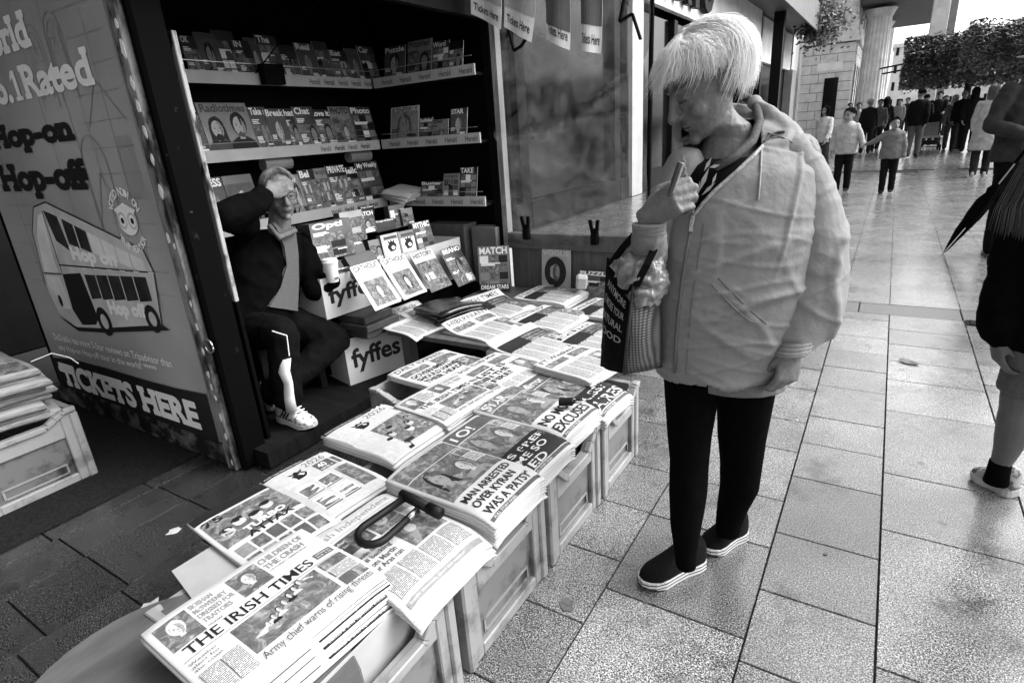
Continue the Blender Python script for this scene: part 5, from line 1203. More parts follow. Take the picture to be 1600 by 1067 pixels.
def hand(b, wrist, across, fwd, back, side=1, s=1.0, curl=(35, 45, 30), thumb=(.5, .6), spread=.0):
    """palm and five fingers; across runs towards the thumb side * side, back = back of hand"""
    F = Vector(fwd).normalized(); B = Vector(back); B = (B - F * B.dot(F)).normalized(); A = F.cross(B); A = A if A.dot(Vector(across) * side) > 0 else -A; w_ = Vector(wrist)
    b.loft([(w_ + F * t_ * s, A * a_ * s, B * h_ * s) for t_, a_, h_ in ((-.02, .026, .02), (.0, .027, .02), (.03, .036, .017), (.06, .041, .015), (.088, .041, .0125))], 14)
    for k in range(4):   # index..little
        x = (.030 - .020 * k) * s; L = (.043, .048, .045, .035)[k] * s; r = (.0092, .0095, .009, .0078)[k] * s
        p = w_ + F * (.088 - .004 * abs(k - 1)) * s + A * x; d = (F + A * (spread * (1.5 - k))).normalized(); ang = 0; pts = [(p - d * .02 * s, r * 1.05), (p, r * 1.08)]
        for j, c in enumerate(curl):
            ang += R_(c + (4 * k if j == 0 else 0)); dd = d * math.cos(ang) - B * math.sin(ang); p = p + dd * L * (1, .62, .5)[j]; pts.append((p, r * (1.0, .93, .8)[j]))
        limb(b, pts, 10)
    p = w_ + F * .022 * s + A * .026 * s - B * .004 * s; d1 = (A * thumb[0] + F * .75 - B * thumb[1]).normalized(); d2 = (F * .8 - B * thumb[1] * 1.1 - A * .05).normalized()
    limb(b, [(p - d1 * .01 * s, .014 * s), (p + d1 * .034 * s, .0115 * s), (p + d1 * .034 * s + d2 * .032 * s, .0095 * s), (p + d1 * .034 * s + d2 * .055 * s, .0078 * s)], 10)
def head(b, C, X, Y, Z, s=1.0, chin=1.0):
    """X right, Y facing, Z up"""
    P = lambda x, y, z: Vector(C) + (X * x + Y * y + Z * z) * s
    S_ = lambda v, k: v * k * s
    b.ell(P(0, -.02, .035), S_(X, .076), S_(Y, .097), S_(Z, .086), 18, 12)
    b.loft([(P(0, c, z), S_(X, a), S_(Y, d)) for z, a, d, c in ((.08, .058, .07, .008), (.045, .068, .076, .015), (.0, .067, .075, .018), (-.035, .063, .07, .02), (-.07, .052, .058, .028), (-.098, .036, .040, .040), (-.112, .02, .024, .048))], 20)
    b.ell(P(0, .078, -.104), S_(X, .02), S_(Y, .016), S_(Z, .016 * chin), 10, 7)                  # chin
    limb(b, [(P(0, .092, .022), .009 * s), (P(0, .104, -.008), .011 * s), (P(0, .114, -.030), .014 * s)], 10)   # nose
    for d in (-1, 1):
        b.ell(P(d * .012, .098, -.034), S_(X, .010), S_(Y, .010), S_(Z, .008), 8, 6)
        b.ell(P(d * .030, .074, .032), S_(X, .028), S_(Y, .018), S_(Z, .010), 10, 6)             # brow
        b.ell(P(d * .031, .074, .008), S_(X, .0155), S_(Y, .0145), S_(Z, .0115), 10, 7)            # lid
        b.ell(P(d * .040, .056, -.03), S_(X, .024), S_(Y, .026), S_(Z, .026), 10, 7)              # cheek
        b.ell(P(d * .072, -.012, -.002), S_(X, .010), S_(Y, .018), S_(Z, .030), 8, 7)             # ear
    b.ell(P(0, .084, -.059), S_(X, .023), S_(Y, .0105), S_(Z, .006), 10, 6); b.ell(P(0, .082, -.071), S_(X, .020), S_(Y, .0115), S_(Z, .0065), 10, 6)
    return P
def shoe(name, heel, toe, m_up, m_sole, parent, wd=.09, h=.075, soleh=.026, stripe=None, lift=0.0, collar=None):
    """heel, toe: ground points"""
    heel = Vector(heel); toe = Vector(toe); F = (toe - heel); L = F.length; F.normalize(); S_ = Vector((0, 0, 1)).cross(F); Z = Vector((0, 0, 1))
    prof = [(0, .36), (.04, .60), (.15, .72), (.35, .66), (.55, .80), (.72, .95), (.86, .86), (.95, .58), (1.0, .25)]
    o = [(heel + F * L * t_ + S_ * wd / 2 * k) for t_, k in prof] + [(heel + F * L * t_ - S_ * wd / 2 * k) for t_, k in reversed(prof)]
    n = len(o); b = MB(); lay = [(0, .94), (.004, 1.0), (soleh, 1.0)]; c = (heel + toe) / 2
    for z, k in lay: b.v += [tuple(c + (p - c) * k + Z * (z + lift + (.014 * max(0, (p - heel).dot(F) / L - .75) / .25 if z < .01 else .006 * max(0, (p - heel).dot(F) / L - .75) / .25))) for p in o]
    b.f = [tuple(range(n - 1, -1, -1)), tuple(range(2 * n, 3 * n))] + [(l * n + i, l * n + (i + 1) % n, (l + 1) * n + (i + 1) % n, (l + 1) * n + i) for l in (0, 1) for i in range(n)]; b.m = [0] * len(b.f)
    root = parent
    so_ = b.build('sole', m_sole, root, world=True, smooth=False)
    if stripe:
        b = MB()
        for z in (soleh * .45, soleh * .85):
            ring = [c + (p - c) * 1.012 + Z * (z + lift) for p in o] ; b.tube(ring + [ring[0]], .0016, 5)
        b.build('sole_stripe', stripe, root, world=True)
    b = MB(); rings = []
    for t_, k, hh in ((.02, .45, .8), (.08, .62, 1.0), (.2, .70, 1.0), (.35, .68, .95), (.5, .74, .74), (.65, .88, .55), (.8, .90, .42), (.92, .64, .32), (.985, .3, .22)):
        p = heel + F * L * t_ + Z * (soleh * .6 + lift); H_ = h * hh; rings.append((p + Z * H_ * .42, S_ * wd / 2 * k * .98, Z * H_ * .62))
    b.loft(rings, 16, sq=2.5); up_ = b.build(name, m_up, root, world=True, smooth=True)
    return up_
def wrinkle(p, s1=9, s2=23, a1=.006, a2=.003, st=(1, 1, 1)):
    q = Vector((p[0] * st[0], p[1] * st[1], p[2] * st[2]))
    n1 = noise.noise(q * s1); n2 = noise.noise(q * s2 + Vector((7, 3, 1)))
    return a1 * (1 - abs(n1) * 2.2) + a2 * (1 - abs(n2) * 2.2)
def hairdo(C, X, Y, Z, s, m, parent, n=900, ln=1.0, front=55, back=118, rad=(.088, .112, .100), th=.0011, seed=1, puff=.012, wild=.12, hang=0.0, fexp=2.2, sweep=0.0, lock=.03, fsw=0.0, rag=.22, shell=.86):
    """solid under-layer plus strands falling from the crown"""
    rr = random.Random(seed); C = Vector(C) + (Y * -.018 + Z * .032) * s
    rx, ry, rz = [k * s for k in rad]
    def surf(phi, th_, k): return C + (X * math.sin(phi) * rx + Y * math.cos(phi) * ry) * math.sin(th_) * k + Z * math.cos(th_) * rz * k
    def lim(phi):
        f = (math.cos(phi) + 1) / 2; f = f ** fexp
        return R_(back * ln * (1 - f) + front * f)
    b = MB(); N1, N2 = 36, 12; vs = []
    for i in range(N1):
        phi = 2 * math.pi * i / N1
        for j in range(N2 + 1): vs.append(surf(phi + sweep * (j / N2) ** 2, lim(phi) * j / N2 * (shell + .1 * noise.noise((math.cos(phi) * 4, math.sin(phi) * 4, seed))), .985 + lock * 1.2 * noise.noise((math.cos(phi) * 2.2, math.sin(phi) * 2.2, j * .28 + seed))) - Z * (hang * s * max(0, j / N2 - .75) * 4))
    fs = [(i * (N2 + 1) + j, ((i + 1) % N1) * (N2 + 1) + j, ((i + 1) % N1) * (N2 + 1) + j + 1, i * (N2 + 1) + j + 1) for i in range(N1) for j in range(N2)]
    b.add(vs, fs); 
    for k in range(n):
        phi = rr.uniform(0, 2 * math.pi); lk = noise.noise((math.cos(phi) * 3.5, math.sin(phi) * 3.5, seed * 1.7)); k0 = .99 + lock * 1.6 * noise.noise((math.cos(phi) * 2.2, math.sin(phi) * 2.2, seed)) + rr.random() ** 2 * puff / (.1); L = lim(phi) * (rr.uniform(.80, 1.06) + rag * lk + rag * .5 * rr.gauss(0, .5)); t0 = rr.uniform(0, .65); sw = rr.gauss(0, wild * .35) + wild * lk + sweep; pts = []
        for j in range(5):
            t_ = t0 + (1 - t0) * j / 4; fl = 1 + .03 * lk * t_ + .02 * rr.random() * (t_ > .9); pp = (phi + math.pi) % (2 * math.pi) - math.pi; p = surf(pp * (1 - fsw * t_ * t_) + sw * t_ * t_, L * t_, k0 * fl); p = p - Z * (hang * s * max(0, t_ - .75) * 4) + Vector((rr.gauss(0, .0012), rr.gauss(0, .0012), rr.gauss(0, .0012))) * s; pts.append(p)
        r0 = th * s * rr.uniform(.7, 1.6); b.tube(pts, [r0, r0 * 1.1, r0, r0 * .8, r0 * .25], 3, caps=False)
    return b.build('hair', m, parent, world=True, smooth=True, fixn=True)

# ------------------------------------------------------------------ the woman
WB = (-.38, 1.62)
NV = Vector((WB[0], WB[1], 0)).normalized(); RV = Vector((NV.y, -NV.x, 0)); ZV = Vector((0, 0, 1))
wp = lambda px, py, off=0.0: atd(px, py, WB, off)
woman = empty('person', (WB[0], WB[1], 0), label='white-haired person in a pale zip jacket and black leggings looking down at the papers', cat='person')
JACK = mat('jacket_cloth', .175, .62, .09, 7, bump=.28, bscale=48, spec=.25, sheen=.1)
LEGG = mat('leggings', .0025, .9, .3, 40, spec=.02)
SHIRT = mat('dark_shirt', .005, .9, .3, 30, spec=.05)
HAIRW = mat('white_hair', .90, .5, .12, 60, spec=.35, stretch=(1, 1, .3))
_t = HAIRW.node_tree; _tl = nd(_t, 'ShaderNodeBsdfTranslucent'); _tl.inputs['Color'].default_value = (.95, .95, .95, 1); _mx = nd(_t, 'ShaderNodeMixShader'); _mx.inputs[0].default_value = .35
_t.links.new(_t.nodes['Principled BSDF'].outputs[0], _mx.inputs[1]); _t.links.new(_tl.outputs[0], _mx.inputs[2]); _t.links.new(_mx.outputs[0], _t.nodes['Material Output'].inputs['Surface'])
# body
b = MB()
HC = wp(1104, 136, -.02)
Yh = (-RV * .80 - NV * .42 - ZV * .42).normalized(); Xh = Yh.cross(ZV).normalized(); Zh = Xh.cross(Yh).normalized()
HP = head(b, HC, Xh, Yh, Zh, .96)
nk = wp(1140, 215, .02)
b.loft([(HP(0, -.015, -.03), Xh * .056, Yh * .062), ((HP(0, -.02, -.08) + nk) / 2, RV * .058, NV * .058), (nk, RV * .062, NV * .058), (wp(1138, 262, .02), RV * .085, NV * .075)], 18)
b.loft([(wp(1148, y, .0), RV * a_, NV * d_) for y, a_, d_ in ((250, .09, .06), (300, .09, .07), (420, .12, .09), (540, .14, .10), (600, .14, .10))], 18)
shL, elL, wrL = wp(1248, 240, .02), wp(1275, 410, .03), wp(1238, 546, -.11)
limb(b, [(shL, .05), (elL, .042), (wrL, .028)])
hand(b, wrL, RV * .8 + NV * .4, (wp(1226, 605, -.13) - wrL), RV * .55 - NV * .8, -1, .95, (38, 42, 30), (.3, .5))
shR, elR, wrR = wp(1085, 270, .0), wp(1016, 398, -.10), wp(1018, 345, -.23)
limb(b, [(shR, .035), (elR, .032), (wrR, .028)])
hand(b, wp(1012, 338, -.235), ZV, RV * .62 + ZV * .42 - NV * .28, -NV * .8 - RV * .5 + ZV * .1, 1, 1.0, (48, 72, 45), (.75, .5))
for c in (((1080, 600, .0), (1078, 720, -.07), (1068, 850, -.15)), ((1168, 600, .02), (1160, 715, .05), (1138, 800, .08))):
    limb(b, [(wp(*c[0]), .07), (wp(*c[1]), .042), (wp(*c[2]), .024)])
me = remesh(b, .0042, 3, .5); put_mesh('body', me, SKIN_O, woman)
# eyes closed downwards, brows, lips
DKF = mat('face_dark', .03, .6, .2, 40); LIPM = mat('lips', .10, .5, .1, 40)
for d in (-1, 1):
    b = MB(); b.tube([HP(d * .018 * 1.0, .089, .003), HP(d * .031, .0905, .0005), HP(d * .045, .080, .004)], .0016, 5); b.build('eyelashes', DKF, woman, world=True)
    b = MB(); b.tube([HP(d * .014, .093, .035), HP(d * .03, .093, .041), HP(d * .05, .078, .036)], [.002, .003, .0015], 6); b.build('eyebrow', mat('brow_grey', .07, .7, .2, 60), woman, world=True)
b = MB(); b.tube([HP(-.021, .086, -.066), HP(0, .0965, -.0655), HP(.021, .086, -.066)], .0016, 5); b.build('mouth_line', DKF, woman, world=True)
# hair bob, falling forward with the bent head
hairdo(HC + Yh * .034 - ZV * .016, Xh, (Yh * .95 - ZV * .1).normalized(), (Zh * .9 + ZV * .25).normalized(), 1.0, HAIRW, woman, 14000, 1.0, 34, 116, (.100, .133, .102), .00042, 5, .020, .8, .010, .74, .0, .11, .06, .15, .82)
# shirt
b = MB(); b.loft([(wp(cx, y, -.015), RV * a_, NV * d_) for cx, y, a_, d_ in ((1140, 246, .06, .065), (1135, 254, .09, .085), (1130, 270, .11, .10), (1125, 320, .115, .120), (1125, 380, .12, .12))], 24); b.build('shirt', SHIRT, woman, world=True, smooth=True)
b = MB(); b.tube([wp(1118, 262, -.12), wp(1150, 244, -.10), wp(1176, 220, -.06), wp(1187, 190, .0), wp(1180, 160, .06), wp(1160, 150, .10)], .011, 10); b.build('shirt_collar', mat('shirt_rib', .05, .8, .5, 120), woman, world=True, smooth=True)
# jacket: body and each sleeve
b = MB()
tor = [(1142, 220, .105, .085, .02), (1150, 240, .165, .110, .015), (1156, 268, .195, .130, .01), (1152, 320, .200, .146, .0), (1146, 370, .204, .156, .0), (1142, 430, .208, .162, .0), (1138, 490, .210, .162, .0), (1134, 535, .205, .155, .0), (1131, 562, .198, .150, .0), (1130, 574, .196, .148, .0)]
b.loft([(wp(cx, y, o_), RV * a_ + NV * .02, NV * d_) for cx, y, a_, d_, o_ in tor], 32, sq=2.25)
limb(b, [(wp(1165, 222, .03), .06), (wp(1215, 236, .022), .06), (wp(1244, 258, .018), .058)]); limb(b, [(wp(1115, 232, .0), .055), (wp(1074, 262, -.02), .048)])
for ch_ in ([(1176, 158, .06, .012), (1192, 170, .05, .016), (1214, 188, .04, .020), (1232, 206, .01, .020), (1224, 224, -.03, .018), (1198, 228, -.05, .014)],
            [(1150, 190, .12, .045), (1190, 200, .10, .048), (1222, 212, .07, .045), (1238, 228, .03, .040)], [(1068, 205, .04, .03), (1085, 195, .09, .035), (1120, 190, .12, .04), (1150, 190, .12, .045)]):
    limb(b, [(wp(x, y, o_), r) for x, y, o_, r in ch_], 14)
jm = remesh(b, .0055, 14, .5)
BC = Vector((WB[0], WB[1], 0))
def ridge(x): return 1 - abs(math.sin(x)) ** .6
def foldn(v, ang, fa, fc, wd, off=0.0):
    """creases along direction ang (radians from horizontal) in the RV/ZV plane: elongated zero lines of noise"""
    r = (v - BC).dot(RV); d = (v - BC).dot(NV); al = r * math.cos(ang) + v.z * math.sin(ang); ac = -r * math.sin(ang) + v.z * math.cos(ang)
    n = noise.noise((al * fa + off, ac * fc + off, d * 3 + off)); return math.exp(-(n / wd) ** 2)
def jf(p, no):
    z = p[2]; v = Vector(p); r = (v - BC).dot(RV)
    w2 = noise.noise(v * 2.6 + Vector((3, 1, 2))); k = min(1, max(.15, (1.27 - z) / .25))
    side = max(0, min(1, (r + .16) / .25))
    f = .010 * foldn(v, .5, 1.1, 7, .05, 3.1) * (.25 + .75 * side) * k * (.7 + w2)
    f += .008 * foldn(v, -.65, 1.0, 6, .05, 8.4) * side * k * (.6 - w2)
    f += .006 * foldn(v, 1.35, 1.0, 6, .05, 1.7) * max(0, min(1, (z - 1.0) / .15))
    f += .0035 * foldn(v, .2, 2.5, 14, .07, 5.5) * k + .003 * foldn(v, -.3, 2.2, 15, .07, 9.5) * side + .006 * noise.noise(v * 4)
    zh = .72
    if z < zh + .05: f += .004 * math.sin(r * 38 + 6 * w2) * (zh + .05 - z) / .05
    return f
displace(jm, jf)
def sleeve(rings, cA, amp):
    b = MB(); pts = [(wp(x, y, o_), r) for x, y, o_, r in rings]; rg = []
    for i, (p, r) in enumerate(pts):
        d = (pts[min(i + 1, len(pts) - 1)][0] - pts[max(i - 1, 0)][0]).normalized(); u = NV - d * d.dot(NV); u.normalize(); rg.append((p, u * r, d.cross(u) * r))
    b.loft(rg, 22); b.ell(pts[0][0], RV * pts[0][1], NV * pts[0][1], ZV * pts[0][1], 14, 9)
    m_ = remesh(b, .005, 4, .5); cA = wp(*cA); p0, p1 = pts[0][0], pts[-1][0]
    def sf(p, no):
        v = Vector(p); z = p[2]; r = (v - BC).dot(RV); w1 = noise.noise(v * 5); w2 = noise.noise(v * 3.4 + Vector((1, 5, 2)))
        el = math.exp(-((v - cA).length / .15) ** 2)
        f = amp * (.3 + .8 * el) * foldn(v, -.35, 1.4, 9, .06, 2.2) * (.8 + w2)
        f += amp * .6 * foldn(v, 1.25, 1.0, 6, .05, 6.1) * (.8 - w2)
        f += amp * .15 * foldn(v, .5, 3, 14, .08, 4.4) + .005 * noise.noise(v * 4); return f
    displace(m_, sf); return m_
slL = sleeve([(1236, 244, .01, .058), (1254, 280, .015, .066), (1266, 330, .015, .073), (1271, 385, .01, .080), (1271, 435, -.005, .084), (1266, 475, -.03, .083), (1255, 508, -.06, .070), (1245, 530, -.09, .050), (1240, 543, -.105, .040)], (1225, 440, -.02), .015)
slR = sleeve([(1070, 262, -.03, .050), (1042, 330, -.06, .058), (1024, 395, -.08, .055), (1014, 402, -.13, .052), (1013, 380, -.18, .050), (1015, 362, -.215, .042), (1016, 352, -.225, .036)], (1015, 400, -.12), .012)
# cut the open neck (between the lapels) out of the shell
def proj(p):
    q = [p[0], p[1], p[2] - CAM_H]; c = [sum(q[i] * (XW, YW, ZW)[i][k] for i in range(3)) for k in range(3)]
    return 800 + FPX * c[0] / c[2], 533.5 + FPX * c[1] / c[2], c[2]
def inside(pt, poly):
    x, y = pt; r = False; j = len(poly) - 1
    for i in range(len(poly)):
        xi, yi = poly[i]; xj, yj = poly[j]
        if (yi > y) != (yj > y) and x < (xj - xi) * (y - yi) / (yj - yi) + xi: r = not r
        j = i
    return r
VP_ = [(1084, 332), (1072, 270), (1064, 205), (1080, 150), (1176, 150), (1188, 196), (1190, 226), (1150, 265), (1112, 298)]
bm = bmesh.new(); bm.from_mesh(jm); kill = []
for f in bm.faces:
    c = f.calc_center_median()
    if (c - Vector((WB[0], WB[1], c.z))).dot(NV) < .02 and inside(proj(c)[:2], VP_): kill.append(f)
    elif c.z < wp(1130, 568).z and f.normal.z < -.6: kill.append(f)
bmesh.ops.delete(bm, geom=kill, context='FACES')
CR_, CD_ = Vector((XW[0], YW[0], ZW[0])), Vector((XW[1], YW[1], ZW[1]))
for v in bm.verts:                                     # pull the ragged rim onto a clean line
    if not v.is_boundary or (v.co - Vector((WB[0], WB[1], v.co.z))).dot(NV) > .03 or v.co.z < 1.0: continue
    x, y, dep = proj(v.co); best = None
    for a_, c_ in zip(VP_, VP_[1:] + VP_[:1]):
        ax, ay = c_[0] - a_[0], c_[1] - a_[1]; t_ = max(0, min(1, ((x - a_[0]) * ax + (y - a_[1]) * ay) / (ax * ax + ay * ay))); q = (a_[0] + ax * t_ - x, a_[1] + ay * t_ - y); dd = math.hypot(*q)
        if best is None or dd < best[0]: best = (dd, q)
    if best[0] < 12: v.co += (CR_ * best[1][0] + CD_ * best[1][1]) * dep / FPX
bm.to_mesh(jm); bm.free()
jo = put_mesh('jacket', jm, JACK, woman)
sm = jo.modifiers.new('thick', 'SOLIDIFY'); sm.thickness = .004; sm.offset = -1
put_mesh('sleeve', slL, JACK, woman); put_mesh('sleeve', slR, JACK, woman)
from mathutils.bvhtree import BVHTree
jb = bmesh.new(); jb.from_mesh(jm); JT = BVHTree.FromBMesh(jb); jb.free(); Wi = wmat(woman)
def onj(px, py, lift=.003):
    c = (px - 800.0, py - 533.5, FPX); d = Vector([sum(a * k for a, k in zip(ax, c)) for ax in (XW, YW, ZW)]).normalized()
    h, no, i, dist = JT.ray_cast(Wi.inverted() @ Vector((0, 0, CAM_H)), d)
    if h is None or dist > 1.75: return wp(px, py, -.14)
    return Wi @ h - d * lift
ZIP = mat('zip_metal', .35, .35, .5, 200, metal=.6); STIT = mat('jacket_seam', .11, .7, .1, 10)
b = MB(); zl = [onj(x, y, .004) for x, y in ((1192, 228), (1178, 244), (1151, 268), (1118, 297), (1098, 318), (1084, 336))]; b.tube(zl, .0045, 6); b.build('zip', ZIP, woman, world=True)
b = MB(); b.tube([onj(x, y, .004) for x, y in ((1077, 304), (1080, 320), (1083, 334))], .0045, 6); b.build('zip', ZIP, woman, world=True)
b = MB(); b.tube([onj(x, y, .003) for x, y in ((1083, 336), (1080, 352), (1079, 362))], .006, 6); b.build('zip_pull', ZIP, woman, world=True)
b = MB(); b.tube([onj(x, y, .001) for x, y in ((1079, 364), (1072, 400), (1066, 440), (1060, 490), (1056, 540), (1054, 582))], .005, 6); b.build('placket', STIT, woman, world=True, smooth=True)
b = MB(); b.tube([onj(x, y, .001) for x, y in ((1100, 350), (1092, 400), (1084, 450), (1078, 500), (1074, 550), (1073, 584))], .0016, 5); b.build('placket_stitch', STIT, woman, world=True)
b = MB(); b.tube([onj(x, y, .0005) for x, y in ((1122, 434), (1140, 452), (1160, 472), (1182, 493), (1198, 506))], .0018, 6); b.build('pocket_welt', STIT, woman, world=True, smooth=True)
b = MB(); b.tube([onj(x, y, .001) for x, y in ((1112, 444), (1130, 464), (1152, 486), (1172, 502), (1198, 506))], .0018, 5); b.build('pocket_stitch', STIT, woman, world=True)
b = MB(); b.tube([onj(1190, 232, .004), onj(1189, 260, .004), onj(1187, 290, .004), onj(1185, 312, .003)], .0026, 6); b.build('drawstring', mat('cord_pale', .26, .7, .1, 30), woman, world=True)
b = MB(); b.tube([onj(x, y, .003) for x, y in ((1194, 222), (1203, 212), (1214, 207), (1226, 206))], .003, 6); b.build('hood_cord', mat('cord_dark', .04, .7, .1, 30), woman, world=True)
b = MB(); b.tube([onj(x, y, .001) for x, y in ((1200, 208), (1225, 216), (1245, 226), (1258, 240))], .002, 5); b.build('shoulder_seam', STIT, woman, world=True)
b = MB(); c = wp(1237, 548, -.047)
for k in range(7): p = wp(1245 - 1.3 * k, 530 + 3.2 * k, -.092 - .003 * k); b.tube([p + (RV * math.cos(a) * .040 + NV * math.sin(a) * .040 + ZV * .006 * math.cos(a)) * (1 + .03 * (k % 2)) for a in [2 * math.pi * q / 14 for q in range(15)]], .0055, 6)
b.build('cuff', JACK, woman, world=True, smooth=True)
b = MB()
for k in range(6): p = wp(1014, 366 - 3 * k, -.214 - .003 * k); b.tube([p + (RV * math.cos(a) * .036 + NV * math.sin(a) * .036) * (1 + .03 * (k % 2)) for a in [2 * math.pi * q / 14 for q in range(15)]], .005, 6)
b.build('cuff', JACK, woman, world=True, smooth=True)
# pale leaf print on the shirt
b = MB()
for (x, y), (x2, y2), w_ in (((1092, 300), (1108, 262), 5), ((1096, 306), (1118, 285), 4), ((1100, 268), (1112, 246), 4), ((1108, 262), (1125, 258), 4), ((1088, 312), (1094, 282), 3), ((1112, 290), (1120, 270), 3)):
    sd = lambda x: -.020 - .118 * math.sqrt(max(0, 1 - ((x - 1128) * .0019 / .118) ** 2)); p, q = wp(x, y, sd(x)), wp(x2, y2, sd(x2)); d = (q - p).normalized().cross(NV).normalized() * w_ * .0011; m_ = (p + q) / 2
    b.add([p, m_ + d, q, m_ - d], [(0, 1, 2, 3)])
b.build('shirt_print', mat('print_pale', .45, .7, .2, 40), woman, world=True, fixn=False)
# leggings and shoes
b = MB()
def leg(rings):
    rg = [(wp((x0 + x1) / 2, y, o_), RV * (wp(x1, y, o_) - wp(x0, y, o_)).length / 2, NV * (wp(x1, y, o_) - wp(x0, y, o_)).length / 2 * 1.05) for x0, x1, y, o_ in rings]; b.loft(rg, 20)
leg([(1034, 1134, 560, .0), (1037, 1124, 610, -.02), (1042, 1112, 680, -.05), (1046, 1108, 720, -.07), (1045, 1105, 770, -.095), (1047, 1096, 820, -.125), (1053, 1089, 860, -.145), (1056, 1088, 885, -.15)])
leg([(1112, 1222, 560, .02), (1118, 1212, 610, .03), (1120, 1198, 680, .045), (1124, 1192, 720, .055), (1124, 1186, 760, .065), (1120, 1170, 790, .08), (1118, 1160, 815, .09), (1118, 1156, 832, .09)])
put_mesh('leggings', remesh(b, .007, 3), LEGG, woman)
SHB = mat('shoe_black', .0035, .7, .5, 140, spec=.1, bump=.4, bscale=200); SHW = mat('sole_white', .60, .5, .1, 20); SHD = mat('sole_dark', .02, .6, .1, 20)
g = lambda px, py: at(px, py, 2, 0)
shoe('shoe', g(1098, 880), g(1000, 918), SHB, SHW, woman, .100, .105, .032, SHD)
shoe('shoe', g(1162, 835), g(1098, 866), SHB, SHW, woman, .096, .10, .030, SHD)
for (hx, hy), (tx, ty) in (((1098, 880), (1000, 918)), ((1162, 835), (1098, 866))):   # glitter studs
    pass
# wallet phone in the near hand
ph = empty('phone_case', wp(1048, 270, -.24), label='thin wallet phone case held upright in the near hand of the white-haired person', cat='phone')
b = MB(); a0, a1 = wp(1042, 304, -.25), wp(1060, 252, -.25); ax = (a1 - a0); U = (RV * .12 - NV * .97).normalized(); n_ = ax.normalized().cross(U).normalized()
b.prism([(0, 0), (.045, 0), (.045, 1), (0, 1)], a0 - U * .02, U, ax, n_ * .009); b.build('cover', mat('case_dark', .05, .4, .4, 30), ph, world=True, bevel=.002)
b = MB(); b.prism([(.002, .02), (.043, .02), (.043, .98), (.002, .98)], a0 - U * .02 + n_ * .0095, U, ax, n_ * .004); b.build('edge', mat('case_pale', .45, .4, .4, 60), ph, world=True)

# ------------------------------------------------------------------ tote bag on her arm
bag = empty('tote_bag', wp(985, 585, -.1), label='black and woven grey tote bag hanging from the arm, stuffed with clear plastic', cat='bag')
WEAVE = bpy.data.materials.new('weave'); WEAVE.use_nodes = True; t = WEAVE.node_tree; bs = t.nodes['Principled BSDF']
tc = nd(t, 'ShaderNodeTexCoord'); ws = []
for d in ('X', 'Z'):
    w1 = nd(t, 'ShaderNodeTexWave'); w1.bands_direction = d; w1.inputs['Scale'].default_value = 42; w1.inputs['Distortion'].default_value = .6; t.links.new(tc.outputs['Object'], w1.inputs['Vector']); ws.append(w1)
mu = nd(t, 'ShaderNodeMath', operation='MULTIPLY'); t.links.new(ws[0].outputs['Fac'], mu.inputs[0]); t.links.new(ws[1].outputs['Fac'], mu.inputs[1])
mr = nd(t, 'ShaderNodeMapRange'); mr.inputs['To Min'].default_value = .018; mr.inputs['To Max'].default_value = .2; t.links.new(mu.outputs[0], mr.inputs['Value']); t.links.new(mr.outputs[0], bs.inputs['Base Color']); bs.inputs['Roughness'].default_value = .6
BAGB = mat('bag_black', .004, .8, .3, 20, spec=.06)
q = lambda px, py, o_: wp(px, py, o_)
fl, fm, fr = [q(938, 572, -.16), q(975, 584, -.23), q(1034, 572, -.14)]           # bottom: far-left, near edge, right
tl_, tm_, tr_ = [q(948, 402, -.17), q(990, 446, -.245), q(1030, 432, -.15)]
def patch(name, a, c, d, e_, m, bulge, n_dir, N=10):
    b = MB(); vs = []
    for j in range(N + 1):
        for i in range(N + 1):
            u, v = i / N, j / N; p = (a * (1 - u) + c * u) * (1 - v) + (e_ * (1 - u) + d * u) * v
            vs.append(p + n_dir * (bulge * math.sin(math.pi * u) * math.sin(math.pi * min(1, v + .12)) + .004 * noise.noise(p * 30)))
    b.add(vs, [(j * (N + 1) + i, j * (N + 1) + i + 1, (j + 1) * (N + 1) + i + 1, (j + 1) * (N + 1) + i) for j in range(N) for i in range(N)])
    o = b.build(name, m, bag, world=True, smooth=True, fixn=False); s_ = o.modifiers.new('thick', 'SOLIDIFY'); s_.thickness = .003; return o
patch('woven_front', fm, fr, tr_, tm_, WEAVE, .03, (RV * .3 - NV * .95))
patch('black_side', fl, fm, tm_, tl_, BAGB, .02, (-RV * .8 - NV * .5))
bk1, bk2 = q(1010, 572, .0), q(1010, 425, .0)
patch('back_side', bk1, fl, tl_, bk2, BAGB, .01, NV); patch('back_side', fr, bk1, bk2, tr_, BAGB, .01, NV)
b = MB(); b.add([fl, fm, fr, bk1], [(0, 1, 2, 3)]); b.build('bottom', BAGB, bag, world=True)
b = MB(); b.tube([fm, fm.lerp(tm_, .5) + (-NV * .012), tm_], .0045, 6); b.tube([fm, fr], .004, 6); b.build('piping', mat('bag_piping', .02, .6, .2, 30), bag, world=True, smooth=True)
for pts in (((958, 408, -.18), (975, 385, -.2), (996, 362, -.2), (1012, 340, -.16)), ((994, 446, -.25), (1010, 415, -.25), (1022, 390, -.23), (1026, 372, -.17))):
    b = MB(); pp = [q(*k) for k in pts]
    for i_, j_ in zip(pp, pp[1:]): b.bar(i_, j_ + (j_ - i_) * .06, .018, .005, up=tuple(NV))
    b.build('handle', BAGB, bag, world=True)
sb = Sheet(lambda x, y, l: (fl * (1 - x) + fm * x) * (1 - y) + (tl_ * (1 - x) + tm_ * x) * y + (-RV * .8 - NV * .5) * (.02 * math.sin(math.pi * x) * math.sin(math.pi * min(1, y + .12)) + .006 + l), .2)
for k, tx in enumerate(('ANYMORE', 'IS MORE YOUR', 'NATURAL', 'FOOD')): sb.text(tx, .2, .80 - .13 * k, .7, .07, 0, .01, slope=-.1)
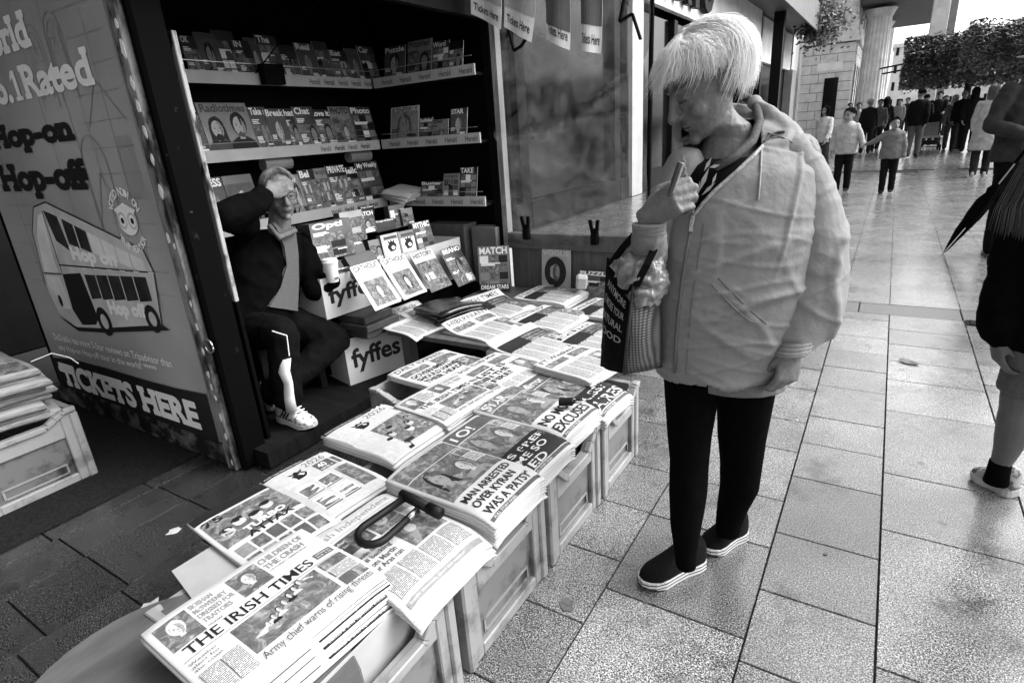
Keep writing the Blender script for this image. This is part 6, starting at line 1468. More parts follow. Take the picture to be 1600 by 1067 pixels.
sb.b.xform(wmat(bag).inverted()); sb.build('lettering', [mat('bag_letter', .25, .7, .1, 30)], bag)
PLB = mat('clear_bag', .16, .22, .6, 18, spec=.6)
b = MB(); 
for x, y, o_, rx, rz in ((1000, 428, -.2, .045, .04), (1016, 445, -.18, .03, .05), (985, 418, -.18, .035, .025), (1014, 408, -.17, .028, .05), (1002, 450, -.2, .025, .04)): b.ell(q(x, y, o_), RV * rx, NV * .04, ZV * rz, 10, 8)
cm = remesh(b, .006, 2); displace(cm, lambda p, n: wrinkle(p, 30, 70, .016, .008)); put_mesh('plastic_wrap', cm, PLB, bag)
# ------------------------------------------------------------------ the vendor inside the kiosk
VX = -2.72
vp = lambda px, py, X=VX: at(px, py, 0, X)
ven = empty('person', (-2.72, 1.9, .09), label='seated person in a dark jacket rubbing the forehead inside the kiosk', cat='person')
COATB = mat('coat_black', .0025, .9, .4, 20, spec=.03); TROU = mat('trouser_dark', .004, .9, .4, 20, spec=.05); SWEA = mat('sweater', .075, .85, .15, 90, bump=.2, bscale=300)
HAIRG = mat('grey_hair', .22, .6, .3, 60, stretch=(1, 1, .3))
VF = Vector((.80, -.35, -.12)).normalized(); VRt = VF.cross(ZV).normalized(); VU = VRt.cross(VF)
b = MB(); VC = vp(438, 304, -2.66); VHP = head(b, VC, VRt, VF, VU, 1.0)
vn = vp(436, 362, -2.70)
b.loft([(VHP(0, -.02, -.05), VRt * .055, VF * .06), (vn, VRt * .06, VF * .06), (vp(425, 390, -2.74), VRt * .12, VF * .08)], 16)
b.loft([(vp(x, y, -2.76), Vector((0, a_, 0)), Vector((d_, 0, 0))) for x, y, a_, d_ in ((422, 385, .16, .09), (415, 430, .17, .11), (410, 500, .17, .12))], 16)
vsR, veR, vwR = vp(385, 352, -2.72), vp(352, 338, -2.48), vp(418, 302, -2.50)
limb(b, [(vsR, .05), (veR, .042), (vwR, .028)]); hand(b, vwR, Vector((0, .2, 1)), Vector((-.12, 1, .12)), Vector((1, .1, .15)), 1, 1.0, (15, 20, 15), (.5, .4))
vsL, veL, vwL = vp(475, 385, -2.72), vp(492, 452, -2.60), vp(536, 432, -2.56)
limb(b, [(vsL, .05), (veL, .042), (vwL, .03)]); hand(b, vwL, Vector((.1, -.2, 1)), Vector((.45, .5, .15)), Vector((-.3, .9, .1)), 1, 1.0, (50, 45, 25), (.4, .8))
hipc = vp(405, 505, -2.78); kR, aR = vp(440, 520, -2.42), vp(452, 630, -2.42); kL, aL = vp(525, 530, -2.50), vp(430, 618, -2.55)
for h_, k_, a_ in ((hipc + Vector((0, -.09, 0)), kR, aR), (hipc + Vector((0, .09, 0)), kL, aL)): limb(b, [(h_, .075), (k_, .05), (a_, .034)])
put_mesh('body', remesh(b, .006, 3), SKIN_O, ven)
hairdo(VC, VRt, VF, VU, .97, HAIRG, ven, 1500, .9, 28, 100, (.088, .112, .098), .0006, 9, .012, .3, 0)
# glasses
b = MB()
for d in (-1, 1):
    c = VHP(d * .032, .105, .008); b.tube([c + VRt * .024 * math.cos(a) + VU * .019 * math.sin(a) for a in [k * math.pi / 8 for k in range(17)]], .0022, 6)
    b.tube([VHP(d * .056, .102, .012), VHP(d * .078, .02, .012), VHP(d * .08, -.02, .005)], .002, 6)
b.tube([VHP(-.009, .108, .012), VHP(.009, .108, .012)], .0022, 6); tag(b.build('spectacles', mat('frame_dark', .02, .3, .2, 30), smooth=True), 'dark rimmed spectacles on the seated vendor', 'spectacles')
for d in (-1, 1):
    b = MB(); b.ell(VHP(d * .031, .088, .008), VRt * .008, VF * .004, VU * .003, 8, 6); b.build('eye', DKF, ven, world=True)
b = MB(); b.tube([VHP(-.021, .088, -.066), VHP(0, .097, -.068), VHP(.021, .088, -.066)], .0016, 5); b.build('mouth_line', DKF, ven, world=True)
# jacket, sweater, trousers
b = MB(); b.loft([(vp(x, y, -2.76), Vector((0, a_, 0)), Vector((d_, 0, 0))) for x, y, a_, d_ in ((430, 358, .07, .07), (420, 372, .17, .11), (415, 400, .215, .135), (410, 440, .215, .150), (405, 490, .215, .16), (400, 530, .21, .17))], 24)
limb(b, [(vsR, .07), (vp(365, 340, -2.58), .07), (veR, .062), (vp(385, 325, -2.48), .062), (vp(408, 310, -2.50), .052)]); limb(b, [(vsL, .068), (veL, .06), (vp(520, 440, -2.57), .05)])
me = remesh(b, .009, 4); displace(me, lambda p, n: wrinkle(p, 8, 18, .007, .003)); put_mesh('jacket', me, COATB, ven)
b = MB(); sw_ = [vp(x, y, -2.585 - .03 * (480 - y) / 130) for x, y in ((432, 353), (446, 366), (460, 356), (465, 395), (466, 440), (464, 484), (424, 478), (440, 450), (450, 415), (446, 385))]; n_ = len(sw_); b.add(sw_ + [q + Vector((-.02, 0, 0)) for q in sw_], [tuple(range(n_)), tuple(range(2 * n_ - 1, n_ - 1, -1))] + [(i, (i + 1) % n_, n_ + (i + 1) % n_, n_ + i) for i in range(n_)]); b.build('sweater', SWEA, ven, world=True, bevel=.006)
b = MB(); b.tube([vp(420, 352, -2.62), vp(436, 372, -2.58), vp(462, 360, -2.60)], [.012, .016, .012], 8); b.build('shirt_collar', mat('shirt_grey', .10, .8, .2, 30), ven, world=True, smooth=True)
b = MB()
for h_, k_, a_ in ((hipc + Vector((0, -.09, 0)), kR, aR), (hipc + Vector((0, .09, 0)), kL, aL)): limb(b, [(h_, .105), (h_.lerp(k_, .6), .09), (k_, .078), (k_.lerp(a_, .5), .072), (a_ + Vector((0, 0, .03)), .068)])
me = remesh(b, .009, 4); displace(me, lambda p, n: wrinkle(p, 9, 20, .006, .003)); put_mesh('trousers', me, TROU, ven)
b = MB(); b.bar(vp(425, 517, -2.36), vp(448, 524, -2.33), .004, .004); b.bar(vp(448, 524, -2.33), vp(452, 556, -2.335), .004, .004); b.build('trouser_stripe', FLAKE, ven, world=True)
b = MB(); b.loft([(vp(x, y, -2.36), Vector((0, a_, 0)), Vector((.03, 0, 0))) for x, y, a_ in ((447, 560, .018), (444, 580, .026), (450, 598, .018), (452, 622, .022), (456, 642, .026))], 14); b.build('sock', mat('sock_white', .6, .8, .1, 30), ven, world=True, smooth=True)
SNK = wear_mat('sneaker', .62, .16, 38, .52, .56, .6, bump=.05); SNKS = mat('sneaker_sole', .5, .6, .15, 20)
fz = .09
def gz(px, py): return at(px, py, 2, fz)
h1, t1 = gz(438, 655), gz(498, 672); h2, t2 = gz(415, 620), gz(440, 650)
for h_, t_ in ((h1, t1), (h2, t2)):
    d = (t_ - h_).normalized(); shoe('shoe', Vector((h_.x, h_.y, fz)), Vector((h_.x, h_.y, fz)) + Vector((d.x, d.y, 0)).normalized() * .27, SNK, SNKS, ven, .10, .095, .028)
c = Vector((h1.x, h1.y, fz)); d = Vector(((t1 - h1).x, (t1 - h1).y, 0)).normalized(); sdv = Vector((d.y, -d.x, 0))
b = MB()
for k in range(5): b.tube([c + d * (.13 + .018 * k) + sdv * .028 + ZV * (.105 - .012 * k), c + d * (.135 + .018 * k) - sdv * .03 + ZV * (.105 - .012 * k)], .003, 5)
b.build('laces', FLAKE, ven, world=True)
b = MB()
for k in range(3): b.tube([c + d * (.07 + .022 * k) + sdv * .046 + ZV * .05, c + d * (.11 + .02 * k) + sdv * .040 + ZV * .095], .0035, 5)
b.build('side_stripe', COATB, ven, world=True)
stl = empty('stool', (-2.80, 1.82, .09), label='dark box stool under the seated vendor', cat='stool'); b = MB(); b.box(-.19, .19, -.2, .2, .30, .36); b.build('seat', K_WOOD, stl)
for sx in (-.16, .16):
    for sy in (-.17, .17): b = MB(); b.box(sx - .02, sx + .02, sy - .02, sy + .02, 0, .3); b.build('leg', K_WOOD, stl)
# paper cup
cc = at(521, 440, 0, -2.50); cup = empty('paper_cup', cc, label='white lidded coffee cup in the hand of the seated vendor', cat='cup')
b = MB(); b.loft([((0, 0, 0), (.029, 0, 0), (0, .029, 0)), ((0, 0, .105), (.040, 0, 0), (0, .040, 0))], 24); b.build('cup', mat('cup_white', .68, .5, .05, 20), cup, smooth=False)
b = MB(); b.loft([((0, 0, z), (r, 0, 0), (0, r, 0)) for z, r in ((.104, .043), (.112, .044), (.114, .041), (.126, .038), (.127, .033))], 24); b.build('lid', mat('lid_white', .72, .35, .05, 20), cup)
b = MB(); b.prism([(-.012, .018), (.012, .018), (.012, .028), (-.012, .028)], (.0335, -.004, 0), (0, 1, 0), (.1, 0, 1), (.001, 0, 0)); b.build('stamp', INK[GRY], cup)

# ------------------------------------------------------------------ passers-by
CLOTH = {}
def cloth(c):
    k = 'cloth_%03d' % int(c * 1000)
    if k not in CLOTH: CLOTH[k] = mat(k, c * .85, .85, .25, 14, spec=.08)
    return CLOTH[k]
HAIRD = mat('dark_hair', .005, .7, .4, 60, spec=.08); SKIN_F = mat('skin_far', .2, .6, .2, 10)
def figure(loc, face, h, label, top=.02, bot=.01, hairm=None, hairlong=False, arms=None, stride=.12, coat=0.0, hood=False, bulk=1.0, skirt=False, hat=None, shoes=.02, bald=False, voxel=.016, scarf=None, group='people on the pavement', head_turn=0.0):
    """standing or walking figure; face = compass heading in degrees (0 looks along +Y, 180 towards the camera)"""
    k = h / 1.70; e = empty('person', loc, R_(-face), label, 'person', group)      # local +Y = facing
    X, Y, Z = Vector((1, 0, 0)), Vector((0, 1, 0)), Vector((0, 0, 1)); V = lambda x, y, z: Vector((x * k, y * k, z * k))
    hy = Y if not head_turn else (Matrix.Rotation(R_(head_turn), 3, 'Z') @ Y); hx = hy.cross(Z)
    hs = 1.0 * (k if k > .85 else k * 1.2)
    HCn = V(0, .02, 1.585); b = MB(); P = head(b, HCn, hx, hy, Z, hs)
    b.loft([(P(0, -.015, -.05), X * .05 * hs, Y * .055 * hs), (V(0, -.01, 1.44), X * .06 * k, Y * .058 * k), (V(0, -.01, 1.38), X * .14 * k, Y * .08 * k)], 12)
    b.loft([(V(0, 0, z), X * a_ * k * bulk, Y * d_ * k * bulk) for z, a_, d_ in ((1.4, .15, .09), (1.2, .15, .11), (1.0, .14, .10), (.88, .16, .11))], 14)
    A = arms or (((.16, 0, 1.36), (.215, -.03, 1.09), (.22, .06, .86)), ((-.16, 0, 1.36), (-.215, .03, 1.09), (-.21, .08, .86)))
    for sgn, arm in zip((1, -1), A):
        s_, el_, wr_ = [V(*q) for q in arm]; limb(b, [(s_, .048 * k), (el_, .04 * k), (wr_, .027 * k)], 10)
        d = (wr_ - el_).normalized(); bk = (X * sgn); bk = (bk - d * bk.dot(d)).normalized(); hand(b, wr_ + d * .01, d.cross(bk) * -sgn, d, bk, 1, .95 * k, (25, 30, 20))
    L = [(V(.09, 0, .9), V(.095, stride * .55, .48), V(.095, stride * .35, .09)), (V(-.09, 0, .9), V(-.095, -stride * .1, .48), V(-.095, -stride, .11))]
    for hp, kn, an in L: limb(b, [(hp, .075 * k), (kn, .05 * k), (an, .034 * k)], 10)
    put_mesh('body', remesh(b, min(voxel, .012), 2), SKIN_F, e, world=False)
    # garments
    b = MB(); low = .86 - coat
    rg = [(V(0, -.005, z), X * a_ * k * bulk, Y * d_ * k * bulk) for z, a_, d_ in ((1.46, .065, .065), (1.42, .12, .09), (1.36, .165, .11), (1.25, .175, .125), (1.1, .175, .135), (.95, .185, .14), (.82, .19, .145))]
    if coat: rg = rg[:-1] + [(V(0, -.005, low), X * .24 * k * bulk, Y * .19 * k * bulk)]
    b.loft(rg, 18)
    for arm in A:
        s_, el_, wr_ = [V(*q) for q in arm]; limb(b, [(s_, .062 * k * bulk), (el_, .055 * k), (el_.lerp(wr_, .92), .043 * k)], 12)
    if hood: b.ell(V(0, -.09, 1.43), X * .12 * k, Y * .07 * k, Z * .06 * k, 12, 8); b.loft([(V(0, .0, 1.40), X * .11 * k, Y * .10 * k), (V(0, -.01, 1.47), X * .085 * k, Y * .085 * k)], 14)
    me = remesh(b, voxel * .9, 3); displace(me, lambda p, n: wrinkle(p, 7, 16, .010, .004)); put_mesh('coat' if coat else 'jacket', me, cloth(top), e, world=False)
    b = MB()
    for hp, kn, an in L: limb(b, [(hp, .098 * k), (kn, .075 * k), (an + Vector((0, 0, -.02)), .062 * k)], 12)
    if skirt: b.loft([(V(0, 0, .92), X * .17 * k, Y * .13 * k), (V(0, -.03, .45), X * .22 * k, Y * .2 * k)], 18)
    me = remesh(b, voxel * .9, 3); displace(me, lambda p, n: wrinkle(p, 8, 18, .007, .003)); put_mesh('trousers', me, cloth(bot), e, world=False)
    for hp, kn, an in L:
        q = Vector((an.x, an.y - .08 * k, max(0, an.z - .09 * k))); fw = Vector((0, .25 * k, 0)); w0 = wmat(e)
        u = MB()
        shoe('shoe', w0 @ q, w0 @ (q + fw), cloth(shoes), cloth(max(.02, shoes * .7)), e, .09 * k, .08 * k, .02)
    hm = hairm or HAIRD; W0 = wmat(e); R3 = W0.to_3x3()
    if not bald: hairdo(W0 @ HCn, (R3 @ hx), (R3 @ hy), Z, hs, hm, e, 160, 1.0, 54, 125 if hairlong else 106, (.091, .115, .104), .003, int(h * 100), .01, .3, .16 if hairlong else 0)
    if scarf: b = MB(); b.ell(P(0, -.02, .02), hx * .1 * hs, hy * .115 * hs, Z * .12 * hs, 14, 10); b.loft([(P(0, -.02, -.05), hx * .09 * hs, hy * .1 * hs), (V(0, 0, 1.38), X * .14 * k, Y * .11 * k)], 14); o = b.build('head_scarf', cloth(scarf), e, smooth=True)
    for d in (-1, 1):
        b = MB(); b.ell(P(d * .031, .090, .008), hx * .012 * hs, hy * .003, Z * .005 * hs, 8, 5); b.build('eye', DKF, e)
        b = MB(); b.bar(P(d * .016, .096, .036), P(d * .046, .086, .036), .006, .007); b.build('eyebrow', HAIRD, e)
    b = MB(); b.bar(P(-.02, .095, -.065), P(.02, .095, -.065), .004, .005); b.build('mouth_line', DKF, e)
    if hat: b = MB(); b.loft([(P(0, .0, z), hx * a_ * hs, hy * (a_ + .015) * hs) for z, a_ in ((.055, .17), (.060, .17), (.064, .10), (.12, .095), (.135, .06))], 20); b.build('hat', cloth(hat), e, smooth=False)
    return e
G0 = lambda px, py: at(px, py, 2, 0)
FR = random.Random(21)
def fig(px, py, *a, **kw):
    p = G0(px, py); kw.setdefault('stride', FR.uniform(.05, .3)); kw.setdefault('bulk', FR.uniform(.92, 1.15)); q = FR.uniform(-.08, .14); kw.setdefault('arms', (((.16, 0, 1.36), (.215, -.06 + q, 1.09), (.2, .02 + q * 2, .87)), ((-.16, 0, 1.36), (-.215, .04 - q, 1.09), (-.2, .1 - q * 2, .88)))); kw.setdefault('head_turn', FR.uniform(-35, 35))
    return figure((p.x, p.y, 0), *a, **kw)
k1 = fig(1313, 300, 186, 1.40, 'plump child in a pale hooded top holding hands with the smaller one', .42, .008, hood=True, bulk=1.22, stride=.05, arms=(((.16, 0, 1.35), (.25, .0, 1.1), (.26, .06, .88)), ((-.16, 0, 1.35), (-.28, .02, 1.12), (-.36, .08, .94))), head_turn=-25)
k2 = fig(1383, 302, 184, 1.21, 'small child in a grey hooded top reaching out to hold hands', .17, .008, hood=True, bulk=1.25, stride=.04, arms=(((.16, 0, 1.35), (.36, .03, 1.22), (.55, .06, 1.16)), ((-.16, 0, 1.35), (-.26, .02, 1.08), (-.27, .08, .84))), head_turn=22)
fig(1280, 272, 200, 1.52, 'long-haired person in a white top behind the plump child', .55, .05, hairlong=True)
fig(1350, 240, 5, 1.68, 'person in a dark padded jacket with fair hair walking away left of the boys', .012, .02, hairm=mat('fair_hair', .3, .6, .2, 40), bulk=1.15)
fig(1334, 232, 180, 1.62, 'person in a pale top half hidden behind the dark padded jacket', .35, .05)
fig(1366, 236, 170, 1.66, 'person in a mid grey jacket between the boys and the crowd', .12, .02)
fig(1376, 232, 10, 1.74, 'person in a black coat walking away directly behind the small child', .01, .012, hairlong=True)
fig(1424, 246, 8, 1.80, 'tall person in black jacket and grey trousers walking away left of the pushchair', .006, .10, bulk=1.12)
fig(1436, 229, 0, 1.72, 'person in black close behind the tall one beside the pushchair', .008, .02)
sm_ = fig(1456, 226, 184, 1.80, 'bearded person in a dark jacket pushing the pushchair', .012, .01, bulk=1.15, arms=(((.2, 0, 1.38), (.24, .08, 1.12), (.2, .36, 1.04)), ((-.2, 0, 1.38), (-.24, .08, 1.12), (-.2, .36, 1.04))))
fig(1480, 233, 186, 1.62, 'person with a pale headscarf right of the pushchair', .14, .06, bald=True, scarf=.6)
fig(1492, 236, 184, 1.72, 'bald heavy person in black right of the headscarf', .007, .02, bald=True, bulk=1.2)
fig(1508, 238, 5, 1.76, 'person in black walking away at the right of the crowd', .008, .008, hairlong=True)
fig(1398, 218, 182, 1.7, 'distant person in a grey coat in the middle of the crowd', .2, .03)
fig(1410, 214, 178, 1.75, 'distant person in a dark coat beyond the small child', .02, .03)
fig(1322, 220, 176, 1.7, 'distant person in a pale coat beside the stone building', .4, .05)
fig(1468, 214, 182, 1.7, 'distant person in a pale jacket behind the pushchair', .3, .05)
fig(1527, 276, 4, 1.66, 'long-haired person in a long pale coat walking away beside the umbrella', .36, .02, hairm=mat('brown_hair', .08, .6, .3, 40), hairlong=True, coat=.34, shoes=.5, stride=.2)
# pushchair
p = G0(1450, 236); pc = empty('pushchair', (p.x, p.y, 0), R_(182), 'black pushchair with pale seat pushed towards the camera', 'pushchair')
for sx in (-.26, .26):
    for sy, r in ((.38, .10), (-.3, .13)):
        b = MB(); b.tube([(sx - .02, sy, r), (sx + .02, sy, r)], r, 18); w_ = b.build('wheel', cloth(.012), pc); b = MB(); b.tube([(sx - .024, sy, r), (sx + .024, sy, r)], r * .5, 12); b.build('hub', cloth(.3), w_)
b = MB()
for sx in (-.24, .24): b.tube([(sx, .38, .12), (sx, .1, .5), (sx, -.45, 1.02)], .014, 8); b.tube([(sx, -.3, .14), (sx, .12, .52)], .014, 8)
b.tube([(-.24, -.45, 1.02), (.24, -.45, 1.02)], .016, 8); b.tube([(-.24, .38, .14), (.24, .38, .14)], .012, 6); b.build('frame', cloth(.02), pc)
b = MB(); b.add([(-.2, .25, .45), (.2, .25, .45), (.2, -.08, .42), (-.2, -.08, .42), (.2, -.28, .9), (-.2, -.28, .9)], [(0, 1, 2, 3), (3, 2, 4, 5)]); o = b.build('seat', cloth(.25), pc); s_ = o.modifiers.new('t', 'SOLIDIFY'); s_.thickness = .04
b = MB(); b.loft([((0, -.27 + .22 * math.sin(a), .88 + .2 * (1 - math.cos(a))), (.22, 0, 0), (0, -.02, .02)) for a in [j * .25 for j in range(7)]], 14); b.build('canopy', cloth(.012), pc)
b = MB(); b.box(-.2, .2, -.25, .2, .2, .32); b.build('basket', cloth(.03), pc, bevel=.02)
b = MB(); b.box(-.22, .22, .26, .30, .40, .47); b.build('footrest', cloth(.4), pc, bevel=.01)
# man with umbrella
mp = G0(1560, 398)
um = figure((mp.x, mp.y, 0), 150, 1.80, 'person in a dark sweater with rolled checked cuffs holding a folded umbrella', .045, .006, bulk=1.15, hat=.6, shoes=.35, voxel=.012, stride=.06, arms=(((.2, 0, 1.38), (.29, .0, 1.12), (.12, .26, 1.02)), ((-.2, 0, 1.38), (-.27, .05, 1.12), (-.1, .28, 1.04))), group='people at the right')
tip = G0(1470, 401); top_ = atd(1600, 238, (mp.x, mp.y), -.25); d = (top_ - tip)
ub = empty('umbrella', tip, label='black folded umbrella with a pale stripe, its tip touching the paving', cat='umbrella')
u_, v_ = d.orthogonal().normalized(), d.normalized().cross(d.orthogonal().normalized())
b = MB(); n_ = 20; vs = []; fs = []; prof = [(0.05, .006), (.1, .018), (.25, .040), (.42, .055), (.55, .060), (.62, .040), (.66, .052), (.72, .03)]
for t_, r in prof:
    for q in range(n_): a = 2 * math.pi * q / n_; rr_ = r * (1 + .22 * math.cos(a * 5 + t_ * 7)); vs.append(tip + d * t_ + (u_ * math.cos(a) + v_ * math.sin(a)) * rr_)
for i in range(len(prof) - 1):
    for q in range(n_): fs.append((i * n_ + q, i * n_ + (q + 1) % n_, (i + 1) * n_ + (q + 1) % n_, (i + 1) * n_ + q))
b.add(vs, fs); b.build('canopy', COATB, ub, world=True, smooth=True)
b = MB(); b.tube([tip + d * .01, tip + d * .98], .006, 8); b.build('shaft', STEEL, ub, world=True); b = MB(); b.tube([tip + d * .9, tip + d * 1.08], .014, 8); b.build('handle', COATB, ub, world=True)
vd = (Vector((0, 0, CAM_H)) - tip).normalized(); sv = d.normalized().cross(vd).normalized()
b = MB(); b.bar(tip + d * .06 + vd * .02, tip + d * .30 + vd * .055 + sv * .012, .008, .003, up=tuple(vd)); b.build('stripe', FLAKE, ub, world=True)
# child at the right edge
CB = (.60, 2.46); cp = lambda px, py, off=0: atd(px, py, CB, off)
ch = empty('person', (CB[0], CB[1], 0), label='child in a dark jacket and grey shorts cut off by the right edge', cat='person')
cr, cn = RV, NV
CN = Vector((CB[0], CB[1], 0)).normalized(); CRt = Vector((CN.y, -CN.x, 0))
b = MB(); Yc = (CRt * .6 + CN * .6 + ZV * -.1).normalized(); Xc = Yc.cross(ZV).normalized(); Zc = Xc.cross(Yc); HCc = cp(1700, 215); HPc = head(b, HCc, Xc, Yc, Zc, .95)
b.loft([(HPc(0, -.015, -.05), CRt * .045, CN * .05), (cp(1675, 305), CRt * .05, CN * .05), (cp(1655, 330), CRt * .11, CN * .07)], 12)
b.loft([(cp(1655, y), CRt * a_, CN * d_) for y, a_, d_ in ((325, .12, .08), (420, .13, .1), (520, .13, .1), (580, .13, .1))], 14)
sC, eC, wC = cp(1600, 320, -.04), cp(1578, 430, -.04), cp(1556, 530, -.08)
limb(b, [(sC, .042), (eC, .034), (wC, .022)]); hand(b, wC, -CN * .9 + CRt * .2, (cp(1564, 600, -.09) - wC), -CRt * .75 - CN * .5, 1, .86, (22, 34, 25), (.4, .5))
limb(b, [(cp(1720, 320, .05), .042), (cp(1745, 430, .05), .034), (cp(1740, 530, .0), .022)])
ank = cp(1562, 728); limb(b, [(cp(1625, 560), .068), (cp(1594, 612), .055), (cp(1588, 640), .050), (cp(1584, 668), .053), (cp(1574, 700), .042), (ank, .029)]); limb(b, [(cp(1690, 570, .05), .068), (cp(1690, 660, .08), .05), (cp(1690, 740, .1), .030)])
put_mesh('body', remesh(b, .006, 3), mat('skin_child', .10, .55, .12, 20), ch)
b = MB(); b.loft([(cp(1655, y), CRt * a_, CN * d_) for y, a_, d_ in ((315, .07, .06), (328, .14, .09), (380, .16, .12), (480, .17, .13), (545, .17, .13))], 20); limb(b, [(sC, .062), (eC, .060), (cp(1564, 500, -.07), .062), (cp(1560, 520, -.075), .050)]); limb(b, [(cp(1720, 320, .05), .062), (cp(1745, 430, .05), .058), (cp(1740, 510, .0), .05)])
me = remesh(b, .008, 4); displace(me, lambda p, n: wrinkle(p, 10, 22, .007, .003)); put_mesh('jacket', me, COATB, ch)
b = MB(); b.loft([(cp(1650, 535), CRt * .165, CN * .12), (cp(1650, 575), CRt * .17, CN * .125)], 18); b.loft([(cp(1622, 570), CRt * .095, CN * .09), (cp(1604, 612), CRt * .088, CN * .085)], 18); b.loft([(cp(1690, 570, .05), CRt * .095, CN * .09), (cp(1692, 615, .06), CRt * .088, CN * .085)], 18)
put_mesh('shorts', remesh(b, .008, 3), mat('shorts_grey', .09, .8, .2, 60), ch)
hairdo(HCc, Xc, Yc, Zc, .95, mat('brown_hair_long', .07, .55, .4, 40, stretch=(1, 1, .2)), ch, 3000, 1.1, 40, 150, (.092, .118, .105), .0007, 4, .02, .4, .12)
b = MB(); hl = [cp(1620, 290, -.09), cp(1606, 325, -.10), cp(1604, 360, -.10)]
rr = random.Random(8)
for k in range(700):
    o_ = Vector((rr.gauss(0, .022), rr.gauss(0, .014), rr.gauss(0, .006))); b.tube([cp(1665, 215, -.02) + o_, cp(1632, 265, -.07) + o_, hl[1] + o_ * 1.2, hl[2] + o_ * 1.4 + Vector((0, 0, rr.uniform(-.02, .02)))], [.001, .0013, .0012, .0004], 3, caps=False)
b.build('loose_hair', MATS['brown_hair_long'], ch, world=True, smooth=True)
b = MB(); b.loft([(ank + ZV * z, CRt * r, CN * r) for z, r in ((.02, .034), (-.03, .036), (-.07, .040))], 14); b.build('sock', COATB, ch, world=True, smooth=True)
_h, _t2 = G0(1585, 778), G0(1520, 742); _f = (_t2 - _h).normalized(); _s = Vector((_f.y, -_f.x, 0))
b = MB()
_L = (_t2 - _h).length
for k in range(5): b.tube([_h + _f * _L * (.40 + .07 * k) + _s * .026 + ZV * (.098 - .0095 * k), _h + _f * _L * (.41 + .07 * k) - _s * .026 + ZV * (.098 - .0095 * k)], .0035, 5)
b.build('laces', FLAKE, ch, world=True)
b = MB()
for sg in (-1, 1):
    for k in range(3): b.tube([_h + _f * _L * (.22 + .1 * k) + _s * sg * .036 + ZV * .045, _h + _f * _L * (.34 + .09 * k) + _s * sg * .034 + ZV * .078], .004, 5)
b.build('side_stripe', COATB, ch, world=True)
shoe('shoe', G0(1585, 778), G0(1520, 742), wear_mat('trainer_grey', .42, .10, 30, .5, .56, .5, bump=.05), SNKS, ch, .095, .095, .03)
shoe('shoe', cp(1720, 790, .1) * Vector((1, 1, 0)) if False else Vector((CB[0] + .28, CB[1] + .14, 0)), Vector((CB[0] + .12, CB[1] + .28, 0)), MATS['trainer_grey'], SNKS, ch, .095, .09, .03)

# ------------------------------------------------------------------ trees, planters, litter
LEAF = mat('leaf', .055, .5, .6, 3.0, spec=.4, rnd=.2); BARK = mat('bark', .03, .9, .4, 20)
def tree(x, y, x0, x1, y0, y1, z0, z1, n, label, seed, th=.12, size=.062):
    """clipped box-headed tree: crown fills x0..x1, y0..y1, z0..z1"""
    rr = random.Random(seed); e = empty('street_tree', (x, y, 0), label=label, cat='tree', group='clipped street trees')
    b = MB(); b.tube([(x, y, 0), (x + .03, y, 1.0), (x, y, z0 + .4)], [th, th * .85, th * .7], 10)
    for k in range(9):
        a = k * 2.4; q = Vector((x0 + (x1 - x0) * rr.random(), y0 + (y1 - y0) * rr.random(), z0 + (z1 - z0) * rr.uniform(.4, .9))); b.tube([(x, y, z0 + .1 * (k % 3)), Vector((x, y, z0)).lerp(q, .5) + Vector((0, 0, .15)), q], [th * .5, th * .3, .012], 6)
    b.build('trunk', BARK, e, world=True)
    cl = []
    for k in range(int(n / 90)):
        f = rr.random(); c = Vector((rr.uniform(x0, x1), rr.uniform(y0, y1), rr.uniform(z0, z1))); cl.append((c, rr.uniform(.18, .36)))
    vs = np.empty((n * 4, 3)); k = 0
    for i in range(n):
        c, r = cl[rr.randrange(len(cl))]; p = c + Vector((rr.gauss(0, r * .55), rr.gauss(0, r * .55), rr.gauss(0, r * .45)))
        p.x = min(max(p.x, x0 - .06 + .1 * noise.noise(p * 2)), x1 + .06 + .1 * noise.noise(p * 2)); p.z = min(p.z, z1 + .10 * noise.noise((p.x * 2, p.y * 2, 1)))
        if p.z < z0 - .1 + .3 * noise.noise((p.x * 1.7, p.y * 1.7, 4)): p.z = z0 + rr.random() * .3
        u = Vector((rr.gauss(0, 1), rr.gauss(0, 1), rr.gauss(0, .5))).normalized(); w_ = u.cross(Vector((rr.gauss(0, .5), rr.gauss(0, .5), 1))).normalized(); s_ = size * rr.uniform(.6, 1.2)
        vs[k:k + 4] = [p - u * s_, p + w_ * s_ * .5, p + u * s_, p - w_ * s_ * .5]; k += 4
    me = bpy.data.meshes.new('crown'); me.from_pydata(vs.tolist(), [], [(4 * i, 4 * i + 1, 4 * i + 2, 4 * i + 3) for i in range(n)]); me.materials.append(LEAF); me.transform(wmat(e).inverted()); link_mesh('crown', me, e)
tree(1.75, 24, .05, 4.4, 22.2, 25.2, 1.95, 3.30, 46000, 'clipped box-headed tree above the crowd, left one', 1)
tree(3.1, 17.6, 1.15, 4.6, 16.4, 19.0, 2.12, 2.93, 32000, 'clipped box-headed tree reaching the right edge, nearer one', 2, size=.045)
tree(4.2, 33, 1.9, 6.5, 31, 35, 2.1, 3.9, 9000, 'clipped tree half hidden beyond the nearer pair', 3)
hb = empty('hanging_planter', (BX + 1.5, 31, 4.9), label='dark leafy planter spilling from the canopy edge', cat='plant'); b = MB(); b.box(BX + 1.0, BX + 1.7, 30.0, 32.5, 4.9, 5.2); b.build('box', BLACK_P, hb, world=True)
rr = random.Random(2); vs = []
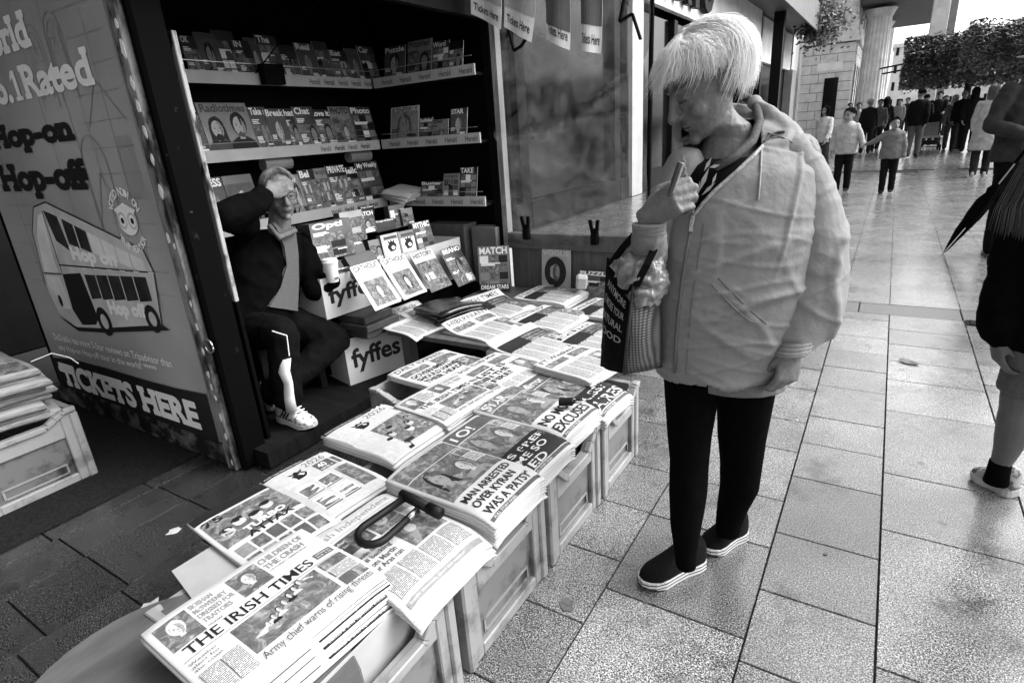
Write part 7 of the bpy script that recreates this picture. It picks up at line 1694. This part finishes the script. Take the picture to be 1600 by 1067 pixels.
for i in range(2600):
    p = Vector((BX + 1.35 + rr.gauss(0, .38), 31.0 + rr.gauss(0, .8), 5.0 + rr.gauss(0, .38))); u = Vector((rr.gauss(0, 1), rr.gauss(0, 1), rr.gauss(0, 1))).normalized(); w_ = u.orthogonal(); s_ = .09; vs += [tuple(p - u * s_), tuple(p + w_ * s_ * .5), tuple(p + u * s_), tuple(p - w_ * s_ * .5)]
b = MB(); b.add(vs, [(4 * i, 4 * i + 1, 4 * i + 2, 4 * i + 3) for i in range(2600)]); b.build('foliage', LEAF, hb, world=True, fixn=False)
# lamps with curved brackets on the portico, flags further on
for k, (px, py) in enumerate(((1374, 108), (1378, 116))):
    b = MB(); c = at(px, py, 1, 36.4); b.tube([c, c + Vector((1.1, 0, .12))], .04, 6); b.ell(c + Vector((1.2, 0, .12)), (.2, 0, 0), (0, .2, 0), (0, 0, .16), 10, 7); tag(b.build('bracket_lamp', BLACK_P), ('upper', 'lower')[k] + ' black bracket lamp reaching out from the fluted column', 'lamp', 'bracket lamps')
# fallen leaves and litter
LF = mat('dead_leaf', .10, .7, .5, 60); LFP = mat('pale_leaf', .42, .7, .2, 40)
for k, (px, py, m_, lab, s_) in enumerate([(1420, 567, LF, 'curled dead leaf on the bright paving right of the person in pale jacket', .055), (272, 830, LFP, 'pale fallen leaf on the paving beside the card-game pages', .032), (232, 950, LFP, 'pale torn scrap on the paving above the rounded board', .045), (1290, 866, LF, 'tiny dark speck of litter on the paving', .010), (885, 945, LF, 'dark wet scrap on the paving beside the second crate', .035)]):
    c = G0(px, py); rr = random.Random(k); b = MB(); P_ = [(s_ * rr.uniform(.55, 1.1) * math.cos(a), s_ * rr.uniform(.4, .8) * math.sin(a)) for a in [q * math.pi / 5 for q in range(10)]]
    vs = [Vector((x, y, .003 + (.25 if k == 0 else .05) * abs(x) * rr.uniform(.3, 1.0))) for x, y in P_] + [Vector((0, 0, .004))]; b.add(vs, [(i, (i + 1) % 10, 10) for i in range(10)]); o = b.build('fallen_leaf', m_, smooth=False); o.location = (c.x, c.y, 0); o.rotation_euler = (0, 0, rr.uniform(0, 6)); s2 = o.modifiers.new('t', 'SOLIDIFY'); s2.thickness = .0012; tag(o, lab, 'leaf')
# dark drain cover at the right
b = MB(); c = G0(1545, 508); b.box(c.x - .12, c.x + .4, c.y - .05, c.y + .06, .0015, .006)
for k in range(12): b.box(c.x - .1 + .04 * k, c.x - .08 + .04 * k, c.y - .045, c.y + .055, .0062, .010)
tag(b.build('drain_grate', cloth(.01)), 'narrow dark metal grate set in the paving at the right', 'grate')
